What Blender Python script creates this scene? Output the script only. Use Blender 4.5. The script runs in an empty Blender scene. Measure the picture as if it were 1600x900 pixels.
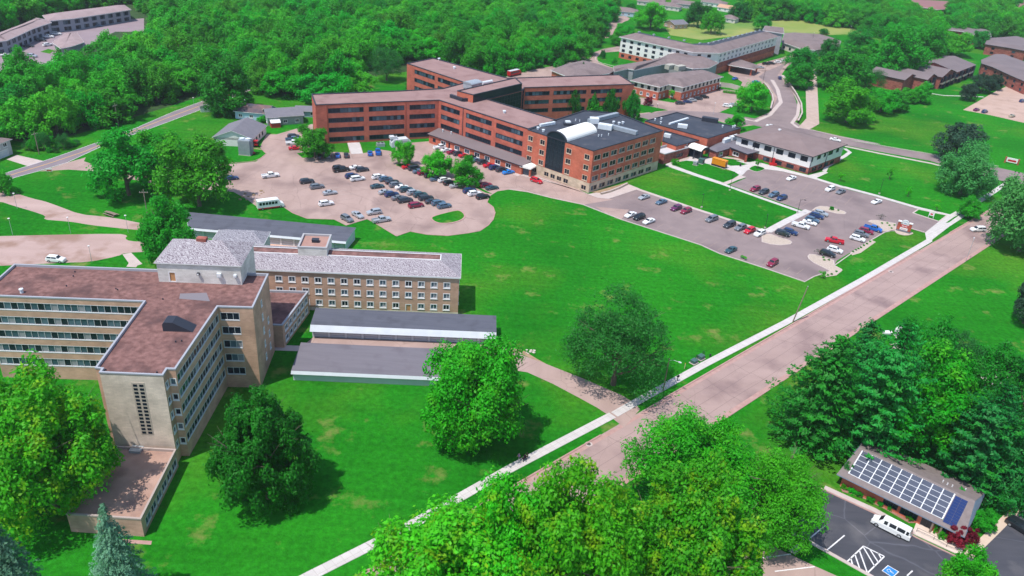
import bpy, bmesh, math, random
import numpy as np
from mathutils import Vector, Matrix
SC = bpy.context.scene
# ------------------------------------------------------------------ camera, world, sun, exposure
FOC = 1236.25; PITCH = math.radians(28.3476); ROLL = math.radians(4.35825); CAMZ = 100.0
_cp, _sp = math.cos(PITCH), math.sin(PITCH)
_f = np.array([0, _cp, -_sp]); _r = np.array([1., 0, 0]); _u = np.cross(_r, _f)
_c, _s = math.cos(ROLL), math.sin(ROLL)
ROT = np.stack([_c*_r+_s*_u, -_s*_r+_c*_u, _f], 1)
cd = bpy.data.cameras.new('camera'); cam = bpy.data.objects.new('camera', cd)
SC.collection.objects.link(cam); SC.camera = cam
M = Matrix.Identity(4)
for i in range(3):
    M[i][0] = ROT[i, 0]; M[i][1] = ROT[i, 1]; M[i][2] = -ROT[i, 2]
M[2][3] = CAMZ
cam.matrix_world = M
cd.sensor_width = 36; cd.lens = 36*FOC/1600; cd.clip_start = 1; cd.clip_end = 9000
cd.dof.use_dof = True; cd.dof.focus_distance = 190; cd.dof.aperture_fstop = 0.115
SUN_AZ, SUN_EL = 42.0, 65.0                      # azimuth the shadows fall towards, height of the sun
w = bpy.data.worlds.new('World'); SC.world = w; w.use_nodes = True
nt = w.node_tree; bgn = nt.nodes['Background']
sky = nt.nodes.new('ShaderNodeTexSky'); sky.sky_type = 'NISHITA'; sky.sun_disc = False
sky.sun_elevation = math.radians(SUN_EL); sky.sun_rotation = math.radians(228)
sky.air_density = 1.0; sky.dust_density = 0.6
nt.links.new(sky.outputs[0], bgn.inputs[0]); bgn.inputs[1].default_value = 0.15
sl = bpy.data.lights.new('sun', 'SUN'); sl.energy = 3.45; sl.angle = math.radians(0.5); sl.color = (1, .955, .89)
so = bpy.data.objects.new('sun', sl); SC.collection.objects.link(so)
_d = Vector((math.cos(math.radians(SUN_AZ))*math.cos(math.radians(SUN_EL)), math.sin(math.radians(SUN_AZ))*math.cos(math.radians(SUN_EL)), -math.sin(math.radians(SUN_EL))))
so.rotation_euler = _d.to_track_quat('-Z', 'Y').to_euler(); so.location = (0, 0, 300)
vs = SC.view_settings; vs.view_transform = 'Standard'; vs.look = 'None'; vs.exposure = 0.43; vs.gamma = 1; vs.use_curve_mapping = False
SC.cycles.transparent_max_bounces = 6; SC.cycles.max_bounces = 5; SC.cycles.diffuse_bounces = 4; SC.cycles.transmission_bounces = 3; SC.cycles.glossy_bounces = 2
# ------------------------------------------------------------------ measuring: map point (region, x, y) -> ground plan, metres
REG = {'w':(0,0,1),'a':(0,0,4),'b':(400,0,4),'c':(800,0,4),'d':(1200,0,4),'e':(0,200,4),'f':(350,200,4),'g':(750,170,4),'h':(1100,200,4),
'i':(0,360,3.75),'j':(350,340,4),'k':(0,600,3),'l':(400,460,3.75),'m':(800,400,3.75),'n':(1200,300,3.75),'o':(1150,480,3.3333),'p':(1150,660,3.5556),
'A':(620,80,6.667),'B':(960,30,5.697),'C':(1020,180,5),'D':(1360,60,6.667),'E':(320,150,8),'F':(790,160,5.922),'G':(480,140,6.667),'H':(640,180,6.154),
'Q':(1040,210,8),'R':(450,240,7.5),'S':(570,250,10),'T':(620,210,8),'V':(1190,310,7.619),'N':(980,280,6.667),'K':(1370,320,15),'L':(1340,720,6.154),'O':(1380,500,7.26),'P':(930,0,6.667),'U':(0,0,6.667),'X':(0,200,10)}
def PX(s, x, y):
    o = REG[s]; return o[0]+x/o[2], o[1]+y/o[2]
def UP(x, y, z=0.0):
    d = ROT @ np.array([(x-800)/FOC, -(y-450)/FOC, 1.0]); t = (z-CAMZ)/d[2]
    return float(d[0]*t), float(d[1]*t)
def W(s, x, y, z=0.0): return UP(*PX(s, x, y), z)
def WP(s, pts, z=0.0): return [W(s, x, y, z) for x, y in pts]
def PROJ(x, y, z):
    q = ROT.T @ np.array([x, y, z-CAMZ]); return 800+q[0]/q[2]*FOC, 450-q[1]/q[2]*FOC
def HGT(bx, by, ty):
    g = UP(bx, by); lo, hi = 0.0, 60.0
    for _ in range(40):
        m = (lo+hi)/2
        if PROJ(g[0], g[1], m)[1] > ty: lo = m
        else: hi = m
    return lo
def MPP(gx, gy, z=0): # metres per photo pixel at a place
    q = ROT.T @ np.array([gx, gy, z-CAMZ]); return q[2]/FOC
# ------------------------------------------------------------------ materials
def lin(c): return tuple(c)+(1,) if len(c) == 3 else c
MATS = {}
def mat(name, col, rough=.8, var=None, scale=1.0, var2=None, scale2=.12, t2=(.52, .72), bump=0, bscale=20, metal=0, spec=.3, stretch=None, detail=4, coords='pos', t1=(.3, .7)):
    if name in MATS: return MATS[name]
    m = bpy.data.materials.new(name); m.use_nodes = True; n = m.node_tree.nodes; l = m.node_tree.links
    b = n['Principled BSDF']; b.inputs['Roughness'].default_value = rough; b.inputs['Metallic'].default_value = metal
    b.inputs['Specular IOR Level'].default_value = spec; b.inputs['Base Color'].default_value = lin(col)
    if coords == 'pos':
        g = n.new('ShaderNodeNewGeometry'); co = g.outputs['Position']
    else:
        g = n.new('ShaderNodeTexCoord'); co = g.outputs['Object']
    if stretch:
        mp = n.new('ShaderNodeMapping'); mp.inputs['Scale'].default_value = stretch[:3]
        if len(stretch) > 3: mp.inputs['Rotation'].default_value = (0, 0, stretch[3])
        l.new(co, mp.inputs['Vector']); co1 = mp.outputs[0]
    else: co1 = co
    out = None
    if var:
        t = n.new('ShaderNodeTexNoise'); t.inputs['Scale'].default_value = scale; t.inputs['Detail'].default_value = detail; l.new(co1, t.inputs['Vector'])
        r = n.new('ShaderNodeMapRange'); r.inputs[1].default_value = t1[0]; r.inputs[2].default_value = t1[1]; l.new(t.outputs[0], r.inputs[0])
        x = n.new('ShaderNodeMix'); x.data_type = 'RGBA'; x.inputs[6].default_value = lin(col); x.inputs[7].default_value = lin(var)
        l.new(r.outputs[0], x.inputs[0]); out = x.outputs[2]
    if var2:
        t = n.new('ShaderNodeTexNoise'); t.inputs['Scale'].default_value = scale2; t.inputs['Detail'].default_value = 5; l.new(co, t.inputs['Vector'])
        r = n.new('ShaderNodeMapRange'); r.inputs[1].default_value = t2[0]; r.inputs[2].default_value = t2[1]; l.new(t.outputs[0], r.inputs[0])
        x = n.new('ShaderNodeMix'); x.data_type = 'RGBA'; x.inputs[7].default_value = lin(var2); l.new(r.outputs[0], x.inputs[0])
        if out: l.new(out, x.inputs[6])
        else: x.inputs[6].default_value = lin(col)
        out = x.outputs[2]
    if out: l.new(out, b.inputs['Base Color'])
    if bump:
        t = n.new('ShaderNodeTexNoise'); t.inputs['Scale'].default_value = bscale; t.inputs['Detail'].default_value = 3; l.new(co, t.inputs['Vector'])
        bp = n.new('ShaderNodeBump'); bp.inputs['Strength'].default_value = bump; bp.inputs['Distance'].default_value = .15; l.new(t.outputs[0], bp.inputs['Height']); l.new(bp.outputs[0], b.inputs['Normal'])
    m.use_backface_culling = False
    MATS[name] = m; return m
def brickmat(name, c1, c2, mortar, sc=1.0, bw=.6, bh=.25, rough=.85):
    """courses run along the wall: u = distance along it, v = height"""
    if name in MATS: return MATS[name]
    m = mat(name, c1, rough); n = m.node_tree.nodes; l = m.node_tree.links; b = n['Principled BSDF']
    uv = n.new('ShaderNodeUVMap'); uv.uv_map = 'UVMap'
    t = n.new('ShaderNodeTexBrick'); t.inputs['Color1'].default_value = lin(c1); t.inputs['Color2'].default_value = lin(c2); t.inputs['Mortar'].default_value = lin(mortar)
    t.inputs['Scale'].default_value = sc; t.inputs['Brick Width'].default_value = bw; t.inputs['Row Height'].default_value = bh; t.inputs['Mortar Size'].default_value = .015; t.inputs['Mortar Smooth'].default_value = .5
    l.new(uv.outputs[0], t.inputs['Vector'])
    g = n.new('ShaderNodeNewGeometry'); no = n.new('ShaderNodeTexNoise'); no.inputs['Scale'].default_value = .35; no.inputs['Detail'].default_value = 6; l.new(g.outputs['Position'], no.inputs['Vector'])
    r = n.new('ShaderNodeMapRange'); r.inputs[1].default_value = .3; r.inputs[2].default_value = .7; r.inputs[3].default_value = .8; r.inputs[4].default_value = 1.18; l.new(no.outputs[0], r.inputs[0])
    hs = n.new('ShaderNodeHueSaturation'); l.new(t.outputs[0], hs.inputs['Color']); l.new(r.outputs[0], hs.inputs['Value']); l.new(hs.outputs[0], b.inputs['Base Color'])
    return m
# ------------------------------------------------------------------ mesh helpers
COL = SC.collection
def prop(o, label=None, cat=None, group=None, kind=None):
    if label: o['label'] = label
    if cat: o['category'] = cat
    if group: o['group'] = group
    if kind: o['kind'] = kind
    return o
def empty(name, loc=(0, 0, 0), rz=0, label=None, cat=None, group=None):
    o = bpy.data.objects.new(name, None); COL.objects.link(o); o.location = loc; o.rotation_euler = (0, 0, rz)
    o.empty_display_size = .5
    return prop(o, label, cat, group)
class MB:
    def __init__(s): s.v = []; s.f = []; s.m = []; s.uv = []
    def face(s, pts, mi=0, uv=None):
        i = len(s.v); s.v += [tuple(p) for p in pts]; s.f.append(tuple(range(i, i+len(pts)))); s.m.append(mi)
        s.uv.append(uv if uv else [(p[0], p[1]) for p in pts])
    def box(s, x0, x1, y0, y1, z0, z1, mi=0, X=None, bottom=True):
        c = [(x0,y0,z0),(x1,y0,z0),(x1,y1,z0),(x0,y1,z0),(x0,y0,z1),(x1,y0,z1),(x1,y1,z1),(x0,y1,z1)]
        if X is not None: c = [tuple(X @ Vector(p)) for p in c]
        a, b_, h = x1-x0, y1-y0, z1-z0
        for q, u in (((0,1,5,4),(a,h)),((1,2,6,5),(b_,h)),((2,3,7,6),(a,h)),((3,0,4,7),(b_,h)),((4,5,6,7),(a,b_))):
            s.face([c[k] for k in q], mi, [(0,z0),(u[0],z0),(u[0],z0+u[1]),(0,z0+u[1])])
        if bottom: s.face([c[k] for k in (3,2,1,0)], mi)
    def cyl(s, p0, p1, r0, r1, n=8, mi=0, cap=True):
        p0 = Vector(p0); p1 = Vector(p1); d = (p1-p0).normalized(); a = d.orthogonal().normalized(); b = d.cross(a)
        A = [p0+r0*(math.cos(2*math.pi*k/n)*a+math.sin(2*math.pi*k/n)*b) for k in range(n)]
        B = [p1+r1*(math.cos(2*math.pi*k/n)*a+math.sin(2*math.pi*k/n)*b) for k in range(n)]
        for k in range(n): s.face([A[k], A[(k+1) % n], B[(k+1) % n], B[k]], mi)
        if cap: s.face(B, mi); s.face(A[::-1], mi)
    def prism(s, pts, z0, z1, mi=0, mtop=None):
        n = len(pts); u = 0
        for k in range(n):
            a, b = pts[k], pts[(k+1) % n]; L = math.hypot(b[0]-a[0], b[1]-a[1])
            s.face([(a[0],a[1],z0),(b[0],b[1],z0),(b[0],b[1],z1),(a[0],a[1],z1)], mi, [(u,z0),(u+L,z0),(u+L,z1),(u,z1)]); u += L
        s.face([(p[0],p[1],z1) for p in pts], mi if mtop is None else mtop)
    def mesh(s, name, mats, smooth=False):
        me = bpy.data.meshes.new(name); me.from_pydata(s.v, [], s.f)
        for m in mats: me.materials.append(m)
        me.polygons.foreach_set('material_index', s.m)
        uvl = me.uv_layers.new(name='UVMap'); flat = [c for f in s.uv for p in f for c in p]
        uvl.data.foreach_set('uv', flat)
        if smooth: me.polygons.foreach_set('use_smooth', [True]*len(s.f))
        me.update(); return me
    def obj(s, name, mats, parent=None, smooth=False, loc=None, rz=0, **k):
        if not isinstance(mats, (list, tuple)): mats = [mats]
        o = bpy.data.objects.new(name, s.mesh(name, mats, smooth)); COL.objects.link(o)
        if smooth:
            bm = bmesh.new(); bm.from_mesh(o.data); bmesh.ops.remove_doubles(bm, verts=bm.verts, dist=.0005); bm.to_mesh(o.data); bm.free()
        if parent: o.parent = parent; 
        if loc: o.location = loc
        if rz: o.rotation_euler = (0, 0, rz)
        return prop(o, **k)
def ccw(p):
    a = sum(p[i][0]*p[(i+1) % len(p)][1]-p[(i+1) % len(p)][0]*p[i][1] for i in range(len(p)))
    return list(p) if a > 0 else list(p)[::-1]
def inset(pts, d):
    n = len(pts); out = []
    for i in range(n):
        p, q, r = Vector(pts[i-1][:2]), Vector(pts[i][:2]), Vector(pts[(i+1) % n][:2])
        a = (q-p).normalized(); b = (r-q).normalized(); n1 = Vector((-a.y, a.x)); n2 = Vector((-b.y, b.x))
        k = n1+n2; k = k/max(.35, (1+n1.dot(n2))); v = q+k*d; out.append((v.x, v.y))
    return out
def smoothpoly(p, it=2):
    for _ in range(it):
        q = []
        for i in range(len(p)):
            a, b = p[i], p[(i+1) % len(p)]
            q.append((a[0]*.75+b[0]*.25, a[1]*.75+b[1]*.25)); q.append((a[0]*.25+b[0]*.75, a[1]*.25+b[1]*.75))
        p = q
    return p
def flat(name, pts, z, m, rise=0, kerb=None, sm=0, kw=.22, **k):
    """a sheet on the ground; rise lifts it with a kerb round it"""
    pts = ccw(pts)
    if sm: pts = smoothpoly(pts, sm)
    b = MB()
    if rise:
        inn = inset(pts, kw); b.prism(pts, 0.0, z+rise, 1)
        b.v = b.v[:-len(pts)]; b.f.pop(); b.m.pop(); b.uv.pop()
        for i in range(len(pts)):
            j = (i+1) % len(pts)
            b.face([(*pts[i], z+rise), (*pts[j], z+rise), (*inn[j], z+rise), (*inn[i], z+rise)], 1)
        b.face([(*p, z+rise) for p in inn], 0)
        return b.obj(name, [m, kerb], kind='structure', **k)
    b.face([(*p, z) for p in pts], 0)
    return b.obj(name, [m], kind='structure', **k)
def band(pts, wd, side=0):
    """outline of a strip of width wd along a line; side -1/+1 puts it on one side"""
    L, R_ = [], []
    n = len(pts)
    for i in range(n):
        a = Vector(pts[max(0, i-1)]); b = Vector(pts[min(n-1, i+1)]); d = (b-a).normalized(); nn = Vector((-d.y, d.x)); p = Vector(pts[i])
        l_, r_ = (.5, -.5) if side == 0 else ((1, 0) if side > 0 else (0, -1))
        L.append(tuple(p+nn*wd*l_)); R_.append(tuple(p+nn*wd*r_))
    return R_+L[::-1]
def strip(name, pts, wd, z, m, z0=0.0, side=0, **k):
    o = band(pts, wd, side); n = len(pts); b = MB()
    for i in range(n-1):
        a, c, d, e = o[i], o[i+1], o[2*n-2-i], o[2*n-1-i]
        b.face([(*a, z), (*c, z), (*d, z), (*e, z)])
        b.face([(*a, z0), (*c, z0), (*c, z), (*a, z)]); b.face([(*d, z0), (*e, z0), (*e, z), (*d, z)])
    for a, c in ((o[2*n-1], o[0]), (o[n-1], o[n])): b.face([(*a, z0), (*c, z0), (*c, z), (*a, z)])
    return b.obj(name, [m], kind='structure', **k)
# ------------------------------------------------------------------ the materials of the place
grass = mat('lawn_grass', (.008,.13,.007), .95, spec=.04, var=(.02,.215,.010), scale=.028, var2=(.075,.20,.015), scale2=.02, t2=(.5,.72), bump=.6, bscale=3, detail=9, stretch=(1, .6, 1, .75))
# blade-scale mottling and mower lines on the lawn
def lawn_extra(m):
    n = m.node_tree.nodes; l = m.node_tree.links; b = n['Principled BSDF']; src = b.inputs['Base Color'].links[0].from_socket
    g = n.new('ShaderNodeNewGeometry')
    t = n.new('ShaderNodeTexNoise'); t.inputs['Scale'].default_value = .9; t.inputs['Detail'].default_value = 9; t.inputs['Roughness'].default_value = .7; l.new(g.outputs['Position'], t.inputs['Vector'])
    r = n.new('ShaderNodeMapRange'); r.inputs[1].default_value = .3; r.inputs[2].default_value = .7; r.inputs[3].default_value = .6; r.inputs[4].default_value = 1.38; l.new(t.outputs[0], r.inputs[0])
    mp = n.new('ShaderNodeMapping'); mp.inputs['Rotation'].default_value = (0, 0, -.76); mp.inputs['Scale'].default_value = (.02, .4, 1); l.new(g.outputs['Position'], mp.inputs['Vector'])
    t2 = n.new('ShaderNodeTexNoise'); t2.inputs['Scale'].default_value = 1; t2.inputs['Detail'].default_value = 3; l.new(mp.outputs[0], t2.inputs['Vector'])
    r2 = n.new('ShaderNodeMapRange'); r2.inputs[1].default_value = .35; r2.inputs[2].default_value = .65; r2.inputs[3].default_value = .92; r2.inputs[4].default_value = 1.07; l.new(t2.outputs[0], r2.inputs[0])
    mu = n.new('ShaderNodeMath'); mu.operation = 'MULTIPLY'; l.new(r.outputs[0], mu.inputs[0]); l.new(r2.outputs[0], mu.inputs[1])
    h = n.new('ShaderNodeHueSaturation'); l.new(src, h.inputs['Color']); l.new(mu.outputs[0], h.inputs['Value'])
    # worn straw-coloured spots
    t3 = n.new('ShaderNodeTexNoise'); t3.inputs['Scale'].default_value = .11; t3.inputs['Detail'].default_value = 7; t3.inputs['Roughness'].default_value = .65; l.new(g.outputs['Position'], t3.inputs['Vector'])
    r3 = n.new('ShaderNodeMapRange'); r3.inputs[1].default_value = .58; r3.inputs[2].default_value = .72; r3.inputs[4].default_value = .62; l.new(t3.outputs[0], r3.inputs[0])
    x = n.new('ShaderNodeMix'); x.data_type = 'RGBA'; x.inputs[7].default_value = (.27, .24, .08, 1); l.new(r3.outputs[0], x.inputs[0]); l.new(h.outputs[0], x.inputs[6]); l.new(x.outputs[2], b.inputs['Base Color'])
lawn_extra(grass)
drygrass = mat('dry_grass', (.22,.24,.06), .9, var=(.1,.22,.03), scale=.05, var2=(.3,.22,.1), scale2=.08, bump=.4, bscale=3)
soil = mat('bare_soil', (.28,.19,.11), .95, var=(.38,.27,.17), scale=.8, bump=.5, bscale=5)
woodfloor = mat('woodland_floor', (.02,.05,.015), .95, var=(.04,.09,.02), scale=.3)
lotc = mat('worn_lot_paving', (.35,.245,.215), .9, var=(.42,.30,.265), scale=.25, var2=(.24,.165,.15), scale2=.07, t2=(.5,.72), bump=.15, bscale=8, stretch=(1, .3, 1, .9))
lota = mat('grey_lot_asphalt', (.225,.172,.17), .9, var=(.27,.207,.203), scale=.2, var2=(.165,.125,.13), scale2=.06, bump=.1, bscale=12)
street = mat('street_asphalt', (.335,.235,.215), .9, var=(.40,.285,.26), scale=.12, var2=(.235,.16,.155), scale2=.1, t2=(.5,.7), bump=.12, bscale=10, stretch=(.25, 1.6, 1, .78))
roadm = mat('county_road_asphalt', (.2,.165,.185), .9, var=(.25,.205,.225), scale=.15, bump=.1, bscale=10)
freshasph = mat('fresh_asphalt', (.05,.052,.066), .8, var=(.075,.075,.09), scale=.35, var2=(.115,.11,.12), scale2=.12, t2=(.55,.7), bump=.1, bscale=12, stretch=(.3, 1.5, 1, -.62))
gravel = mat('gravel', (.38,.265,.235), .95, var=(.47,.335,.305), scale=.18, var2=(.3,.19,.15), scale2=.1, t2=(.5,.62), bump=.4, bscale=5, stretch=(.3, 1, 1))
conc = mat('concrete_walk', (.47,.385,.355), .85, var=(.54,.45,.42), scale=.5, bump=.05)
concw = mat('white_concrete', (.60,.56,.54), .85, var=(.53,.49,.47), scale=.6)
def joints(m, sp, rot):
    n = m.node_tree.nodes; l = m.node_tree.links; b = n['Principled BSDF']; src = b.inputs['Base Color'].links[0].from_socket
    g = n.new('ShaderNodeNewGeometry'); mp = n.new('ShaderNodeMapping'); mp.inputs['Rotation'].default_value = (0, 0, rot); l.new(g.outputs['Position'], mp.inputs['Vector'])
    t = n.new('ShaderNodeTexBrick'); t.offset = 0; t.inputs['Scale'].default_value = 1; t.inputs['Brick Width'].default_value = sp; t.inputs['Row Height'].default_value = sp*1.3; t.inputs['Mortar Size'].default_value = .05
    t.inputs['Color1'].default_value = (1,1,1,1); t.inputs['Color2'].default_value = (.93,.93,.93,1); t.inputs['Mortar'].default_value = (.8,.78,.76,1); l.new(mp.outputs[0], t.inputs['Vector'])
    x = n.new('ShaderNodeMix'); x.data_type = 'RGBA'; x.blend_type = 'MULTIPLY'; x.inputs[0].default_value = 1; l.new(src, x.inputs[6]); l.new(t.outputs[0], x.inputs[7]); l.new(x.outputs[2], b.inputs['Base Color'])
joints(concw, 1.6, -.76)
def cracks(m, sc, amt, wd=.012):
    n = m.node_tree.nodes; l = m.node_tree.links; b = n['Principled BSDF']; src = b.inputs['Base Color'].links[0].from_socket
    g = n.new('ShaderNodeNewGeometry'); no = n.new('ShaderNodeTexNoise'); no.inputs['Scale'].default_value = sc*2; l.new(g.outputs['Position'], no.inputs['Vector'])
    mp = n.new('ShaderNodeMix'); mp.data_type = 'RGBA'; mp.blend_type = 'ADD'; mp.inputs[0].default_value = 2.5; l.new(g.outputs['Position'], mp.inputs[6]); l.new(no.outputs['Color'], mp.inputs[7])
    v = n.new('ShaderNodeTexVoronoi'); v.feature = 'DISTANCE_TO_EDGE'; v.inputs['Scale'].default_value = sc; l.new(mp.outputs[2], v.inputs['Vector'])
    r = n.new('ShaderNodeMapRange'); r.inputs[1].default_value = wd*.2; r.inputs[2].default_value = wd; r.inputs[3].default_value = 1-amt; r.inputs[4].default_value = 1; l.new(v.outputs['Distance'], r.inputs[0])
    h = n.new('ShaderNodeHueSaturation'); l.new(src, h.inputs['Color']); l.new(r.outputs[0], h.inputs['Value']); l.new(h.outputs[0], b.inputs['Base Color'])
cracks(lotc, .11, .2, .01); cracks(street, .09, .13, .008); cracks(lota, .05, .1, .008); cracks(freshasph, .09, -.5, .012)
kerbp = mat('pink_kerb', (.38,.225,.2), .85, var=(.46,.29,.26), scale=.8)
kerbw = mat('pale_kerb', (.56,.47,.44), .85, var=(.48,.4,.37), scale=.8)
bedm = mat('stone_mulch', (.52,.43,.36), .95, var=(.42,.34,.28), scale=2, bump=.5, bscale=6)
redm = mat('red_mulch', (.38,.2,.15), .95, var=(.26,.14,.1), scale=1.5, bump=.5, bscale=6)
paintw = mat('white_marking', (.82,.8,.8), .7, var=(.66,.64,.64), scale=1.2)
painty = mat('orange_marking', (.62,.36,.12), .7); stallm = mat('worn_stall_marking', (.42,.30,.235), .8, var=(.27,.2,.18), scale=1.5)
pybright = mat('yellow_paint', (.8,.5,.03), .6)
blue_p = mat('blue_marking', (.03,.22,.62), .6)
brick = brickmat('red_brick', (.51,.125,.082), (.44,.105,.07), (.42,.18,.13), 1, .8, .3)
brickd = brickmat('dark_red_brick', (.40,.085,.05), (.32,.065,.04), (.34,.15,.1), 1, .8, .3)
bricko = brickmat('orange_brick', (.54,.14,.082), (.47,.115,.068), (.44,.2,.14), 1, .8, .3)
brickm = brickmat('mottled_brick', (.36,.12,.09), (.22,.05,.045), (.34,.16,.12), 1, 1.0, .45)
tanb = brickmat('tan_brick', (.57,.34,.24), (.50,.295,.205), (.53,.36,.27), 1, .8, .3)
stoneb = brickmat('cream_stone', (.76,.62,.52), (.66,.54,.45), (.58,.47,.4), 1, .9, .3)
pent = brickmat('white_brick', (.70,.66,.62), (.60,.56,.52), (.5,.46,.43), 1, .9, .35)
sandst = brickmat('sandstone_base', (.58,.46,.34), (.5,.39,.28), (.46,.36,.27), 1, 1.2, .6)
whitew = mat('white_siding', (.78,.75,.72), .7, var=(.72,.69,.66), scale=.3)
whitem = mat('white_metal', (.62,.65,.69), .5, var=(.55,.58,.62), scale=.5)
cream = mat('cream_siding', (.66,.60,.54), .8, var=(.6,.54,.48), scale=.4)
greyside = mat('grey_siding', (.34,.35,.38), .8, var=(.28,.29,.32), scale=.5)
gravroof = mat('brown_gravel_roof', (.135,.07,.064), .95, spec=.1, var=(.28,.15,.135), scale=.9, var2=(.11,.062,.06), scale2=.16, t2=(.48,.66), bump=.6, bscale=3, detail=12)
cracks_later = gravroof
redroof = mat('red_membrane_roof', (.27,.165,.155), .9, var=(.32,.20,.185), scale=.15, var2=(.22,.125,.115), scale2=.2, bump=.15, bscale=4)
tanroof = mat('brown_metal_roof', (.165,.132,.137), .8, var=(.20,.16,.165), scale=.1, bump=.1, bscale=5)
shingle = mat('brown_shingles', (.185,.14,.137), .9, var=(.235,.18,.176), scale=.6, var2=(.14,.105,.105), scale2=.15, bump=.4, bscale=4)
shingleg = mat('grey_shingles', (.165,.16,.185), .9, var=(.2,.19,.215), scale=.6, bump=.3, bscale=4)
darkroof = mat('dark_membrane_roof', (.037,.045,.064), .8, var=(.055,.062,.082), scale=.2, var2=(.085,.085,.1), scale2=.25, t2=(.58,.7), bump=.1, bscale=4)
slate = None
def slatemat(name, ca, cb):
    m = mat(name, ca, .85); n = m.node_tree.nodes; l = m.node_tree.links; b = n['Principled BSDF']
    g = n.new('ShaderNodeNewGeometry'); mp = n.new('ShaderNodeMapping'); mp.inputs['Rotation'].default_value = (0, 0, -.075); mp.inputs['Scale'].default_value = (1, 1.6, 1); l.new(g.outputs['Position'], mp.inputs['Vector'])
    wv = n.new('ShaderNodeTexWave'); wv.wave_type = 'BANDS'; wv.bands_direction = 'DIAGONAL'; wv.inputs['Scale'].default_value = .75; wv.inputs['Distortion'].default_value = 14; wv.inputs['Detail'].default_value = 4; wv.inputs['Detail Scale'].default_value = 1.4
    l.new(mp.outputs[0], wv.inputs['Vector'])
    r = n.new('ShaderNodeMapRange'); r.inputs[1].default_value = .35; r.inputs[2].default_value = .65; l.new(wv.outputs[0], r.inputs[0])
    x = n.new('ShaderNodeMix'); x.data_type = 'RGBA'; x.inputs[6].default_value = lin(ca); x.inputs[7].default_value = lin(cb); l.new(r.outputs[0], x.inputs[0]); l.new(x.outputs[2], b.inputs['Base Color'])
    return m
slate = slatemat('weathered_slate', (.42,.39,.41), (.19,.155,.18))
garroof = mat('blue_grey_shingles', (.088,.093,.12), .9, var=(.108,.113,.142), scale=.5, stretch=(.25, 3, 1, -.06), detail=8, var2=(.075,.078,.1), scale2=.3, bump=.2, bscale=6)
garroof2 = mat('grey_brown_shingles', (.15,.138,.16), .9, var=(.175,.16,.183), scale=.5, stretch=(.25, 3, 1, -.06), detail=8, var2=(.135,.12,.14), scale2=.25, bump=.2, bscale=6)
coping = mat('parapet_coping', (.40,.39,.40), .6)
darktrim = mat('dark_metal_trim', (.03,.035,.05), .5)
whitetrim = mat('white_trim', (.74,.72,.72), .6)
glass_d = mat('dark_glass', (.012,.02,.032), .15, spec=.35)
glass_m = mat('blue_glass', (.05,.085,.12), .15, spec=.6)
glass_c = mat('curtained_glass', (.09,.14,.18), .3, spec=.5)
glass_l = mat('pale_blind', (.27,.27,.29), .5)
glasscore = mat('dark_curtain_glass', (.008,.016,.024), .2, spec=.25, var=(.02,.035,.045), scale=.1)
metal = mat('galvanised_metal', (.42,.46,.5), .45, metal=.3, var=(.34,.38,.42), scale=1)
metalw = mat('pale_metal', (.66,.7,.73), .45)
rubber = mat('tyre_rubber', (.02,.02,.022), .85)
alloy = mat('wheel_alloy', (.42,.43,.45), .4, metal=.5)
lampw = mat('headlamp_lens', (.75,.76,.78), .2, spec=.7)
lampr = mat('tail_lens', (.35,.02,.02), .3)
carglass = mat('car_glass', (.012,.018,.026), .08, spec=.7)
wood = mat('weathered_wood', (.2,.155,.12), .9, var=(.26,.2,.16), scale=2)
bark = mat('tree_bark', (.11,.085,.065), .95, var=(.17,.14,.11), scale=3)
blackm = mat('black_metal', (.02,.022,.028), .5)
orangem = mat('orange_metal', (.75,.27,.015), .5, var=(.68,.23,.01), scale=2)
redp = mat('red_paint', (.5,.015,.02), .35)
skin = mat('skin', (.5,.3,.22), .6)
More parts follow.
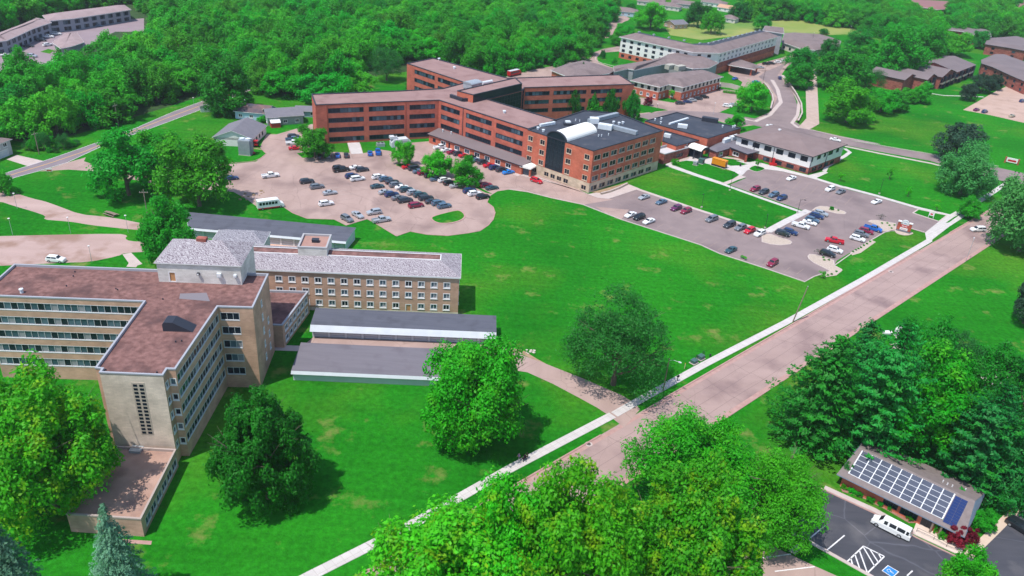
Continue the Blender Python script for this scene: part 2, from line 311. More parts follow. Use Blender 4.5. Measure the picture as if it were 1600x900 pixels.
def leafmat(name, base, hv=.012, vv=.45, trans=.4, tint=None, ts=.25, tt=(.5,.68), rough=.55, cl=.55):
    m = bpy.data.materials.new(name); m.use_nodes = True; n = m.node_tree.nodes; l = m.node_tree.links
    for x in list(n): n.remove(x)
    o = n.new('ShaderNodeOutputMaterial'); oi = n.new('ShaderNodeObjectInfo'); g = n.new('ShaderNodeNewGeometry')
    h = n.new('ShaderNodeHueSaturation'); h.inputs['Color'].default_value = lin(base)
    r = n.new('ShaderNodeMapRange'); r.inputs[3].default_value = .5-hv; r.inputs[4].default_value = .5+hv*.6; l.new(oi.outputs['Random'], r.inputs[0]); l.new(r.outputs[0], h.inputs['Hue'])
    t = n.new('ShaderNodeTexNoise'); t.inputs['Scale'].default_value = cl; t.inputs['Detail'].default_value = 3; l.new(g.outputs['Position'], t.inputs['Vector'])
    rr = n.new('ShaderNodeMapRange'); rr.inputs[1].default_value = .3; rr.inputs[2].default_value = .7; rr.inputs[3].default_value = 1-vv*.5; rr.inputs[4].default_value = 1+vv*.6; l.new(t.outputs[0], rr.inputs[0])
    ra = n.new('ShaderNodeMapRange'); ra.inputs[3].default_value = .72; ra.inputs[4].default_value = 1.3
    mm = n.new('ShaderNodeMath'); mm.operation = 'MULTIPLY'; mm.inputs[1].default_value = 7.31; l.new(oi.outputs['Random'], mm.inputs[0])
    fr = n.new('ShaderNodeMath'); fr.operation = 'FRACT'; l.new(mm.outputs[0], fr.inputs[0]); l.new(fr.outputs[0], ra.inputs[0])
    # every leaf cluster a little different
    rl = n.new('ShaderNodeMapRange'); rl.inputs[3].default_value = .85; rl.inputs[4].default_value = 1.15; l.new(g.outputs['Random Per Island'], rl.inputs[0])
    m1 = n.new('ShaderNodeMath'); m1.operation = 'MULTIPLY'; l.new(rr.outputs[0], m1.inputs[0]); l.new(ra.outputs[0], m1.inputs[1])
    m2 = n.new('ShaderNodeMath'); m2.operation = 'MULTIPLY'; l.new(m1.outputs[0], m2.inputs[0]); l.new(rl.outputs[0], m2.inputs[1]); l.new(m2.outputs[0], h.inputs['Value'])
    col = h.outputs[0]
    if tint:
        t2 = n.new('ShaderNodeTexNoise'); t2.inputs['Scale'].default_value = ts; t2.inputs['Detail'].default_value = 2; l.new(g.outputs['Position'], t2.inputs['Vector'])
        r2 = n.new('ShaderNodeMapRange'); r2.inputs[1].default_value = tt[0]; r2.inputs[2].default_value = tt[1]; l.new(t2.outputs[0], r2.inputs[0])
        x = n.new('ShaderNodeMix'); x.data_type = 'RGBA'; l.new(r2.outputs[0], x.inputs[0]); l.new(col, x.inputs[6])
        h2 = n.new('ShaderNodeHueSaturation'); h2.inputs['Color'].default_value = lin(tint); l.new(rl.outputs[0], h2.inputs['Value']); l.new(h2.outputs[0], x.inputs[7]); col = x.outputs[2]
    d = n.new('ShaderNodeBsdfPrincipled'); d.inputs['Roughness'].default_value = rough; d.inputs['Specular IOR Level'].default_value = .25; l.new(col, d.inputs['Base Color'])
    tr = n.new('ShaderNodeBsdfTranslucent'); l.new(col, tr.inputs['Color'])
    mx = n.new('ShaderNodeMixShader'); mx.inputs[0].default_value = trans; l.new(d.outputs[0], mx.inputs[1]); l.new(tr.outputs[0], mx.inputs[2]); l.new(mx.outputs[0], o.inputs[0])
    MATS[name] = m; return m
LF = {
 'bright': leafmat('bright_green_leaves', (.035,.40,.008), tint=(.09,.50,.012), trans=.42),
 'yellow': leafmat('yellow_green_leaves', (.055,.42,.008), tint=(.24,.48,.008), ts=.35, tt=(.52,.68), trans=.42),
 'mid': leafmat('green_leaves', (.018,.34,.012), trans=.4),
 'fore': leafmat('forest_leaves', (.020,.36,.008), hv=.016, vv=.5, tint=(.03,.38,.010), ts=.03, trans=.42),
 'dark': leafmat('dark_green_leaves', (.010,.235,.018), trans=.35),
 'dull': leafmat('grey_green_leaves', (.022,.19,.03), trans=.4),
 'pale': leafmat('pale_grey_green_leaves', (.06,.30,.06), hv=.01, trans=.4),
 'olive': leafmat('light_forest_leaves', (.055,.40,.012), hv=.012, vv=.4, trans=.42),
 'purple': leafmat('dark_purple_leaves', (.03,.085,.045), hv=.01),
 'maroon': leafmat('maroon_leaves', (.22,.012,.03), hv=.01),
 'pine': leafmat('pine_needles', (.012,.23,.028), trans=.3, tint=(.02,.28,.014), ts=.2),
 'spruce': leafmat('dark_spruce_needles', (.008,.16,.022), trans=.25),
 'blue': leafmat('blue_spruce_needles', (.115,.27,.165), hv=.01, trans=.2, tint=(.06,.2,.09)),
}

def patchmat(name, ca, cb, sc=.4, edge=.55):
    """a worn patch whose ragged rim thins out into the grass"""
    m = mat(name, ca, .95, var=cb, scale=.6, bump=.3, bscale=4); n = m.node_tree.nodes; l = m.node_tree.links; b = n['Principled BSDF']
    tc = n.new('ShaderNodeTexCoord'); v = n.new('ShaderNodeVectorMath'); v.operation = 'SUBTRACT'; v.inputs[1].default_value = (.5, .5, 0); l.new(tc.outputs['Generated'], v.inputs[0])
    le = n.new('ShaderNodeVectorMath'); le.operation = 'LENGTH'; l.new(v.outputs[0], le.inputs[0])
    g = n.new('ShaderNodeNewGeometry'); t = n.new('ShaderNodeTexNoise'); t.inputs['Scale'].default_value = sc; t.inputs['Detail'].default_value = 8; t.inputs['Roughness'].default_value = .7; l.new(g.outputs['Position'], t.inputs['Vector'])
    a = n.new('ShaderNodeMath'); a.operation = 'MULTIPLY_ADD'; a.inputs[1].default_value = 1.5; l.new(le.outputs['Value'], a.inputs[0]); l.new(t.outputs[0], a.inputs[2])
    r = n.new('ShaderNodeMapRange'); r.inputs[1].default_value = .72; r.inputs[2].default_value = 1.12; r.inputs[3].default_value = 1; r.inputs[4].default_value = 0; l.new(a.outputs[0], r.inputs[0]); l.new(r.outputs[0], b.inputs['Alpha']); return m
soilp = patchmat('ragged_soil', (.34,.23,.13), (.24,.2,.09)); dryp = patchmat('ragged_dry_grass', (.095,.19,.03), (.15,.215,.05)); lightp = patchmat('ragged_light_grass', (.05,.26,.012), (.09,.30,.025), .15); tarp = patchmat('tar_stain', (.17,.12,.12), (.22,.16,.15), .25); golfp = patchmat('pale_golf_patch', (.26,.28,.07), (.17,.26,.05), .08)
# ------------------------------------------------------------------ building kit
RNG = random.Random(5)
WMESH = {}
STY = {  # window styles: pane materials, frame material, frame width, proud depth
 'ribbon': ([glass_d]*5+[glass_m]*4+[glass_c], darktrim, .07, .02),
 'ribbonlow': ([glass_d]*8+[glass_m], darktrim, .07, .02),
 'sash': ([glass_d]*4+[glass_m]*4+[glass_c]*2+[glass_l], whitetrim, .10, .05),
 'long': ([glass_d]*5+[glass_m]*3+[glass_c]*2+[glass_l], mat('grey_white_trim', (.6,.6,.62), .6), .05, .02),
 'office': ([glass_d]*8+[glass_m]*2, mat('sand_window_frame', (.55,.42,.32), .7), .085, .04),
 'plain': ([glass_d]*6+[glass_m]*2, darktrim, .07, .02),
 'white': ([glass_d]*4+[glass_m]*3+[glass_c], whitetrim, .09, .04),
 'curtain': ([glasscore], darktrim, .09, .03),
 'garage': ([mat('garage_door', (.55,.56,.6), .6)], metal, .07, .02),
 'whitedoor': ([whitem], whitetrim, .1, .02),
 'door': ([mat('orange_door', (.5,.26,.12), .6)], whitetrim, .1, .02),
}
def winmesh(wd, h, sty, nx, nz, var):
    k = (round(wd, 2), round(h, 2), sty, nx, nz, var)
    if k in WMESH: return WMESH[k]
    panes, fm, fw, pr = STY[sty]; b = MB(); rng = random.Random(str(k))
    for i in range(nx):
        for j in range(nz):
            x0, x1, z0, z1 = wd*i/nx, wd*(i+1)/nx, h*j/nz, h*(j+1)/nz
            b.face([(x0,.14,z0),(x1,.14,z0),(x1,.14,z1),(x0,.14,z1)], rng.randrange(len(panes)))
    pm = b.mesh('pane', panes)
    f = MB()
    for x0, x1, z0, z1 in ((-fw,fw,-fw,h+fw),(wd-fw,wd+fw,-fw,h+fw),(fw+.001,wd-fw-.001,-fw,fw),(fw+.001,wd-fw-.001,h-fw,h+fw)): f.box(x0,x1,-pr,.12,z0,z1)
    mw = max(.035, fw*.6)
    for i in range(1, nx): f.box(wd*i/nx-mw, wd*i/nx+mw, .04, .132, fw+.002, h-fw-.002)
    for j in range(1, nz): f.box(fw+.003, wd-fw-.003, .05, .128, h*j/nz-mw*.7, h*j/nz+mw*.7)
    if sty == 'long': f.box(-fw, wd+fw, -pr-.03, .1, -fw-.1, -fw-.002)
    elif sty in ('sash', 'white', 'office'): f.box(-fw-.05, wd+fw+.05, -pr-.08, .1, -fw-.12, -fw-.002)
    fr = f.mesh('frame', [fm]); WMESH[k] = (pm, fr); return WMESH[k]
class Bld:
    def __init__(s, name, label, cat, foot, group=None, z0=0.0):
        s.foot = ccw(foot); s.z0 = z0
        cx = sum(p[0] for p in s.foot)/len(s.foot); cy = sum(p[1] for p in s.foot)/len(s.foot)
        s.o = (cx, cy); s.e = empty(name, (cx, cy, z0), 0, label, cat, group)
    def L(s, p): return (p[0]-s.o[0], p[1]-s.o[1])
    def part(s, b, name, mats, smooth=False, **k):
        """b is in world coordinates"""
        b.v = [(x-s.o[0], y-s.o[1], z-s.z0) for x, y, z in b.v]
        return b.obj(name, mats, s.e, smooth, **k)
    def edge(s, i, pts=None):
        P = pts or s.foot; return P[i], P[(i+1) % len(P)]
    def find(s, p, q=None):
        P = s.foot; return min(range(len(P)), key=lambda i: math.hypot(P[i][0]-p[0], P[i][1]-p[1])+math.hypot(P[(i+1) % len(P)][0]-q[0], P[(i+1) % len(P)][1]-q[1]))
    def walls(s, z0, z1, m, holes=None, pts=None, name='wall', edges=None, mats=None, depth=.18, wname='window'):
        """holes: {edge: [(u0,u1,za,zb,style,nx,nz)]}"""
        P = pts or s.foot; b = MB(); holes = holes or {}; ml = [m]+(list(mats.values()) if mats else []); mk = list(mats.keys()) if mats else []
        for i in range(len(P)):
            if edges is not None and i not in edges: continue
            p, q = P[i], P[(i+1) % len(P)]; L = math.hypot(q[0]-p[0], q[1]-p[1])
            if L < .01: continue
            dx, dy = (q[0]-p[0])/L, (q[1]-p[1])/L; mi = 1+mk.index(i) if i in mk else 0
            hs = [h for h in holes.get(i, []) if h[2] >= z0-.01 and h[3] <= z1+.01 and h[0] > .02 and h[1] < L-.02]
            xs = sorted({0, L}|{h[0] for h in hs}|{h[1] for h in hs}); zs = sorted({z0, z1}|{h[2] for h in hs}|{h[3] for h in hs})
            pt = lambda u, z, d=0: (p[0]+dx*u-dy*d, p[1]+dy*u+dx*d, z)
            for a in range(len(xs)-1):
                run = None
                for c in range(len(zs)-1):
                    um, zm = (xs[a]+xs[a+1])/2, (zs[c]+zs[c+1])/2
                    if any(h[0] < um < h[1] and h[2] < zm < h[3] for h in hs): continue
                    u0, u1, a0, a1 = xs[a], xs[a+1], zs[c], zs[c+1]
                    b.face([pt(u0,a0), pt(u1,a0), pt(u1,a1), pt(u0,a1)], mi, [(u0+i*7,a0),(u1+i*7,a0),(u1+i*7,a1),(u0+i*7,a1)])
            for h in hs:
                u0, u1, a0, a1 = h[:4]; sty = h[4]; nx = h[5] if len(h) > 5 else 1; nz = h[6] if len(h) > 6 else 1
                for A, B_, C_, D_ in (((u0,a0,0),(u1,a0,0),(u1,a0,depth),(u0,a0,depth)),((u0,a1,depth),(u1,a1,depth),(u1,a1,0),(u0,a1,0)),((u0,a0,depth),(u0,a1,depth),(u0,a1,0),(u0,a0,0)),((u1,a0,0),(u1,a1,0),(u1,a1,depth),(u1,a0,depth))):
                    b.face([pt(*A), pt(*B_), pt(*C_), pt(*D_)], mi)
                pm, fr = winmesh(u1-u0, a1-a0, sty, nx, nz, RNG.randrange(4))
                nm = 'garage_door' if sty in ('garage','whitedoor') else 'door' if sty == 'door' else 'curtain_wall' if sty == 'curtain' else wname
                wo = bpy.data.objects.new(nm, pm); COL.objects.link(wo); wo.parent = s.e; x, y, z = pt(u0, a0)
                wo.location = (x-s.o[0], y-s.o[1], z-s.z0); wo.rotation_euler = (0, 0, math.atan2(dy, dx))
                fo = bpy.data.objects.new('frame', fr); COL.objects.link(fo); fo.parent = wo
        return s.part(b, name, ml)
    def flatroof(s, z, m, trim=coping, par=.45, pw=.35, out=.08, pts=None, name='roof'):
        P = ccw(pts) if pts else s.foot; inn = inset(P, pw); ou = inset(P, -out)
        b = MB(); b.face([(*p, z-par) for p in inn]); s.part(b, name, [m])
        b = MB(); n = len(P)
        for i in range(n):
            j = (i+1) % n
            b.face([(*ou[i], z+.06), (*ou[j], z+.06), (*inn[j], z+.06), (*inn[i], z+.06)])
            b.face([(*inn[i], z+.06), (*inn[j], z+.06), (*inn[j], z-par), (*inn[i], z-par)])
            b.face([(*ou[i], z-.22), (*ou[j], z-.22), (*ou[j], z+.06), (*ou[i], z+.06)])
            b.face([(*P[i], z-.22), (*P[j], z-.22), (*ou[j], z-.22), (*ou[i], z-.22)])
        s.part(b, 'parapet', [trim])
    def mansard(s, z, rise, d, m, top=None, over=.5, trim=whitetrim, pts=None, name='roof', fas=.3):
        P = ccw(pts) if pts else s.foot; ou = inset(P, -over); inn = inset(P, d); n = len(P); b = MB()
        for i in range(n):
            j = (i+1) % n; b.face([(*ou[i], z), (*ou[j], z), (*inn[j], z+rise), (*inn[i], z+rise)])
        b.face([(*p, z+rise) for p in inn], 1); s.part(b, name, [m, top or m])
        b = MB()
        for i in range(n):
            j = (i+1) % n; o2 = inset(P, -over-.06)
            b.face([(*o2[i], z-fas), (*o2[j], z-fas), (*o2[j], z+.03), (*o2[i], z+.03)]); b.face([(*o2[i], z+.03), (*o2[j], z+.03), (*ou[j], z+.03), (*ou[i], z+.03)])
            b.face([(*P[i], z-fas), (*P[j], z-fas), (*o2[j], z-fas), (*o2[i], z-fas)])
        s.part(b, 'eave_trim', [trim])
    def hip(s, q, z, rise, over, m, wallm=None, gable=True, trim=whitetrim, name='roof', hipin=None, th=.18):
        """q: four corners, ridge runs parallel to q0-q1"""
        q = ccw(q); q = q if math.hypot(q[1][0]-q[0][0], q[1][1]-q[0][1]) >= math.hypot(q[2][0]-q[1][0], q[2][1]-q[1][1]) else q[1:]+q[:1]
        o = inset(q, -over); m1 = ((o[3][0]+o[0][0])/2, (o[3][1]+o[0][1])/2); m2 = ((o[1][0]+o[2][0])/2, (o[1][1]+o[2][1])/2)
        hw = math.hypot(o[3][0]-o[0][0], o[3][1]-o[0][1])/2; L = math.hypot(m2[0]-m1[0], m2[1]-m1[1]); k = 0 if gable else (hipin or hw*.95)/L
        r1 = (m1[0]+(m2[0]-m1[0])*k, m1[1]+(m2[1]-m1[1])*k, z+rise); r2 = (m2[0]+(m1[0]-m2[0])*k, m2[1]+(m1[1]-m2[1])*k, z+rise)
        b = MB(); O = [(*p, z) for p in o]
        b.face([O[0], O[1], r2, r1]); b.face([O[2], O[3], r1, r2])
        if not gable: b.face([O[1], O[2], r2]); b.face([O[3], O[0], r1])
        D = [(x, y, zz-th) for x, y, zz in O]; rd1 = (r1[0], r1[1], r1[2]-th); rd2 = (r2[0], r2[1], r2[2]-th)
        b.face([D[1], D[0], rd1, rd2]); b.face([D[3], D[2], rd2, rd1]); s.part(b, name, [m])
        t = MB(); 
        for i, j in ((0,1),(2,3)): t.face([D[i], D[j], O[j], O[i]])
        if gable:
            for a, bb, c, dd in ((D[1],rd2,r2,O[1]),(rd2,D[2],O[2],r2),(D[3],rd1,r1,O[3]),(rd1,D[0],O[0],r1)): t.face([a, bb, c, dd])
        else:
            for i, j in ((1,2),(3,0)): t.face([D[i], D[j], O[j], O[i]])
        s.part(t, 'eave_trim', [trim])
        if gable and wallm:
            sl = rise/hw
            for a, c in ((q[1], q[2]), (q[3], q[0])):
                g = MB()
                mm = ((a[0]+c[0])/2, (a[1]+c[1])/2); hh = math.hypot(c[0]-a[0], c[1]-a[1])/2
                zb = z+over*sl-th-.02; g.face([(*a, z-.8), (*c, z-.8), (*c, zb), (*mm, zb+hh*sl), (*a, zb)], 0, [(0,0),(2*hh,0),(2*hh,.8),(hh,3),(0,.8)])
                s.part(g, 'gable', [wallm])
def rect(p, az, L, D):
    """p front-left corner, az direction of the front in degrees, D back to the left of it"""
    a = math.radians(az); c, s_ = math.cos(a), math.sin(a)
    return [p, (p[0]+c*L, p[1]+s_*L), (p[0]+c*L-s_*D, p[1]+s_*L+c*D), (p[0]-s_*D, p[1]+c*D)]
def row(n, u0, step, wd, za, zb, sty, nx=1, nz=1): return [(u0+i*step, u0+i*step+wd, za, zb, sty, nx, nz) for i in range(n)]
def roofbox(bd, name, s, x, y, zr, sx, sy, h, m, az=0, mats=None, **k):
    p = W(s, x, y, zr); X = Matrix.Translation((p[0], p[1], zr)) @ Matrix.Rotation(math.radians(az), 4, 'Z'); b = MB(); b.box(-sx/2, sx/2, -sy/2, sy/2, 0, h*.92, 0, X); b.box(-sx/2-.06, sx/2+.06, -sy/2-.06, sy/2+.06, h*.92, h, 0, X)
    return bd.part(b, name, [m], **k)
# ------------------------------------------------------------------ the ground: one sheet to beyond the horizon
b = MB(); b.face([(-3500,-300,0),(3500,-300,0),(3500,6500,0),(-3500,6500,0)]); b.obj('ground', [grass], kind='structure')
# county road, upper left
up_ = [(-200,335),(19,267),(85,246),(162,219),(212,200),(272,174),(330,153),(372,137),(420,118)]
lo_ = [(-200,360),(25,277),(62,267),(105,254),(165,226),(240,199),(342,161),(384,144),(432,124)]
A_ = [UP(*p) for p in up_]; B_ = [UP(*p) for p in lo_]
flat('county_road', A_+B_[::-1], .02, roadm)
ctr = [((a[0]+b[0])/2, (a[1]+b[1])/2) for a, b in zip(A_, B_)]
strip('centre_line', ctr, .32, .034, painty); strip('edge_line', A_, .16, .032, paintw, side=-1); strip('edge_line', B_, .16, .032, paintw, side=1)
flat('driveway', WP('X', [(260,420),(700,520),(450,600),(100,490)]), .012, conc)
flat('driveway', WP('w', [(62,268),(105,254),(134,246),(131,252),(150,258),(250,262),(362,256),(366,300),(250,290),(152,268),(107,265)]), .016, lotc)
# the big parking lot and its drives (one sheet; lawns and islands lie on it)
lot = [('f',50,225),('f',200,210),('f',262,160),('f',238,138),('E',690,640),('E',770,480),('E',900,480),('E',1340,350),('G',60,360),('G',60,620),('G',215,565),('G',1000,560),('G',1375,530),('H',185,250),('H',1085,570),('F',170,660),('g',265,345),('g',676,532),('F',1000,900),('g',640,600),('g',450,560),('g',300,522),('g',180,505),('g',110,515),('g',62,545),('g',45,585),('g',80,615),('g',92,650),('g',80,690),('g',50,725),('g',0,762),('f',1530,655),('f',1400,672),('f',1270,665),('f',1165,645),('f',1075,675),('f',935,590),('f',895,570),('f',820,592),('f',765,610),('f',690,570),('f',520,565),('f',430,530),('f',370,490),('f',215,500),('f',150,450),('f',60,400),('f',40,300)]
flat('parking_lot', [W(*p) for p in lot], .02, lotc)
# right-hand lot
rl = [('F',1000,900),('g',676,532),('g',800,520),('g',930,478),('N',0,60),('N',430,210),('N',700,300),('N',1000,400),('N',1440,545),('V',100,385),('V',230,310),('V',560,150),('C',1160,740),('C',600,545),('C',730,490),('C',680,455),('C',740,430),('C',890,425),('C',1010,440),('C',1260,500),('C',1600,590),('h',880,380),('h',1080,432),('h',1330,505),('h',1530,545),('h',1475,597),('h',1375,655),('h',1290,630),('h',1130,650),('h',1010,720),('h',830,830),('h',815,860),('h',860,895),('n',270,495),('n',215,525),('h',380,875),('h',100,785),('h',0,745),('g',1380,850),('g',1100,760),('g',880,690),('g',640,600)]
flat('parking_lot', [W(*p) for p in rl], .028, lota)
flat('parking_pad', WP('g', [(720,612),(930,632),(885,690),(800,660)]), .036, lotc)
# kerbs
def kline(name, pts, wd=.3, z=.14, m=kerbw): strip(name, [W(*p) for p in pts], wd, z, m)
kline('kerb', [('g',180,503),('g',300,520),('g',450,558),('g',640,598),('g',880,692),('g',1100,762),('g',1380,852),('h',100,787),('h',380,877),('n',215,527),('n',268,497)], .35)
kline('kerb', [('g',62,545),('g',43,585),('g',82,615),('g',94,650),('g',82,692),('g',52,728),('g',0,764),('f',1530,657),('f',1400,674),('f',1270,667),('f',1165,647),('f',1078,677)], .3, .13, kerbp)
kline('kerb', [('f',1075,675),('f',935,590),('f',895,570),('f',820,592),('f',765,610),('f',690,572),('f',520,567),('f',430,532),('f',370,492)], .25, .12, kerbp)
kline('kerb', [('E',330,840),('E',600,820),('E',700,780),('E',770,720),('E',740,680),('E',600,650)], .25, .12, kerbp)
# middle lawn between the two rows, and the walks round it
flat('lawn', [W(*p) for p in [('N',20,45),('g',1165,362),('C',110,405),('C',560,550),('C',1165,755),('C',905,890),('N',1470,528),('N',1000,368),('N',500,190)]], .06, grass)
def walk(name, pts, wd=1.8, z=.12, m=concw, side=0): strip(name, [W(*p) for p in pts], wd, z, m, side=side)
walk('sidewalk', [('N',5,70),('N',430,215),('N',700,308),('N',1000,405),('N',1475,555),('V',95,378)], 1.5, .11, conc)
walk('sidewalk', [('C',110,392),('C',330,470),('C',545,540),('C',850,650),('C',1180,765)], 1.7)
walk('sidewalk', [('V',70,395),('V',300,270),('V',560,145)], 2.6, .115)
walk('sidewalk', [('C',545,540),('C',640,500),('C',710,478)], 2.4, .105, conc)
# entrance lawns
flat('entrance_paving', [W(*p) for p in [('Q',0,375),('Q',120,330),('Q',290,280),('Q',600,300),('Q',1050,350),('Q',1180,330),('C',830,370),('C',1215,470),('C',1340,440),('C',1370,450),('C',1260,500),('C',1010,440),('C',890,425),('C',740,430),('C',700,470),('Q',720,620),('Q',0,392)]], .10, concw)
flat('lawn', WP('Q', [(100,390),(150,350),(260,330),(400,345),(560,380),(740,430),(860,470),(920,510),(840,560),(720,605),(400,500)]), .14, grass)
flat('lawn', WP('Q', [(640,325),(680,300),(800,310),(1020,375),(960,390),(810,395),(740,370)]), .14, grass)
flat('lawn', WP('Q', [(1025,435),(1080,400),(1130,390),(1260,430),(1200,460),(1130,475)]), .11, grass, rise=.06, kerb=kerbw, sm=1)
flat('planting_bed', WP('Q', [(130,340),(260,280),(300,290),(280,310),(140,360)]), .13, bedm)
flat('planting_bed', WP('Q', [(640,265),(900,300),(1020,340),(1000,350),(840,310),(620,290)]), .13, bedm)
walk('sidewalk', [('C',1340,440),('C',1360,400),('C',1500,320),('C',1540,290),('h',880,130)], 1.6, .11)
walk('sidewalk', [('C',1215,480),('C',1300,505),('C',1480,562),('h',880,372),('h',1080,425),('h',1330,498),('h',1540,548)], 2.0, .115, concw)
flat('lawn', WP('h', [(1300,532),(1335,508),(1525,548),(1472,588)]), .09, grass, rise=.05, kerb=kerbw, kw=.5)
# islands of pale stone in the right-hand lot
for isl in ([(590,150),(640,110),(700,92),(780,100),(880,125),(980,155),(1010,175),(990,192),(900,185),(760,150),(640,140)],
            [(0,430),(100,425),(200,460),(330,500),(365,525),(340,550),(220,562),(100,548),(0,520)],
            [(1265,275),(1300,260),(1380,262),(1600,300),(1600,390),(1450,395),(1400,330)],
            [(545,690),(570,665),(640,670),(860,740),(870,800),(960,850),(900,899),(840,880),(620,770),(560,725)]):
    flat('stone_island', WP('V', isl), .09, bedm, rise=.05, kerb=kerbw, kw=.25)
flat('stone_bed', WP('V', [(1050,650),(1300,495),(1360,520),(1180,650),(1080,680)]), .08, bedm)
flat('stone_bed', WP('n', [(330,500),(345,470),(395,445),(437,460),(400,490)]), .08, bedm)
flat('stone_bed', WP('K', [(400,600),(470,690),(690,735),(850,690),(850,660),(760,620),(480,570)]), .12, bedm, sm=1)
flat('worn_lawn', WP('n', [(625,290),(690,250),(840,285),(745,345)]), .012, dryp)
kline('kerb', [('n',268,497),('n',345,470)], .3); kline('kerb', [('h',815,860),('h',1010,722),('h',1130,652),('h',1190,640)], .3); kline('kerb', [('K',760,545),('K',1150,655)], .35)
# main street with kerbs, verge and white sidewalk
sL = [(465,925),(545,893),(955,670),(985,650),(1200,528),(1434.7,392),(1540,332),(1600,296),(1680,250)]
P0 = W('n',0,855); P1 = W('n',880,345); dv = Vector(P1)-Vector(P0); dv.normalize(); nv = Vector((-dv.y, dv.x))
def along(t, off): q = Vector(P0)+dv*t+nv*off; return (q.x, q.y)
SW = -12.6
flat('street', [along(-190, 0), along(-190, SW), along(260, SW), along(260, 0)], .024, street)
strip('street_kerb', [along(-190, -.1), along(-62, -.1)], .35, .14, kerbp); strip('street_kerb', [along(-42, -.1), along(88, -.1)], .35, .14, kerbp); strip('street_kerb', [along(112, -.1), along(260, -.1)], .35, .14, kerbp)
strip('street_kerb', [along(-190, SW+.1), along(-110, SW+.1)], .35, .14, kerbp); strip('street_kerb', [along(-98, SW+.1), along(260, SW+.1)], .35, .14, kerbp)
strip('gutter', [along(-190, -.75), along(260, -.75)], .9, .03, kerbp, z0=.025); strip('gutter', [along(-190, SW+.75), along(260, SW+.75)], .9, .03, kerbp, z0=.025)
walk('white_sidewalk', [('w',300,996),('w',485,900),('w',640,822),('w',800,731),('w',957,649)], 2.0, .10)
walk('white_sidewalk', [('w',960,648),('w',995,628),('w',1100,570),('w',1228,504),('w',1350,436),('w',1452,376),('h',1400,660),('h',1475,600),('h',1540,555),('n',1170,90),('n',1260,40),('w',1575,285)], 1.9, .10)
flat('sidewalk_apron', WP('n', [(935,245),(1020,185),(1060,180),(1130,130),(1160,140),(1060,205),(950,290)]), .09, concw)
# drive from the garages down to the street
flat('garage_drive', [W(*p) for p in [('l',290,290),('l',345,243),('l',1430,300),('m',0,560),('m',180,625),('m',420,720),('m',640,815),('m',720,862),('w',1000,640),('w',975,668),('m',560,930),('m',500,890),('m',400,835),('m',240,750),('m',90,682),('m',0,668),('l',1090,440),('l',260,300)]], .034, lotc)
walk('garage_path', [('l',230,72),('l',165,200),('l',125,300)], 2.6, .05, conc)
flat('path', WP('l', [(215,72),(292,76),(268,130),(205,128)]), .042, conc); walk('garage_path', [('l',100,312),('l',270,318)], 2.2, .055, conc)
flat('worn_verge', WP('m', [(-60,545),(0,540),(60,550),(150,605),(200,632),(160,625),(60,575)]), .03, soil)
# gravel lane and old lot behind the residence
flat('gravel_lane', WP('e', [(-400,330),(0,392),(100,408),(200,440),(280,458),(370,490),(500,540),(640,552),(760,570),(905,600),(1100,640),(1100,680),(905,642),(700,622),(560,606),(460,588),(370,580),(270,572),(290,550),(200,520),(80,485),(0,458),(-400,440)]), .018, gravel, sm=1)
flat('gravel_lot', WP('e', [(-500,690),(0,676),(300,668),(740,660),(800,672),(780,690),(810,708),(930,712),(980,740),(960,772),(780,780),(740,800),(560,838),(400,842),(100,858),(-500,880)]), .02, gravel, sm=1)
flat('path', WP('e', [(765,790),(820,780),(890,850),(860,860),(850,872),(790,868),(805,845)]), .05, conc)
flat('dark_verge', WP('e', [(50,405),(180,425),(400,475),(600,490),(610,500),(560,510),(420,500),(250,465)]), .006, dryp)
# court by the residence, rear garage apron
flat('court_paving', WP('j', [(0,140),(420,168),(480,175),(460,215),(100,205)]), .03, mat('rose_paving', (.6,.36,.27), .9, var=(.66,.42,.33), scale=.5))
flat('bare_patch', WP('f', [(800,665),(900,715),(860,712),(800,690)]), .01, soilp)
flat('bare_patch', WP('f', [(1090,715),(1140,700),(1220,710),(1190,750),(1120,745)]), .008, dryp)
flat('bare_patch', WP('f', [(700,570),(760,612),(720,600),(640,575)]), .01, soilp)
flat('bare_patch', WP('g', [(0,590),(50,575),(90,625),(120,665),(90,680),(70,640)]), .01, soilp)
flat('bare_patch', WP('g', [(75,545),(180,520),(360,545),(400,565),(250,600),(120,640),(80,600)]), .008, dryp)
flat('lawn_edge_bed', WP('w', [(160,578),(20,574),(20,568),(160,572)]), .01, conc)
flat('path', WP('k', [(575,728),(712,736),(708,754),(580,745)]), .03, kerbp)
# islands in the big lot
flat('lawn_island', WP('f', [(1280,565),(1320,545),(1440,515),(1480,515),(1515,545),(1500,575),(1420,600),(1330,600)]), .09, grass, rise=.06, kerb=kerbp, sm=2, kw=.5)
flat('lawn', WP('f', [(455,158),(520,150),(620,98),(770,92),(786,156),(700,150),(600,150),(560,184),(490,186)]), .05, grass)
flat('lawn', WP('f', [(850,92),(1070,80),(1075,150),(980,135),(870,158)]), .05, grass)
flat('path', WP('G', [(415,550),(545,552),(580,668),(460,672)]), .07, concw)
flat('lawn_island', WP('f', [(1060,232),(1110,220),(1210,225),(1230,245),(1110,250)]), .08, grass, rise=.05, kerb=kerbp, sm=1)
flat('lawn', WP('H', [(640,680),(760,740),(800,760),(730,745),(640,700)]), .05, grass)
flat('building_walk', [W(*p) for p in [('F',80,640),('F',170,650),('F',768,850),('F',880,830),('F',1140,760),('F',1240,800),('F',950,895),('F',850,885),('F',560,780),('F',80,665)]], .10, conc)
flat('building_walk', WP('H', [(190,240),(420,290),(1085,570),(1040,590),(400,320),(180,262)]), .08, conc)
flat('planting_bed', WP('F', [(790,835),(1120,745),(1140,760),(880,840)]), .12, soil)
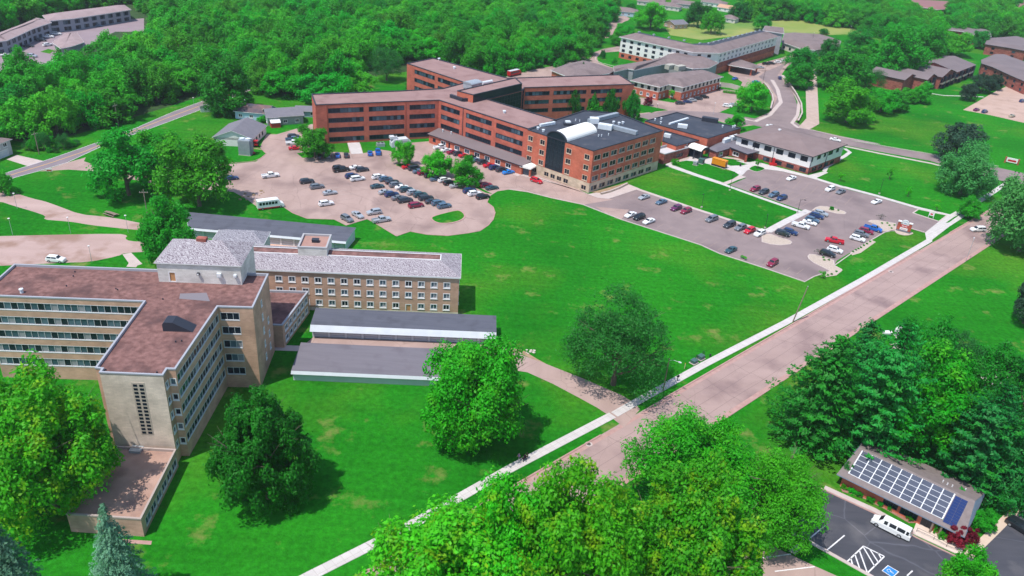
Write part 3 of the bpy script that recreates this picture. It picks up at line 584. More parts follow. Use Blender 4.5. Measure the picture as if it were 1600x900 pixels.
# stall lines
def stall(s, pts, n, m=None, wd=.1, z=.04):
    (x0, y0), (x1, y1), (dx, dy) = pts; bb = MB()
    for i in range(n):
        t = i/max(1, n-1); a = W(s, x0+(x1-x0)*t, y0+(y1-y0)*t); c = W(s, x0+(x1-x0)*t+dx, y0+(y1-y0)*t+dy); o = band([a, c], wd); bb.face([(*p, z) for p in o])
    bb.obj('stall_lines', [m or stallm], kind='structure')
stall('N', ((100,130),(1300,545),(-95,50)), 16); stall('N', ((290,520),(1500,930),(90,-55)), 14)
stall('V', ((100,860),(420,899),(80,-60)), 3); stall('V', ((1190,560),(1010,640),(-120,-50)), 4); stall('C', ((720,560),(1150,720),(110,-60)), 9); stall('C', ((1020,470),(1560,640),(-60,60)), 9)
stall('f', ((1010,300),(1500,500),(-90,10)), 12, mat('faded_marking', (.5,.42,.38), .8)); stall('f', ((480,330),(720,420),(90,-12)), 6, MATS['faded_marking']); stall('G', ((90,730),(460,730),(-20,-110)), 5, MATS['faded_marking'])
# upper right: service roads and lots
flat('upper_lot', WP('B', [(195,690),(400,720),(560,730),(860,640),(930,620),(1100,640),(1140,560),(1010,480),(1060,440),(1250,420),(1270,400),(1540,330),(1700,260),(1700,300),(1540,420),(1490,490),(1595,640),(1640,900),(1100,960),(800,870),(560,820),(100,900),(0,860),(0,800),(120,850),(480,810),(200,750)]), .02, lotc)
flat('curved_drive', [W(*p) for p in [('d',-20,450),('d',110,395),('d',60,470),('d',150,560),('d',195,690),('d',155,745),('d',170,775),('d',0,740),('c',1440,790),('c',1200,715),('c',1300,700),('c',1570,740),('d',20,690),('d',60,610),('d',0,520),('d',-60,480)]], .03, lota)
flat('main_drive', [W(*p) for p in [('c',760,720),('c',1000,690),('c',1250,700),('c',1570,745),('d',0,735),('d',160,755),('d',230,800),('d',450,850),('d',700,898),('h',920,80),('h',1420,165),('w',1560,262),('w',1620,275),('w',1600,290),('w',1530,275),('h',1410,205),('h',880,108),('h',600,60),('h',480,20),('C',700,60),('C',560,0),('c',1250,760),('c',900,760)]], .026, lota)
kline('kerb', [('d',200,800),('d',270,812),('d',450,855),('d',700,903),('h',920,78),('h',1420,163),('w',1560,260)], .3)
walk('sidewalk', [('h',880,115),('h',1100,160),('h',1420,222),('w',1520,272)], 1.6, .1, conc)
walk('concrete_edge', [('d',25,500),('d',60,560),('d',80,640),('d',10,720),('C',800,50),('C',700,25)], 2.0, .1, conc); walk('concrete_edge', [('d',90,470),('d',150,540),('d',195,640),('d',185,720),('d',150,770),('d',190,800)], 1.6, .1, conc)
flat('pale_walk', WP('d', [(290,425),(335,425),(305,480),(320,775),(255,812),(190,795),(240,740),(235,520)]), .06, mat('pale_rose_concrete', (.42,.31,.265), .9, var=(.5,.38,.33), scale=.4))
flat('lawn', WP('B', [(935,830),(1100,760),(1340,560),(1410,660),(1380,830),(1250,885)]), .12, grass); flat('lawn', WP('B', [(190,755),(430,800),(330,835),(180,800)]), .08, grass); flat('lawn', WP('B', [(375,720),(480,695),(560,720),(530,745)]), .08, grass)
flat('lawn', WP('B', [(950,545),(1000,560),(1150,600),(1140,615),(950,560)]), .08, grass); flat('lawn', WP('B', [(1340,340),(1420,315),(1530,320),(1370,365)]), .09, grass)
flat('access_road', WP('c', [(-40,480),(0,470),(130,435),(330,400),(470,345),(570,305),(690,285),(680,320),(560,330),(530,360),(540,390),(620,420),(700,440),(400,470),(0,500)]), .02, lotc)
flat('access_road', WP('c', [(570,240),(590,180),(560,150),(700,95),(740,115),(660,160),(640,190),(620,235)]), .022, lotc)
kline('kerb', [('c',690,292),('c',580,315),('c',525,350),('c',520,375),('c',560,395),('c',680,425)], .4)
flat('apartment_lot', [W(*p) for p in [('D',965,745),('D',1290,560),('D',1480,470),('D',1600,420),('D',1800,430),('D',1800,960),('D',1600,880),('D',1250,800)]], .02, mat('tan_concrete_lot', (.44,.30,.24), .9, var=(.5,.35,.29), scale=.1, var2=(.37,.25,.2), scale2=.15))
walk('path', [('D',640,575),('D',760,595),('D',930,600),('D',1180,610)], 1.3, .06, concw)
flat('golf_rough', WP('c', [(960,180),(1180,130),(1320,150),(1500,135),(1600,110),(1700,100),(1900,200),(1870,215),(1650,180),(1560,190),(1400,225),(1180,250),(990,220)]), .02, mat('pale_golf_grass', (.20,.27,.05), .9, var=(.3,.31,.09), scale=.03, var2=(.07,.22,.03), scale2=.02))
flat('golf_rough', WP('d', [(60,150),(200,110),(450,150),(700,190),(650,225),(480,215),(360,220),(100,205)]), .024, MATS['pale_golf_grass'])
# upper left apartments lot
flat('apartment_lot', WP('U', [(-100,600),(0,560),(250,440),(660,290),(1100,220),(1500,190),(1500,330),(1200,330),(900,480),(700,620),(400,700),(0,760),(-100,760)]), .02, mat('rose_asphalt', (.26,.2,.22), .9, var=(.3,.23,.25), scale=.1))
for q in ([(420,540),(500,510),(570,525),(520,560)],[(0,520),(60,505),(60,560),(0,570)],[(540,330),(600,290),(720,285),(600,320)]): flat('lawn', WP('U', q), .05, grass)
# suburb street beyond the senior residence
flat('access_road', WP('P', [(90,380),(110,240),(40,180),(260,170),(350,210),(200,260),(190,330),(160,400)]), .018, lotc)
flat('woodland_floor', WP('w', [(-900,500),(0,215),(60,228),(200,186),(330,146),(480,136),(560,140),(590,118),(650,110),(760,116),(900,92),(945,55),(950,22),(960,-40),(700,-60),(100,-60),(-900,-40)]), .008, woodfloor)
# solar office: lot, walk, verge, second lot
flat('fresh_parking_lot', WP('p', [(265,597),(320,540),(400,425),(490,377),(760,502),(1000,640),(1240,757),(1330,745),(1545,512),(1640,470),(2000,900),(1450,1250),(1100,1150),(740,850),(400,660)]), .03, freshasph)
strip('lot_kerb', [W('p',*q) for q in ((470,368),(760,503),(1000,641),(1262,765))], .3, .15, kerbp)
strip('lot_walk', [W('p',*q) for q in ((485,372),(600,425),(760,497),(1000,630),(1250,745))], 1.2, .12, conc, side=1)
strip('lot_walk', [W('p',*q) for q in ((1290,745),(1420,620),(1560,480))], 1.5, .13, mat('buff_walk', (.55,.42,.32), .9, var=(.6,.47,.37), scale=.8), side=0)
b = MB(); b.face([(*q, .15) for q in WP('L', [(1440,500),(1500,440),(1515,450),(1455,515)])]); b.obj('yellow_kerb_paint', [pybright], kind='structure')
flat('entry_terrace', WP('p', [(1000,560),(1100,600),(1130,640),(1260,700),(1250,745),(1000,630),(985,600)]), .16, mat('buff_terrace', (.62,.5,.42), .9, var=(.68,.56,.48), scale=.8))
flat('mulch_bed', WP('p', [(575,350),(640,345),(820,440),(1000,520),(1000,560),(960,560),(840,490),(700,420),(590,385)]), .05, redm); flat('mulch_bed', WP('p', [(1080,600),(1290,640),(1310,670),(1270,705),(1100,640)]), .05, redm)
strip('lot_kerb', [W('p',*q) for q in ((265,597),(400,660),(740,850),(900,940))], .7, .12, conc)
flat('worn_parking_lot', WP('p', [(-700,760),(-200,690),(60,690),(175,675),(430,795),(560,853),(800,990),(600,1200),(-700,1200)]), .02, lotc)
flat('path', WP('p', [(290,718),(370,655),(402,672),(325,735)]), .1, conc)
def pstripe(s, a, c, wd=.22, z=.045, m=paintw, bb=None):
    o = band([W(s,*a), W(s,*c)], wd); B0 = bb or MB(); B0.face([(*p, z) for p in o]); 
    return B0
B0 = MB()
for a, c in (((395,657),(497,572)),((498,716),(603,628)),((615,776),(708,688)),((732,836),(824,745)),((708,688),(824,745)),((950,853),(980,825)),
             ((650,800),(636,752)),((690,822),(660,733)),((730,838),(685,712)),((770,800),(708,695)),((790,778),(745,708)),((808,760),(790,728))): pstripe('p', a, c, bb=B0)
B0.obj('stall_lines', [paintw], kind='structure')
B0 = MB()
for a, c in (((82,762),(305,732)),((215,828),(438,802)),((60,690),(175,672))): pstripe('p', a, c, bb=B0, wd=.2, z=.03)
B0.obj('stall_lines', [paintw], kind='structure')
# accessible bay: blue square, white border and the wheelchair symbol
q4 = [W('p',*q) for q in ((815,825),(845,798),(900,830),(868,860))]
B0 = MB(); B0.face([(*p, .044) for p in q4]); B0.obj('accessible_bay_mark', [blue_p], kind='structure')
B0 = MB(); i4 = ccw(q4); o4 = inset(i4, -.12)
for i in range(4): j = (i+1) % 4; B0.face([(*o4[i], .046), (*o4[j], .046), (*i4[j], .046), (*i4[i], .046)])
cx, cy = sum(p[0] for p in q4)/4, sum(p[1] for p in q4)/4; ex = (Vector(q4[3])-Vector(q4[0])).normalized()*.0+(Vector(q4[2])-Vector(q4[1])).normalized(); ux, uy = ex.x, ex.y
def loc2(x, y): return (cx+x*uy*-1+y*ux*-1*-1, cy+x*ux+y*uy)
def seg2(a, c, wd=.11): B0.face([(*p, .05) for p in band([loc2(*a), loc2(*c)], wd)])
for k in range(14):
    a0, a1 = math.radians(-200+k*17), math.radians(-200+(k+1)*17); seg2((-.06+.33*math.cos(a0), -.18+.33*math.sin(a0)), (-.06+.33*math.cos(a1), -.18+.33*math.sin(a1)), .08)
seg2((-.05,.38), (-.05,.0)); seg2((-.05,.18), (.2,.18), .08); seg2((-.05,.0), (.25,.0)); seg2((.25,.03), (.36,-.34)); 
for k in range(8):
    a0 = math.pi*2*k/8; a1 = math.pi*2*(k+1)/8; B0.face([(*loc2(-.05, .5), .05), (*loc2(-.05+.09*math.cos(a0), .5+.09*math.sin(a0)), .05), (*loc2(-.05+.09*math.cos(a1), .5+.09*math.sin(a1)), .05)])
B0.obj('accessible_bay_symbol', [paintw], kind='structure')
flat('bare_patch', WP('p', [(170,60),(270,50),(300,110),(350,130),(250,140),(200,100)]), .01, soilp)
flat('rocky_patch', WP('O', [(1060,620),(1280,535),(1480,590),(1470,760),(1340,720),(1150,670)]), .02, soilp); flat('rocky_patch', WP('O', [(60,180),(240,210),(230,350),(150,320)]), .02, soilp)
flat('light_lawn', WP('O', [(1340,170),(1597,50),(1800,60),(1800,420),(1400,420)]), .02, lightp)

# extra wear: bare and straw patches on the lawns, stains and tar seams on the paving
for s_, cx_, cy_, rx, ry, m_ in (('m',100,80,120,50,dryp),('m',390,240,60,18,soilp),('m',1440,90,50,20,soilp),('C',300,512,70,22,soilp),('C',450,635,60,22,soilp),('C',830,735,60,30,soilp),('C',440,455,60,18,soilp),('C',835,810,60,28,soilp),('h',970,290,60,50,dryp),('h',1490,150,0,0,dryp),('D',860,825,60,30,soilp),('D',480,690,120,40,dryp),('D',380,770,80,20,dryp),('n',1280,440,80,40,dryp),('n',960,610,60,20,dryp),('n',1040,590,50,16,soilp),('n',1170,500,80,40,dryp),('w',360,790,30,12,soilp),('w',30,330,60,14,dryp),('w',190,330,50,14,dryp),('w',590,380,24,9,soilp),('j',780,190,0,0,dryp),('w',1440,420,60,20,dryp),('w',1500,470,50,20,dryp),('w',1560,200,60,16,dryp),('w',1380,230,50,12,dryp),('w',1290,700,60,30,soilp)):
    if not rx: continue
    flat('worn_patch', smoothpoly([W(s_, cx_+rx*math.cos(k*.785), cy_+ry*math.sin(k*.785)) for k in range(8)], 1), .004+.0007*((cx_+cy_) % 7) if m_ is dryp else .010, m_)
for s_, cx_, cy_, rx, ry in (('R',580,520,150,50),('R',90,220,120,30),('f',420,250,120,18),('f',900,400,110,25),('f',1150,370,90,30),('f',760,330,80,20),('H',1150,770,220,40),('H',900,640,120,25),('w',1290,470,60,22),('w',1180,560,50,20),('w',1420,420,50,18),('G',1000,730,160,40),('n',700,620,120,40),('e',500,760,220,50),('w',930,700,40,16),('C',300,800,0,0)):
    if rx: flat('paving_stain', [W(s_, cx_+rx*math.cos(k*.785), cy_+ry*math.sin(k*.785)) for k in range(8)], .0385, tarp)
tarl = mat('tar_seam', (.15,.105,.105), .9, var=(.22,.16,.155), scale=.6); rs_ = random.Random(8)
B0 = MB()
def seam(pts, wd=.07, z=.04):
    o = band(pts, wd); n = len(pts)
    for i in range(n-1): B0.face([(*o[i], z), (*o[i+1], z), (*o[2*n-2-i], z), (*o[2*n-1-i], z)])
def wander(a, c, n=9, am=.5): a, c = Vector(a), Vector(c); nn = (c-a).normalized(); nn = Vector((-nn.y, nn.x)); return [tuple(a.lerp(c, k/n)+nn*rs_.uniform(-am, am)*(0 < k < n)) for k in range(n+1)]
for off in (-6.2, -3.4, -9.4): seam(wander(along(-120, off), along(200, off), 60, .12), .06)
for k in range(26): t_ = -110+k*12+rs_.uniform(-4, 4); seam(wander(along(t_, -1.2), along(t_+rs_.uniform(-4, 4), SW+1.2), 7, .35), .07)
B0.obj('tar_seams', [tarl], kind='structure'); B0 = MB()
for a, c in (((100,340),(330,200)),((330,420),(760,330)),((500,260),(900,390)),((740,380),(1100,540)),((620,440),(860,520)),((350,230),(1050,170)),((900,320),(1500,480)),((640,470),(810,440)),((1050,250),(1500,370)),((430,290),(480,500)),((700,240),(900,330)),((820,560),(1300,620))): seam(wander(W('f',*a), W('f',*c), 10, .6), .07, .042)
for a, c in (((0,330),(220,440)),((760,700),(1100,690)),((860,620),(1250,760))): seam(wander(W('H',*a), W('H',*c), 8, .4), .08, .042)
B0.obj('tar_seams', [tarl], kind='structure')
# ================================================================== BUILDINGS
# ---- five-storey residence, left
FT = [(-102.6,130.3),(-71.7,132.6),(-69.8,109.7),(-68.6,109.6),(-68.5,108.5),(-58.0,109.1),(-58.1,111.0),(-56.7,111.1),(-57.3,132.8),(-50.6,133.4),(-51.9,147.6),(-103.6,143.5)]
t = Bld('residence_tower', 'tan brick residence with brown gravel roof and ribbon windows on every storey', 'building', FT)
hs = {}
def ribs(L, n, z0=1.3, st=3.62, h=1.35, a=.3, sty='long', gap=0.0):
    out = []
    for k in range(n):
        out.append((a, L-.35, z0+st*k, z0+st*k+h, sty, max(1, int(L/1.28)), 1))
    return out
st = 3.24
hs[0] = ribs(31.0, 5, 3.3, st, 1.65); hs[1] = ribs(22.9, 5, 3.3, st, 1.65)
hs[7] = ribs(21.7, 5, 3.2, st, 1.65)
hs[8] = [(.35, 3.95, 3.3+st*k, 4.95+st*k, 'long', 3, 1) for k in range(5)]
hs[9] = [(6.2, 7.0, 2.9+st*k, 4.2+st*k, 'sash') for k in range(5)]+[(10.3, 11.1, 2.9+st*k, 4.2+st*k, 'sash') for k in range(3)]
hs[6] = [(.25, 1.2, 3.0+st*k, 4.3+st*k, 'white') for k in range(5)]
hs[5] = [(.5, 1.5, 3.0+st*k, 4.3+st*k, 'white') for k in range(5)]
t.walls(0, 18.9, tanb, hs, mats={4: stoneb, 3: stoneb})
t.walls(18.9, 19.3, tanb, name='cornice')
t.flatroof(19.3, gravroof, trim=mat('light_coping', (.36,.37,.41), .5), pw=.28)
# pierced vent panel on the stone end wall
p, q = FT[4], FT[5]; L_ = math.hypot(q[0]-p[0], q[1]-p[1]); az = math.atan2(q[1]-p[1], q[0]-p[0]); X = Matrix.Translation((p[0], p[1], 0)) @ Matrix.Rotation(az, 4, 'Z')
b = MB(); b2 = MB()
b.box(4.95, 7.15, -.05, .02, 6.3, 17.5, 0, X)
for k in range(14):
    for c in range(2): b2.box(5.2+c*1.05, 5.9+c*1.05, -.075, -.052, 6.5+k*.78, 6.98+k*.78, 0, X)
g = t.part(b, 'vent_panel', [mat('tan_vent_panel', (.52,.43,.36), .8)]); o = t.part(b2, 'vent_opening', [glass_d])
# roof things
b = MB(); c0 = W('i',955,590,18.9); c1 = W('i',1130,595,18.9); az = math.atan2(c1[1]-c0[1], c1[0]-c0[0]); X = Matrix.Translation((c0[0], c0[1], 18.85)) @ Matrix.Rotation(az, 4, 'Z'); Lh = math.hypot(c1[0]-c0[0], c1[1]-c0[1])
pr = [(0,0),(Lh,0),(Lh*.35,1.9),(Lh*.06,1.9),(0,1.5)]
for y in (0, 2.6): b.face([tuple(X @ Vector((x, y, z))) for x, z in (pr if y == 0 else pr[::-1])])
for i in range(5): a, c = pr[i], pr[(i+1) % 5]; b.face([tuple(X @ Vector(v)) for v in ((a[0],0,a[1]),(a[0],2.6,a[1]),(c[0],2.6,c[1]),(c[0],0,c[1]))])
t.part(b, 'roof_hatch_housing', [darktrim])
b = MB(); b.face([(*W('i',x,y,18.87), 18.87) for x, y in ((1050,400),(1230,415),(1210,365),(1055,370))]); t.part(b, 'roof_patch', [mat('tar_patch', (.2,.18,.2), .8)])
b = MB(); b.cyl((*W('i',128,365,18.85), 18.85), (*W('i',128,365,18.85), 19.6), .35, .25, 10); b.cyl((*W('i',128,365,18.85), 19.6), (*W('i',128,365,18.85), 19.75), .45, .4, 10); t.part(b, 'roof_vent', [metalw])
for i, (x_, y_) in enumerate(((440,245),(390,328),(955,405),(680,345),(690,350),(430,150+120),(1030,655),(1065,650),(920,835),(620,820))):
    p = W('i',x_,y_,18.85); b = MB(); b.cyl((*p, 18.85), (*p, 19.15), .14, .12, 8); t.part(b, 'roof_drain', [darktrim])
# ---- white-brick stair tower with its slate hip roof
PH = [(-72.6,141.5),(-55.9,142.8),(-56.7,153.5),(-73.4,152.3)]
t2 = Bld('rooftop_penthouse', 'white brick penthouse block with weathered slate hip roof rising above the tan residence', 'building', PH)
t2.walls(0, 23.3, pent, {0: [(2.2,3.5,19.0,21.2,'door')]}); t2.hip(PH, 23.4, 2.9, .35, slate, gable=False, hipin=5.2, trim=whitetrim)
for u, zz, s_ in ((8.2,20.9,.5),(12.4,20.6,.9),(15.6,20.7,.6)):
    a = Vector(PH[0]); d = (Vector(PH[1])-a).normalized(); q = a+d*u; X = Matrix.Translation((q.x, q.y, zz)) @ Matrix.Rotation(math.atan2(d.y, d.x), 4, 'Z'); b = MB(); b.box(-s_/2, s_/2, -.5, -.02, 0, s_, 0, X); b.box(-s_*.35, s_*.35, -.54, -.501, s_*.2, s_*.8, 1, X); t2.part(b, 'vent_hood', [metalw if s_ > .55 else darktrim, whitetrim])
b = MB(); c = ((PH[0][0]+PH[2][0])/2-.5, (PH[0][1]+PH[2][1])/2); b.box(c[0]-1.0, c[0]+1.0, c[1]-.6, c[1]+.6, 25.7, 26.75); t2.part(b, 'chimney', [brickm])
# ---- long low brick annex in front of the tower
B5 = [(-68.0,91.3),(-56.2,91.4),(-57.4,111.0),(-59.0,111.0),(-59.0,109.0),(-68.3,108.4)]
t = Bld('low_annex', 'single storey brick annex with brown roof under the yellow green tree', 'building', [(-68.0,91.3),(-56.2,91.4),(-57.5,108.2),(-68.3,107.9)])
t.walls(0, 3.9, brickmat('pink_brick', (.55,.34,.26), (.48,.29,.22), (.46,.32,.26), 1, .8, .3), {1: row(6, 1.4, 2.55, 2.15, .9, 2.5, 'long', 2)})
t.flatroof(3.9, mat('pale_brown_roof', (.36,.22,.17), .95, var=(.45,.29,.23), scale=.4, var2=(.2,.13,.12), scale2=.25, bump=.4, bscale=4), trim=mat('pale_coping', (.42,.34,.31), .7), pw=.25)
b = MB(); p = W('k', 640, 310, 3.5); b.box(p[0]-1, p[0]+1, p[1]-.8, p[1]+.8, 3.45, 3.9); t.part(b, 'roof_hatch', [metal])
# ---- two-storey connecting wing behind the tower
a0 = W('Y' if 0 else 'i', 0, 0) if 0 else None
REG['Y'] = (280,440,5)
B4 = [(-58.5,148.2),(-50.2,148.8),(-48.6,164.8),(-59.5,163.8)]
t = Bld('connecting_wing', 'low brick connecting wing with brown flat roof between the tower and the three storey wing', 'building', B4)
t.walls(0, 6.0, tanb, {1: [(1.2+2.4*i, 2.9+2.4*i, z, z+1.4, 'sash', 2) for i in range(6) for z in (1.0, 3.7)]}); t.flatroof(6.0, gravroof, trim=MATS['light_coping'])
# ---- three-storey wing with slate mansard
M3 = [(-74.0,164.3),(-12.9,168.9),(-13.85,181.2),(-74.9,176.6)]
t = Bld('three_storey_wing', 'three storey tan brick wing with pale weathered slate roof and rows of square windows', 'building', M3)
hs = {0: []}
for i in range(14):
    u = 17.5+3.085*i
    for r_, zc in enumerate((2.2, 5.3, 8.35)):
        if r_ == 0 and i < 2: continue
        if r_ == 0 and i == 10: hs[0].append((u+.1, u+1.4, .3, 2.6, 'door')); continue
        hs[0].append((u, u+1.5, zc-.72, zc+.72, 'sash', 2, 1))
hs[1] = [(3, 4.2, z, z+1.5, 'sash') for z in (1.5,4.6,7.7)]+[(8, 9.2, z, z+1.5, 'sash') for z in (1.5,4.6,7.7)]
t.walls(0, 10.5, tanb, hs)
b = MB(); pp = inset(t.foot, -.06); b.prism(pp, 0, .9); b.v = b.v[:-4]; b.f.pop(); b.m.pop(); b.uv.pop(); t.part(b, 'base_course', [stoneb])
t.mansard(10.8, 1.9, 4.6, slate, gravroof, over=.35, trim=whitetrim, fas=.35)
b = MB()
inn = inset(t.foot, 4.6)
for i in range(4):
    j = (i+1) % 4; i2 = inset(t.foot, 4.85); b.face([(*inn[i],12.86),(*inn[j],12.86),(*i2[j],12.86),(*i2[i],12.86)]); b.face([(*inn[i],12.7),(*inn[j],12.7),(*inn[j],12.86),(*inn[i],12.86)])
t.part(b, 'roof_coping', [whitetrim])
q = rect(W('j',460,182,14.9), 4.9, 6.9, 7.6); t.walls(11.5, 14.9, pent, pts=q, name='lift_house'); t.flatroof(14.9, mat('rose_roof', (.34,.19,.16), .95, var=(.4,.24,.2), scale=.6), pts=q, name='lift_house_roof')
roofbox(t, 'roof_vent', 'j', 572, 150, 14.5, 1.6, 1.3, .7, darktrim, 5)
# ---- slate-roofed rear block
q = rect((-76.5,171.9+5.7), 4.9, 13.5, 6.6)
q = rect((-76.0,177.6), 4.9, 12.6, 7.0); t = Bld('rear_slate_block', 'small rear block with grey slate hip roof behind the white penthouse', 'building', q)
t.walls(0, 10.6, pent); t.mansard(10.8, 1.8, 3.0, slatemat('dark_slate', (.34,.33,.36), (.17,.16,.19)), MATS['dark_slate'], over=.25)
# ---- garages
def garage(label, q, z0, z1, doors, m, fas, group='long garage buildings round the tan residence', fm=whitem):
    g = Bld('garage_block', label, 'garage', q, group)
    L_ = math.hypot(q[1][0]-q[0][0], q[1][1]-q[0][1]); hs = {}
    if doors: wd = L_/doors; hs[0] = [(i*wd+.35, (i+1)*wd-.35, .05, z0-fas+.1, 'garage', 1, 4) for i in range(doors)]
    g.walls(0, z0, fm, hs)
    b = MB(); q2 = inset(ccw(q), -.25); lo, hi = z0, z1
    zz = [lo, lo, hi, hi]; b.face([(*q2[k], zz[k]+.06) for k in range(4)]); g.part(b, 'roof', [m])
    b = MB()
    o2 = inset(ccw(q), -.25-(.9 if fas > 1 else .35)); o2 = [o2[0], o2[1], q2[2], q2[3]]; o2 = [(q2[0][0], o2[0][1]), (q2[1][0], o2[1][1]), q2[2], q2[3]]
    for i in range(4): j = (i+1) % 4; b.face([(*o2[i], zz[i]-fas if i < 2 else zz[i]-.3), (*o2[j], zz[j]-fas if j < 2 else zz[j]-.3), (*q2[j], zz[j]+.05), (*q2[i], zz[i]+.05)])
    for i in (1, 3):
        j = (i+1) % 4; Q = ccw(q); b.face([(*Q[i], z0-.1), (*Q[j], z0-.1), (*Q[j], zz[j]), (*Q[i], zz[i])])
    g.part(b, 'fascia', [fm]); return g
G1 = rect((-45.2,154.2), 3.7, 42.2, 6.2)
garage('long white garage with blue grey roof and doors below the three storey wing', G1, 3.4, 4.0, 11, garroof, 1.25)
G2 = rect((-44.8,136.9), 3.2, 31.0, 9.3)
garage('wide grey brown garage roof seen from behind left of the bright tree', G2, 2.5, 3.3, 0, garroof2, .6)
G3 = [(-92,201.2),(-47.6,200.0),(-46.6,207.6),(-96,209.5)]
garage('long rear garage with blue grey roof and white doors beside the big parking lot', G3, 2.9, 3.7, 12, garroof, .5)
# ================================================================== red brick hospital
HF = [(-77.9,287.9),(-34.2,307.3),(1.5,278.2),(12.0,292.3),(-15.6,314.2),(-1.9,331.9),(-1.2,336.8),(47.8,357.9),(42.4,374.4),(-4.3,353.4),(-8.7,351.1),(-45.4,379.2),(-55.6,364.5),(-26.7,337.7),(-34.7,325.5),(-50.7,316.8),(-83.0,302.0)]
t = Bld('hospital_building', 'red brick four storey hospital with splayed wings, dark ribbon windows and flat reddish roofs', 'building', HF)
hs = {0: [], 1: [], 5: [], 6: [], 11: [], 9: []}
zr = [(12.0,13.75),(8.3,10.0),(4.6,6.3),(.9,2.6)]
for k, (za, zb) in enumerate(zr):
    stl = 'ribbon' if k < 2 else 'ribbonlow'
    hs[0] += [(4.6,17.9,za,zb,stl if k < 3 else 'ribbon',9), (20.0,33.8,za,zb,stl,10), (36.0,46.2,za,zb,stl,7)]
    hs[1] += [(1.4,11.5,za,zb,stl,6), (15.1,28.3,za,zb,stl,9), (30.7,43.8,za,zb,stl,9)]
    if k < 3: hs[6] += [(.6,11.9,za-.2,zb-.3,stl,7), (13.9,29.6,za-.2,zb-.3,stl,10), (32.0,47.6,za-.2,zb-.3,stl,10)]
    if k < 3: hs[11] += []; 
for k, (za, zb) in enumerate(zr): hs[12] = hs.get(12, [])+[(5.6,19.6,za,zb,'ribbon',9), (21.9,36.2,za,zb,'ribbon',9)]
hs[4] = [(.3, 21.9, .5, 14.9, 'curtain', 12, 9)]; hs[5] = [(.3, 4.5, .5, 14.9, 'curtain', 3, 9)]
t.walls(0, 15.35, brick, hs); t.flatroof(15.4, redroof, trim=darktrim, par=.3)
CO = [(-20.9,307.9),(-2.3,331.6),(-5.4,341.2),(-27.6,312.3)]
t.walls(15.1, 18.3, bricko, pts=CO, name='penthouse_wall', edges=[2, 3]); t.walls(14.9, 18.3, glasscore, {}, pts=CO, name='penthouse_glazing', edges=[0, 1]); t.flatroof(18.3, redroof, trim=darktrim, par=.3, pts=CO, name='penthouse_roof')
# rooftop air handler
p = W('A', 790, 345, 16.8); X = Matrix.Translation((p[0], p[1], 15.1)) @ Matrix.Rotation(math.radians(52), 4, 'Z'); b = MB(); b.box(-3.2, 3.2, -2.4, 2.4, .2, 2.5, 0, X)
for k in range(6):
    a0, a1 = math.pi*k/6, math.pi*(k+1)/6
    b.face([tuple(X @ Vector(v)) for v in ((-3.4,-2.6*math.cos(a0),2.5+math.sin(a0)*.7),(-3.4,-2.6*math.cos(a1),2.5+math.sin(a1)*.7),(3.4,-2.6*math.cos(a1),2.5+math.sin(a1)*.7),(3.4,-2.6*math.cos(a0),2.5+math.sin(a0)*.7))])
b.face([tuple(X @ Vector((-3.4,-2.6*math.cos(math.pi*k/6),2.5+math.sin(math.pi*k/6)*.7))) for k in range(7)]); b.face([tuple(X @ Vector((3.4,-2.6*math.cos(math.pi*k/6),2.5+math.sin(math.pi*k/6)*.7))) for k in range(7)])
t.part(b, 'air_handler', [metal]); b = MB(); a_ = W('A', 890, 335, 16); c_ = W('A', 990, 315, 16); b.cyl((*a_, 16.1), (*c_, 16.1), .7, .7, 10); t.part(b, 'roof_duct', [metalw])
b = MB(); P_ = WP('A', [(560,475),(690,520),(790,510)], 15.3)
for i in range(2):
    d = Vector(P_[i+1])-Vector(P_[i]); X = Matrix.Translation((P_[i][0], P_[i][1], 15.1)) @ Matrix.Rotation(math.atan2(d.y, d.x), 4, 'Z'); b.box(0, d.length, -.5, .5, 0, 1.3-.01*i, 0, X)
t.part(b, 'stair_upstand', [darktrim])
for s_, x, y in (('A',1120,640),('A',600,180),('A',440,90)):
    p = W(s_, x, y, 15.2); b = MB(); b.cyl((*p, 15.1), (*p, 15.8), .5, .4, 10); b.cyl((*p, 15.8), (*p, 16.05), .7, .6, 10); t.part(b, 'roof_vent', [metalw])
# seams down the walls
for e, u in ((0, 34.4), (1, 13.4), (0, 4.15)):
    p_, q_ = HF[e], HF[e+1]; d = (Vector(q_)-Vector(p_)).normalized(); o_ = Vector(p_)+d*u; X = Matrix.Translation((o_.x, o_.y, 0)) @ Matrix.Rotation(math.atan2(d.y, d.x), 4, 'Z'); b = MB(); b.box(-.14, .14, -.12, -.003, 0, 15.1, 0, X); t.part(b, 'downpipe', [darktrim if u == 13.4 else brickd])
# single-storey front annex
AN = [(-36.8,300.4),(0.4,271.6),(4.6,277.0),(-33.0,305.9)]
AN = [(-37.0,300.2),(0.2,271.9),(3.6,276.2),(-33.7,305.8)]
t.walls(0, 3.6, bricko, {0: [(2.2,3.6,1.1,2.5,'plain'),(6.5,9.0,1.0,2.6,'white',2),(10.6,11.3,.05,2.8,'plain')]+[(13.8+5.1*i, 16.2+5.1*i, 1.0, 2.6, 'white', 2) for i in range(6)]}, pts=AN, name='annex_wall')
b = MB(); q2 = inset(ccw(AN), -.5); zz = (3.7,3.7,4.4,4.4); b.face([(*q2[i], zz[i]) for i in range(4)]); 
for i in range(4): j = (i+1) % 4; b.face([(*q2[i], 3.35), (*q2[j], 3.35), (*q2[j], zz[j]), (*q2[i], zz[i])], 1)
b.face([(*q2[i], 3.35) for i in (3,2,1,0)], 1)
t.part(b, 'annex_roof', [tanroof, darktrim])
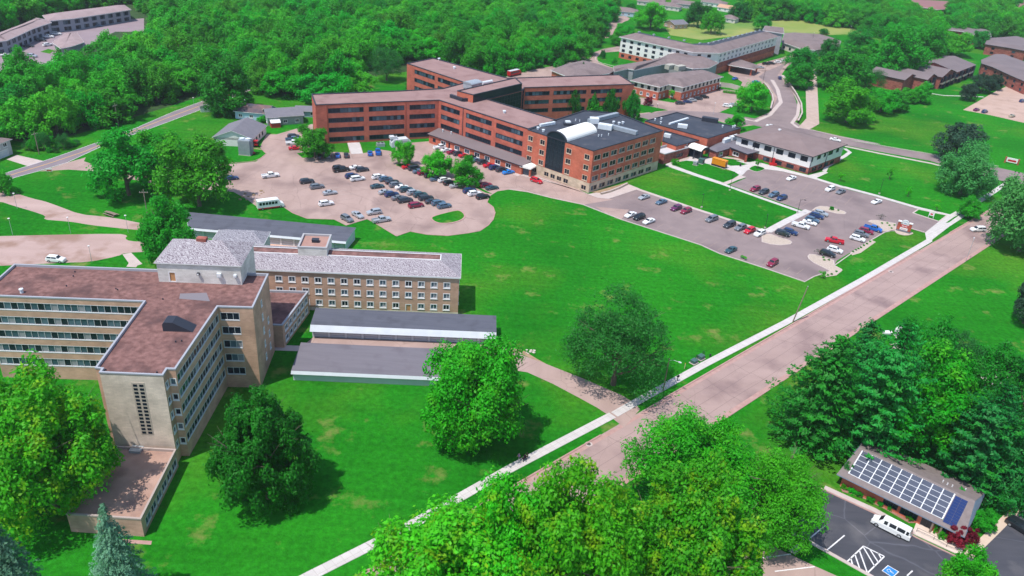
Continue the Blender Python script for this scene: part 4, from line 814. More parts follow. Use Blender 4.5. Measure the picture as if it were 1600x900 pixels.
for x, y in ((320,158),(400,180)):
    p = W('H', x, y, 4.3); b = MB(); b.cyl((*p, 4.0), (*p, 5.1), .22, .22, 8); b.cyl((*p, 5.1), (*p, 5.3), .34, .3, 8); t.part(b, 'roof_vent', [metalw])
# ---- office block with the arched skylight
CF = [(24.0,258.9),(51.7,289.0),W('F',1030,95,15.4),W('F',880,85,15.4),W('F',730,72,15.4),(12.0,293.2),(1.4,277.2)]
t = Bld('office_block', 'four storey red brick block with sandstone base, white vaulted skylight and tall dark glass bay', 'building', CF)
n = len(t.foot); er = t.find((24.0,258.9),(51.7,289.0)); el = t.find((1.4,277.2),(24.0,258.9))
zc = (12.5, 8.75, 5.0, 1.45)
hR = [(.9+4.62*i, 4.3+4.62*i, z-.9, z+.9, 'office', 2, 1) for i in range(8) for z in zc]
hL = [(u, u+2.1, z-.9, z+.9, 'office', 2, 1) for u in (.45, 6.0, 17.9, 25.7) for z in zc[:3]]+[(u, u+2.1, .6, 2.3, 'office', 2, 1) for u in (3.3, 9.0, 11.9, 14.8, 17.8, 25.7)]+[(9.1, 16.9, 3.8, 15.1, 'curtain', 5, 8)]
t.walls(0, 3.6, sandst, {er: [h for h in hR if h[3] < 3.6], el: [h for h in hL if h[3] < 3.6]}, name='base_wall')
t.walls(3.6, 15.35, bricko, {er: [h for h in hR if h[2] > 3.6], el: [h for h in hL if h[2] > 3.6]}); t.flatroof(15.4, darkroof, trim=darktrim, par=.3)
# vaulted skylight from the glass bay back over the roof
d = (Vector((24.0,258.9))-Vector((1.4,277.2))).normalized(); o_ = Vector((1.4,277.2))+d*9.0; X = Matrix.Translation((o_.x, o_.y, 0)) @ Matrix.Rotation(math.atan2(d.y, d.x), 4, 'Z'); b = MB(); N_ = 14; W_ = 8.0
def arc(k, r=0): a = math.pi*(1-k/N_); return (W_/2+(W_/2+r)*math.cos(a), 15.1+(2.6+r)*math.sin(a))
for k in range(N_):
    (x0, z0), (x1, z1) = arc(k), arc(k+1)
    b.face([tuple(X @ Vector(v)) for v in ((x0,.6,z0),(x1,.6,z1),(x1,19,z1),(x0,19,z0))], 0)
    (x2, z2), (x3, z3) = arc(k, .35), arc(k+1, .35)
    for v4 in (((x2,-.15,z2),(x3,-.15,z3),(x3,.6,z3),(x2,.6,z2)), ((x0,-.15,z0),(x1,-.15,z1),(x3,-.15,z3),(x2,-.15,z2)), ((x0,.6,z0),(x2,.6,z2),(x3,.6,z3),(x1,.6,z1))): b.face([tuple(X @ Vector(v)) for v in v4], 1)
b.face([tuple(X @ Vector((*[(arc(k)[0])], .05, arc(k)[1]))) for k in range(N_+1)], 2); b.face([tuple(X @ Vector((arc(k)[0], 19, arc(k)[1]))) for k in range(N_+1)], 0)
t.part(b, 'vaulted_skylight', [mat('white_roof_membrane', (.84,.83,.78), .6), darktrim, glasscore])
# roof plant
def duct(s, a, c, zr, wd, h, m, name='roof_duct', tb=None):
    A0, C0 = W(s,*a,zr+h*.5), W(s,*c,zr+h*.5); d = Vector(C0)-Vector(A0); X = Matrix.Translation((A0[0], A0[1], zr)) @ Matrix.Rotation(math.atan2(d.y, d.x), 4, 'Z'); b = MB(); b.box(0, d.length, -wd/2, wd/2, .15, h, 0, X)
    k = 1.5
    while k < d.length: b.box(k-.05, k+.05, -wd/2-.05, wd/2+.05, .1, h+.05, 0, X); k += 1.8
    (tb or t).part(b, name, [m])
duct('F', (770,175), (1035,110), 15.1, 1.6, 1.5, metal); duct('F', (860,215), (985,235), 15.1, 2.6, 1.9, metalw); duct('F', (985,225), (1215,285), 15.1, 1.7, 1.5, metal); duct('F', (780,165), (860,170), 15.1, 2.8, 2.1, metalw, 'air_handler'); duct('F', (320,215), (455,190), 15.1, 1.0, 1.1, metalw, 'roof_pipework')
duct('F', (535,195), (640,200), 15.1, 2.6, .9, darktrim, 'roof_hatch'); duct('F', (555,180), (600,180), 15.9, 1.6, .7, metalw, 'roof_hatch')
for x, y in ((300,240),(350,262),(1000,185),(1050,195),(1085,190),(860,310),(888,308),(952,298),(648,165),(685,172)):
    p = W('F', x, y, 15.4); b = MB(); r_ = .45 if 980 < x < 1100 or x < 400 else .16; b.cyl((*p, 15.0), (*p, 15.7), r_, r_, 8); b.cyl((*p, 15.7), (*p, 15.9), r_*1.3, r_*1.2, 8); t.part(b, 'roof_vent', [metalw])
# small entrance canopy with curved roof
p0, p1 = W('F',130,660), W('F',215,682); d = (Vector(p1)-Vector(p0)).normalized(); X = Matrix.Translation((W('F',195,670)[0], W('F',195,670)[1], 0)) @ Matrix.Rotation(math.atan2(d.y, d.x), 4, 'Z')
c = Bld('entrance_canopy', 'small white curved canopy over the glass door at the left end of the office block', 'canopy', [(X @ Vector(v))[:2] for v in ((-2,-1.5,0),(2,-1.5,0),(2,2.6,0),(-2,2.6,0))])
for sx in (-1.9, 1.9):
    b = MB(); b.box(sx-.3, sx+.3, -1.5, -.9, .0, 2.9, 0, X); c.part(b, 'pillar', [bricko])
b = MB(); b.box(-1.6, 1.6, -.6, -.45, 0, 2.7, 0, X); c.part(b, 'glass_screen', [glass_m])
b = MB()
for k in range(8):
    a0, a1 = math.pi*k/8, math.pi*(k+1)/8; v = [(-2.3*math.cos(a0), 2.95+.9*math.sin(a0)), (-2.3*math.cos(a1), 2.95+.9*math.sin(a1))]
    b.face([tuple(X @ Vector(q)) for q in ((v[0][0],-1.8,v[0][1]),(v[1][0],-1.8,v[1][1]),(v[1][0],2.8,v[1][1]),(v[0][0],2.8,v[0][1]))])
b.face([tuple(X @ Vector((-2.3*math.cos(math.pi*k/8), -1.8, 2.95+.9*math.sin(math.pi*k/8)))) for k in range(9)]); c.part(b, 'canopy_roof', [MATS['white_roof_membrane']])
# ---- flat-roofed east block and link
EF = [W('C',430,180,6.8), W('C',690,100,6.8), W('c',1030,700,6.8), W('c',830,755,6.8)]
t = Bld('east_block', 'single storey red brick block with large dark flat roof behind the office block', 'building', EF); t.walls(0, 6.7, bricko); t.flatroof(6.8, darkroof, trim=darktrim, par=.25)
duct('C', (130,70), (275,25), 6.5, .9, .8, metalw, tb=t); duct('C', (195,80), (270,90), 6.5, 2.2, 1.5, metalw, 'air_handler', tb=t); duct('C', (385,25), (510,45), 6.5, 2.5, 1.8, darktrim, 'skylight', tb=t)
for x, y in ((18,38),(62,62),(66,32),(545,90),(625,95),(640,90)):
    p = W('C', x, y, 6.8); b = MB(); b.cyl((*p, 6.4), (*p, 7.3), .3, .3, 8); b.cyl((*p, 7.3), (*p, 7.5), .45, .4, 8); t.part(b, 'roof_vent', [metalw])
LK = [W('C',75,180,5.2), W('C',180,225,5.2), W('C',360,195,5.2), W('C',230,150,5.2), W('C',90,110,5.2)]
LK = [W('C',75,200,5.2), W('C',185,240,5.2), W('C',362,195,5.2), W('C',90,118,5.2)]
t = Bld('link_block', 'small brick link block with dark roof between the office block and the east block', 'building', LK); t.walls(0, 5.1, bricko); t.flatroof(5.2, darkroof, trim=darktrim, par=.25); duct('C', (90,155), (140,165), 4.9, 1.6, 1.5, metalw, 'air_handler', tb=t)
L2 = [W('C',0,370), W('C',75,385), W('C',270,330), W('C',275,255), W('C',100,240)]
p0, p1, p2 = W('C',80,385), W('C',270,330), W('C',5,345)
d = Vector(p1)-Vector(p0); nn = Vector((-d.y, d.x)).normalized(); q = [p0, p1, tuple(Vector(p1)+nn*7), tuple(Vector(p0)+nn*7)]
t = Bld('service_block', 'low brick service yard wall with white tank beside the entrance lawn', 'building', q); t.walls(0, 4.2, brickm, {0: [(8,12,1.3,2.6,'plain',2)]}); t.flatroof(4.2, mat('pale_roof', (.55,.52,.52), .8), trim=coping, par=.9)
duct('C', (190,250), (265,235), 3.4, .8, 1.5, metalw, 'equipment_screen', tb=t)
# ---- covered entrance canopy with white curved roof
cp = [W('C',280,325), W('C',385,345), W('C',430,320), W('C',330,300)]
c = Bld('covered_entrance', 'covered entrance with white curved roof and dark glass beside the green transformer', 'canopy', cp)
pa, pb = Vector(W('C',275,245,4.2)), Vector(W('C',382,280,4.2)); pc = Vector(W('C',430,255,4.2)); ex = (pb-pa); ey = pc-pb; ey = Vector((-ex.y, ex.x)).normalized()*max(5, ey.length)
b = MB()
for k in range(8):
    a0, a1 = math.pi*k/8, math.pi*(k+1)/8; v0 = pb.lerp(pb+ey, (1-math.cos(a0))/2); v1 = pb.lerp(pb+ey, (1-math.cos(a1))/2); z0, z1 = 3.9+1.3*math.sin(a0), 3.9+1.3*math.sin(a1)
    b.face([(v0.x, v0.y, z0), (v1.x, v1.y, z1), (*(v1-ex), z1), (*(v0-ex), z0)]); 
b.face([(*pb.lerp(pb+ey, (1-math.cos(math.pi*k/8))/2), 3.9+1.3*math.sin(math.pi*k/8)) for k in range(9)], 1)
c.part(b, 'canopy_roof', [MATS['white_roof_membrane'], glass_d])
for v in (pa, pb, pb+ey, pa+ey, pa.lerp(pb, .5)):
    b = MB(); b.box(v.x-.2, v.x+.2, v.y-.2, v.y+.2, 0, 3.95); c.part(b, 'pillar', [darktrim])
b = MB(); e2 = ey*.25; v = [pa+e2, pb+e2]; b.face([(*v[0], .1), (*v[1], .1), (*v[1], 3.9), (*v[0], 3.9)]); c.part(b, 'glass_screen', [glass_d])
# ---- white two-storey clinic
E2 = [(86.9,316.7),(111.6,297.0),(130.4,316.0),(106.0,335.6)]
t = Bld('clinic_building', 'two storey clinic with white upper walls, red brick base and low brown hip roof', 'building', E2)
hs = {0: [(2.3+5.03*i, 5.1+5.03*i, 4.7, 6.6, 'plain', 2) for i in range(6)], 1: [(.4,1.6,4.9,6.8,'plain'),(5.0,7.8,5.0,6.8,'plain'),(10.5,12,5,6.8,'plain'),(14.3,17.8,5.0,6.8,'plain'),(20.8,23,5,6.8,'plain')]}
lo_ = {0: [(12.8,15.4,.55,2.1,'plain',2),(17.6,20.6,.5,2.0,'plain',2),(22.7,25.6,.5,2.0,'plain',2),(28.0,30.6,.5,2.1,'plain',2)], 1: [(3+5*i,6+5*i,.6,2.0,'plain',2) for i in range(4)]}
t.walls(0, 2.6, brickm, lo_, name='base_wall'); t.walls(2.6, 7.3, whitew, hs)
t.mansard(7.5, 2.3, 10.8, mat('brown_hip_roof', (.20,.145,.14), .9, var=(.235,.175,.17), scale=.3, bump=.15, bscale=5), over=.9, trim=darktrim, fas=.3)
for u, e in ((8.2,0),(16.5,0),(31.9,0),(13.2,1)):
    p_, q_ = t.foot[e], t.foot[(e+1) % 4]; d = (Vector(q_)-Vector(p_)).normalized(); o_ = Vector(p_)+d*u; X = Matrix.Translation((o_.x, o_.y, 0)) @ Matrix.Rotation(math.atan2(d.y, d.x), 4, 'Z'); b = MB(); b.box(-.09, .09, -.2, -.02, 0, 7.1, 0, X); t.part(b, 'downpipe', [darktrim])
roofbox(t, 'roof_hatch', 'C', 990, 118, 9.6, .9, .9, .5, whitetrim, 45)
# portico in front
po = [W('C',600,250,3.6), W('C',740,305,3.6), W('C',850,280,3.6), W('C',620,215,3.6)]
c = Bld('portico', 'grey flat roofed portico on dark pillars at the white clinic entrance', 'canopy', po)
b = MB(); q = ccw(po); b.prism(q, 3.3, 3.7, 0, 1); b.face([(*p, 3.3) for p in q[::-1]]); c.part(b, 'roof', [darktrim, garroof2])
for p in [Vector(x).lerp(Vector((sum(v[0] for v in po)/4, sum(v[1] for v in po)/4)), .12) for x in po[:3]]:
    b = MB(); b.box(p.x-.35, p.x+.35, p.y-.35, p.y+.35, 0, 3.3); c.part(b, 'pillar', [brickd])
lw = [W('C',430,320), W('C',560,305), W('C',840,335), W('C',870,250), W('C',600,190), W('C',450,245)]
hx = [W('C',440,260,3.2), W('C',500,285,3.2), W('C',600,255,3.2), W('C',740,300,3.2), W('C',640,190,3.2), W('C',560,195,3.2)]
c = Bld('lobby_block', 'low brick lobby with grey shingle roof between covered entrance and clinic', 'building', hx); c.walls(0, 3.1, brickm, {i: [(2,4.6,.9,2.3,'white',2)] for i in (0,1,2)}); c.mansard(3.2, .7, 1.5, garroof2, over=.4, trim=darktrim)
for x, y, s_ in ((580,205,1.8),(620,190,1.8),(650,180,1.5),(560,215,1.2)): roofbox(c, 'air_handler', 'C', x, y, 3.9, s_*1.5, s_, 1.5, metalw, 45)
# ================================================================== senior residence, upper right
SR = [(53.3,486.1),(91.3,457.2),(106.5,460.5),(157.3,528.6),(144.4,538.4),(99.5,479.5),(92,474),(63.1,499)]
t = Bld('senior_residence', 'long four storey white and brick senior residence with brown roof bent in the middle', 'building', SR)
hs = {0: [], 2: [], 1: []}; lo_ = {0: [], 2: []}
for i in range(9):
    for z in (3.9, 6.7, 9.5): hs[0].append((1.6+5.1*i, 3.6+5.1*i, z, z+1.5, 'plain', 2))
    lo_[0].append((1.6+5.1*i, 3.6+5.1*i, .9, 2.4, 'plain', 2))
for i in range(15):
    for z in (6.8, 9.5): hs[2].append((2+5.4*i, 4.2+5.4*i, z, z+1.5, 'white', 2))
for z in (6.8, 9.5): hs[1].append((3, 5, z, z+1.5, 'plain', 2)); hs[1].append((9, 11, z, z+1.5, 'plain', 2))
t.walls(0, 3.4, bricko, lo_, name='base_wall'); t.walls(3.4, 6.4, whitew, {0: hs[0]}, edges=[0,1,4,5,6,7], name='wall'); t.walls(3.4, 6.4, brickm, edges=[2,3], name='brick_wall'); t.walls(6.4, 12.1, whitew, hs)
t.mansard(12.2, 2.7, 6.0, shingle, darkroof, over=.9, trim=whitetrim)
for i in range(26):
    k = i/25; a = Vector((100,468)).lerp(Vector((149,533)), k) if i % 2 else Vector((64,490)).lerp(Vector((98,468)), k)
    if i % 2 or i % 3 == 0: X = Matrix.Translation((a.x, a.y, 14.8)) @ Matrix.Rotation(.9, 4, 'Z'); b = MB(); b.box(-.7, .7, -.5, .5, 0, .6, 0, X); b.box(-.3, .3, -.3, .3, .6, .72, 0, X); t.part(b, 'air_handler', [metal])
S2 = [(52.6,400.7),(64.8,392.4),(70.0,399.3),(76.7,395.5),(101.5,424.6),(92.0,433.2),(60.5,412)]
t = Bld('care_building', 'two storey brick and grey care building in front of the senior residence', 'building', S2)
hs = {}; lo_ = {}
for e, n_ in ((0,4),(1,2),(2,1),(3,10)):
    L_ = math.hypot(S2[e+1][0]-S2[e][0], S2[e+1][1]-S2[e][1]); s_ = L_/n_; hs[e] = [(s_*i+s_*.3, s_*i+s_*.3+1.5, 4.4, 6.1, 'plain', 2) for i in range(n_)]; lo_[e] = [(s_*i+s_*.3, s_*i+s_*.3+1.4, 1.1, 2.6, 'white', 2) for i in range(n_)]
t.walls(0, 4.0, bricko, lo_, name='base_wall'); t.walls(4.0, 6.9, cream, hs); t.mansard(7.0, 2.3, 5.2, shingle, over=1.0, trim=whitetrim)
S3 = WP('B', [(175,455),(480,390),(700,437),(830,432),(915,388),(745,322),(560,287),(425,345)], 8.3)
t = Bld('dining_hall', 'brown roofed central hall with grey walls between the care building and senior residence', 'building', S3); t.walls(0, 8.2, greyside, {e: [(2,4,5.2,7,'plain',2)] for e in range(0)}); t.mansard(8.3, 1.8, 4.2, shingle, over=.8, trim=whitetrim)
for x, y in ((495,430),(580,440)): roofbox(t, 'air_handler', 'B', x, y+12, 6.8, 5.6, 3.2, 2.4, mat('beige_unit', (.42,.4,.34), .6), 40)
S4 = WP('c', [(250,438),(350,402),(445,380),(640,432),(600,458),(470,478),(380,490)], 4.6)
t = Bld('service_building', 'low service building with brown hip roof behind the brick hospital wing', 'building', S4); t.walls(0, 4.5, bricko); t.mansard(4.6, 2.2, 6.5, shingle, over=.7, trim=whitetrim)
S5 = WP('B', [(0,468),(120,440),(170,448),(430,375),(425,348),(300,372),(0,420)], 6.3)
t = Bld('link_corridor', 'long brown roofed corridor running to the central hall', 'building', S5); t.walls(0, 6.2, greyside); t.mansard(6.3, .9, 1.6, shingle, over=.4, trim=whitetrim)
S6 = WP('B', [(920,400),(1000,380),(1095,345),(1290,408),(1235,435),(1020,398),(1000,470),(930,480)], 4.5)
c = Bld('drop_off_canopy', 'brown roofed drop off canopy with tan ceiling beside the senior residence lot', 'canopy', [S6[1], S6[2], S6[3], S6[4], S6[5]])
c.mansard(4.0, .9, 2.2, shingle, over=.5, trim=whitetrim)
for p in c.foot[:]:
    q = Vector(p).lerp(Vector(c.o), .1); b = MB(); b.box(q.x-.4, q.x+.4, q.y-.4, q.y+.4, 0, 3.8); c.part(b, 'pillar', [bricko])
def simple(name, label, cat, s, pts, z, rise, d, wm, rm, wins=0, group=None, over=.7, trim=whitetrim):
    q = WP(s, pts, z); t = Bld(name, label, cat, q, group); hs = {}
    for e in range(len(t.foot)):
        p_, q_ = t.foot[e], t.foot[(e+1) % len(t.foot)]; L_ = math.hypot(q_[0]-p_[0], q_[1]-p_[1])
        if wins and L_ > 5: n_ = max(1, int(L_/wins)); s_ = L_/n_; hs[e] = [(s_*i+s_*.3, s_*i+s_*.3+min(2, s_*.4), zz, zz+1.5, 'plain', 2) for i in range(n_) for zz in ([1.0, 4.0] if z > 5.5 else [1.0])]
    t.walls(0, z-.05, wm, hs); t.mansard(z, rise, d, rm, over=over, trim=trim); return t
simple('clubhouse', 'low wide brown roofed building at the edge of the pale golf grass', 'building', 'd', [(90,262),(200,300),(290,312),(440,290),(450,255),(330,222),(110,208)], 4.6, 2.0, 6, cream, shingle, 6)
simple('lift_tower', 'grey stair tower at the far end of the senior residence', 'building', 'B', [(1330,100),(1500,125),(1495,75),(1350,60)], 13.5, .5, 3, greyside, shingle)
# ---- houses
def house(s, x, y, az, L_, D_, h, wm, rm, label, rise=2.2, group=None, gable=True, name='house', cat='house', wins=True, over=.5, door=None):
    p = Vector(W(s, x, y)); a = math.radians(az); c_, s_ = math.cos(a), math.sin(a)
    q = rect((p.x-c_*L_/2+s_*D_/2, p.y-s_*L_/2-c_*D_/2), az, L_, D_); t = Bld(name, label, cat, q, group); hs = {}
    if wins:
        for e, Le in enumerate((L_, D_, L_, D_)):
            n_ = max(1, int(Le/4)); st_ = Le/n_; hs[e] = [(st_*i+st_*.3, st_*i+st_*.3+min(1.5, st_*.4), zz, zz+1.2, 'white', 2) for i in range(n_) for zz in ([.9] if h < 4 else [.9, 3.6])]
    if door is not None: hs[door] = [(1.0, min(5.8, (L_, D_)[door % 2]-1), .05, 2.4, 'whitedoor', 1, 3)]
    t.walls(0, h, wm, hs); t.hip(q, h, rise, over, rm, wm, gable=gable, trim=whitetrim); return t
bluew = mat('pale_blue_siding', (.42,.56,.68), .7); darksh = mat('dark_shingles', (.06,.065,.09), .9, var=(.2,.12,.11), scale=.35); tealw = mat('grey_green_siding', (.28,.33,.34), .7)
fl, fr, rr = W('E',110,512,3.2), W('E',585,535,3.2), W('E',762,372,3.2); q = [fl, fr, rr, (fl[0]+rr[0]-fr[0], fl[1]+rr[1]-fr[1])]
t = Bld('white_outbuilding', 'white gabled outbuilding with grey roof beside the metal tower box', 'building', q)
t.walls(0, 3.2, whitew, {1: row(4, 1.2, 3.4, 1.3, .9, 2.2, 'plain')}); t.hip(q, 3.2, 2.9, .5, shingleg, whitew, trim=whitetrim)
house('E', 640, 262, -3, 13.5, 9, 3.2, bluew, darksh, 'pale blue house with dark patched roof under the big roadside tree')
t = house('E', 985, 318, 28, 14, 9.5, 3.6, tealw, shingleg, 'grey green gabled house with grey roof beside the red shed')
house('E', 882, 385, 28, 3.6, 3.0, 2.1, mat('red_siding', (.45,.05,.04), .7), whitetrim, 'tiny red garden shed with white trim below the grey green house', rise=.9, name='garden_shed', cat='shed', wins=False, over=.15)
house('E', 1290, 238, 10, 9, 6, 2.6, bluew, shingleg, 'small pale house with grey roof just left of the hospital corner', rise=1.4)
house('a', 1290, 690, 20, 4.5, 5.0, 2.4, whitew, shingle, 'small white shed with brown roof right beside the county road', rise=1.1, name='roadside_shed', cat='shed', wins=False)
p0, p1 = Vector(W('X',20,478)), Vector(W('X',205,405)); d = (p1-p0).normalized(); nn = Vector((-d.y, d.x)); q = [tuple(p1-d*14), tuple(p1), tuple(p1+nn*10), tuple(p1-d*14+nn*10)]
t = Bld('corner_house', 'two storey pale house with brown roof and white garage door at the left edge', 'house', q); t.walls(0, 5.2, mat('lilac_siding', (.5,.47,.5), .7), {0: [(7.3,12.3,.05,2.4,'whitedoor',1,3),(7.5,9.3,3.3,4.6,'white',2),(10.8,12.4,3.3,4.6,'white',2)]}); t.hip(q, 5.2, 1.7, .6, shingle, whitew, gable=False)
far = 'houses of the suburb beyond the woods'
for a in ((270,150,-10,26,14,3.4,bluew,shingle,'wide brown roofed house with blue white walls at the top of the side street'),
          (835,285,35,13,11,3.2,mat('buff_brick', (.45,.3,.22), .8),shingleg,'buff brick house with grey roof between the two round trees'),
          (1395,225,-30,12,10,3.0,cream,shingle,'small pale house with a brown hip roof right of the round bright tree'),
          (580,55,-15,22,12,3.2,cream,shingle,'brown roofed house behind the big leafy tree'),
          (760,95,-20,20,12,3.2,cream,shingle,'brown roofed house with white boat in front of it'),
          (930,75,-15,22,12,3.2,greyside,shingle,'brown roofed house above the dark green tree'),
          (1230,60,-20,22,14,3.2,whitew,shingle,'pink brown roofed house at the top right of the suburb')):
    house('P', *a[:8], a[8], group=far, gable=a[0] in (835, 580, 930))
house('P', 1370, 118, -30, 14, 9, 3.0, whitew, mat('orange_shingles', (.5,.3,.2), .9), 'house with bright orange tan roof beside the small pale house', group=far)
b = None
# ---- brick apartments, right
def apt(p, az, L_, D_, z, rise, label, wm=brickm, rm=tanroof, name='apartment_block', slots=0, group=None):
    q = rect(p, az, L_, D_); t = Bld(name, label, 'apartment building', q, group); hs = {}
    if slots: s_ = L_/slots; hs[0] = [(s_*i+s_*.15, s_*i+s_*.6, zz, zz+2.0, 'plain', 2) for i in range(slots) for zz in (.5, 3.6)]
    t.walls(0, z-.05, wm, hs); t.hip(q, z, rise, .8, rm, wm, gable=True, trim=darktrim)
    if slots:
        for i in range(slots):
            X = Matrix.Translation((q[0][0], q[0][1], 0)) @ Matrix.Rotation(math.radians(az), 4, 'Z'); b = MB(); x0 = s_*i+s_*.1; b.box(x0, x0+s_*.55, -1.6, -.02, 3.05, 3.2, 0, X); b.box(x0, x0+s_*.55, -1.6, -1.52, 3.2, 4.2, 0, X); t.part(b, 'balcony', [mat('tan_panel', (.5,.42,.34), .7)])
            b = MB(); b.box(x0+s_*.62, x0+s_*.72, -1.5, -.02, 0, z-.3, 0, X); t.part(b, 'fin_wall', [darktrim])
    return t
g_ = 'stepped blocks of the brick apartment building'
apt((209.5,451.8), 48, 18, 19, 6.9, 2.2, 'brick apartment block nearest the round trees with a plain end wall', group=g_)
apt((224.5,457.2), 48, 15, 21, 6.9, 2.4, 'second stepped apartment block with one balcony stack', slots=1, group=g_)
apt((236.8,466.3), 48.5, 24, 24, 7.1, 3.0, 'widest stepped apartment block with a broad brown roof and balconies', slots=3, group=g_)
apt((253.5,484.0), 48.5, 36, 26, 7.2, 2.8, 'last stepped apartment block before the white end gable', slots=3, group=g_)
simple('apartment_block', 'brown roofed apartment block with pale wall panels at the right edge', 'apartment building', 'D', [(1165,225),(1170,262),(1285,300),(1480,390),(1640,460),(1750,300),(1450,190),(1310,165)], 7.0, 1.6, 5, brickm, tanroof, 7, g_, trim=darktrim)
simple('apartment_block', 'far apartment block with brown roof and open balconies above the stepped blocks', 'apartment building', 'D', [(1205,60),(1430,95),(1620,130),(1800,60),(1500,-20),(1230,0)], 7.0, 1.6, 5, brickm, tanroof, 7, g_, trim=darktrim)
simple('apartment_block', 'partly hidden apartment block among the trees at upper right', 'apartment building', 'd', [(1060,178),(1230,198),(1240,215),(1390,228),(1380,190),(1080,160)], 7.0, 1.2, 4, brickm, tanroof, 7, g_)
b = MB(); q_ = [W('D',1500,350,0), W('D',1600,380,0)]
for i, (pts, lab) in enumerate((([(860,30),(1060,60),(1200,50),(1170,15),(860,0)], 'low red brown roofed building beyond the trees at the top'), ([(1460,50),(1600,95),(1680,60),(1600,0),(1480,20)], 'dark red roofed building at the top right corner'))):
    simple('distant_building', lab, 'building', 'd', pts, 5, 1.5, 5, brickm, mat('red_brown_roof', (.27,.13,.13), .9), 8)
# ---- apartments, upper left
g_ = 'apartment blocks beyond the wood at upper left'
def aptU(pts, label, wn=5):
    q = WP('U', pts, 6.6); t = Bld('apartment_block', label, 'apartment building', q, g_); hs = {}
    for e in range(len(t.foot)):
        p_, q_ = t.foot[e], t.foot[(e+1) % len(t.foot)]; L_ = math.hypot(q_[0]-p_[0], q_[1]-p_[1])
        if L_ > 6: n_ = max(1, int(L_/wn)); s_ = L_/n_; hs[e] = [(s_*i+s_*.15, s_*i+s_*.72, zz, zz+1.9, 'ribbon', 3) for i in range(n_) for zz in (.6, 3.8)]
    t.walls(0, 6.5, mat('blue_grey_siding', (.3,.31,.36), .8), hs); t.mansard(6.6, 1.6, 5, mat('rose_shingles', (.30,.22,.22), .9, var=(.36,.27,.27), scale=.3), over=.8)
aptU([(505,215),(760,190),(1350,100),(1285,55),(460,160)], 'long apartment block with pale balcony bays behind the parking court')
aptU([(55,420),(170,370),(320,300),(430,262),(520,235),(470,205),(390,192),(240,255),(0,345),(-120,400),(-90,440)], 'stepped apartment block at the left edge of the photo')
simple('garage_block', 'small flat carport block standing in the apartment court', 'garage', 'U', [(560,440),(640,500),(740,480),(860,440),(790,345),(690,350)], 3.2, .8, 3, greyside, MATS['rose_shingles'], trim=whitetrim)
# ================================================================== solar office, lower right
p0, p1 = Vector(W('p',600,285,2.9)), Vector(W('p',1246,602,2.9)); d = (p1-p0); az = math.degrees(math.atan2(d.y, d.x)); DD = 13.6
SO = rect(tuple(p0), az, d.length, DD); t = Bld('solar_office', 'low brick office with grey brown roof covered in white framed solar panels', 'building', SO)
L_ = d.length
t.walls(0, 2.7, bricko, {0: [(.38*L_,.50*L_,.7,2.3,'plain',3),(.53*L_,.67*L_,.5,2.3,'plain',4),(.71*L_,.79*L_,.05,2.4,'plain',2),(.88*L_,.95*L_,.5,2.2,'plain',2)], 1: [(3,5,1,2.2,'white')]})
OV = 1.0; o = inset(ccw(SO), -OV); RZ = 2.4
X = Matrix.Translation((*SO[0], 0)) @ Matrix.Rotation(math.radians(az), 4, 'Z'); HW = (DD+2*OV)/2; ry = DD/2; sl = RZ/HW
b = MB(); P3 = lambda x, y, z: tuple(X @ Vector((x, y, z)))
x0, x1, y0, y1 = -OV, L_+OV, -OV, DD+OV; hx_ = 0.9
b.face([P3(x0,y0,2.85),P3(x1,y0,2.85),P3(x1-hx_,ry,2.85+RZ),P3(x0+hx_,ry,2.85+RZ)]); b.face([P3(x1,y1,2.85),P3(x0,y1,2.85),P3(x0+hx_,ry,2.85+RZ),P3(x1-hx_,ry,2.85+RZ)])
t.part(b, 'roof', [mat('office_shingles', (.19,.155,.15), .9, var=(.23,.19,.185), scale=1.2, bump=.3, bscale=6)])
b = MB(); b.face([P3(x1-.05,y0,2.85),P3(x1-.05,y1,2.85),P3(x1-.05-hx_,ry,2.85+RZ)]); t.part(b, 'gable', [mat('blue_grey_board', (.22,.27,.36), .7)])
b = MB(); b.face([P3(x0+.05,y1,2.85),P3(x0+.05,y0,2.85),P3(x0+.05+hx_,ry,2.85+RZ)]); b.face([P3(x0,y0,2.62),P3(x1,y0,2.62),P3(x1,y0,2.86),P3(x0,y0,2.86)]); b.face([P3(x1,y0,2.62),P3(x1,y1,2.62),P3(x1,y1,2.86),P3(x1,y0,2.86)]); b.face([P3(x0,y0,2.62),P3(x1,y0,2.62),P3(x1,y1,2.62),P3(x0,y1,2.62)])
t.part(b, 'gable', [mat('blue_grey_board', (.22,.27,.36), .7)])
def onroof(x, k, up=.08): y = -OV+k*HW; return X @ Vector((x, y, 2.85+k*RZ+up))
nc = 9; span0, span1 = .035*L_, .845*L_; cw = (span1-span0)/nc
b = MB(); b.face([tuple(onroof(span0-.12, .16)), tuple(onroof(span1+.12, .16)), tuple(onroof(span1+.12, .93)), tuple(onroof(span0-.12, .93))]); 
for a_, c_ in ((onroof(span0-.12,.16), onroof(span1+.12,.16)), (onroof(span1+.12,.16), onroof(span1+.12,.93)), (onroof(span1+.12,.93), onroof(span0-.12,.93)), (onroof(span0-.12,.93), onroof(span0-.12,.16))): b.face([tuple(a_-Vector((0,0,.08))), tuple(c_-Vector((0,0,.08))), tuple(c_), tuple(a_)])
sp = t.part(b, 'solar_array', [mat('array_frame', (.78,.8,.84), .5)])
cell = mat('solar_cells', (.07,.08,.115), .3, spec=.5, var=(.095,.105,.145), scale=.4); cellb = mat('blue_solar_cells', (.02,.04,.14), .2, spec=.6)
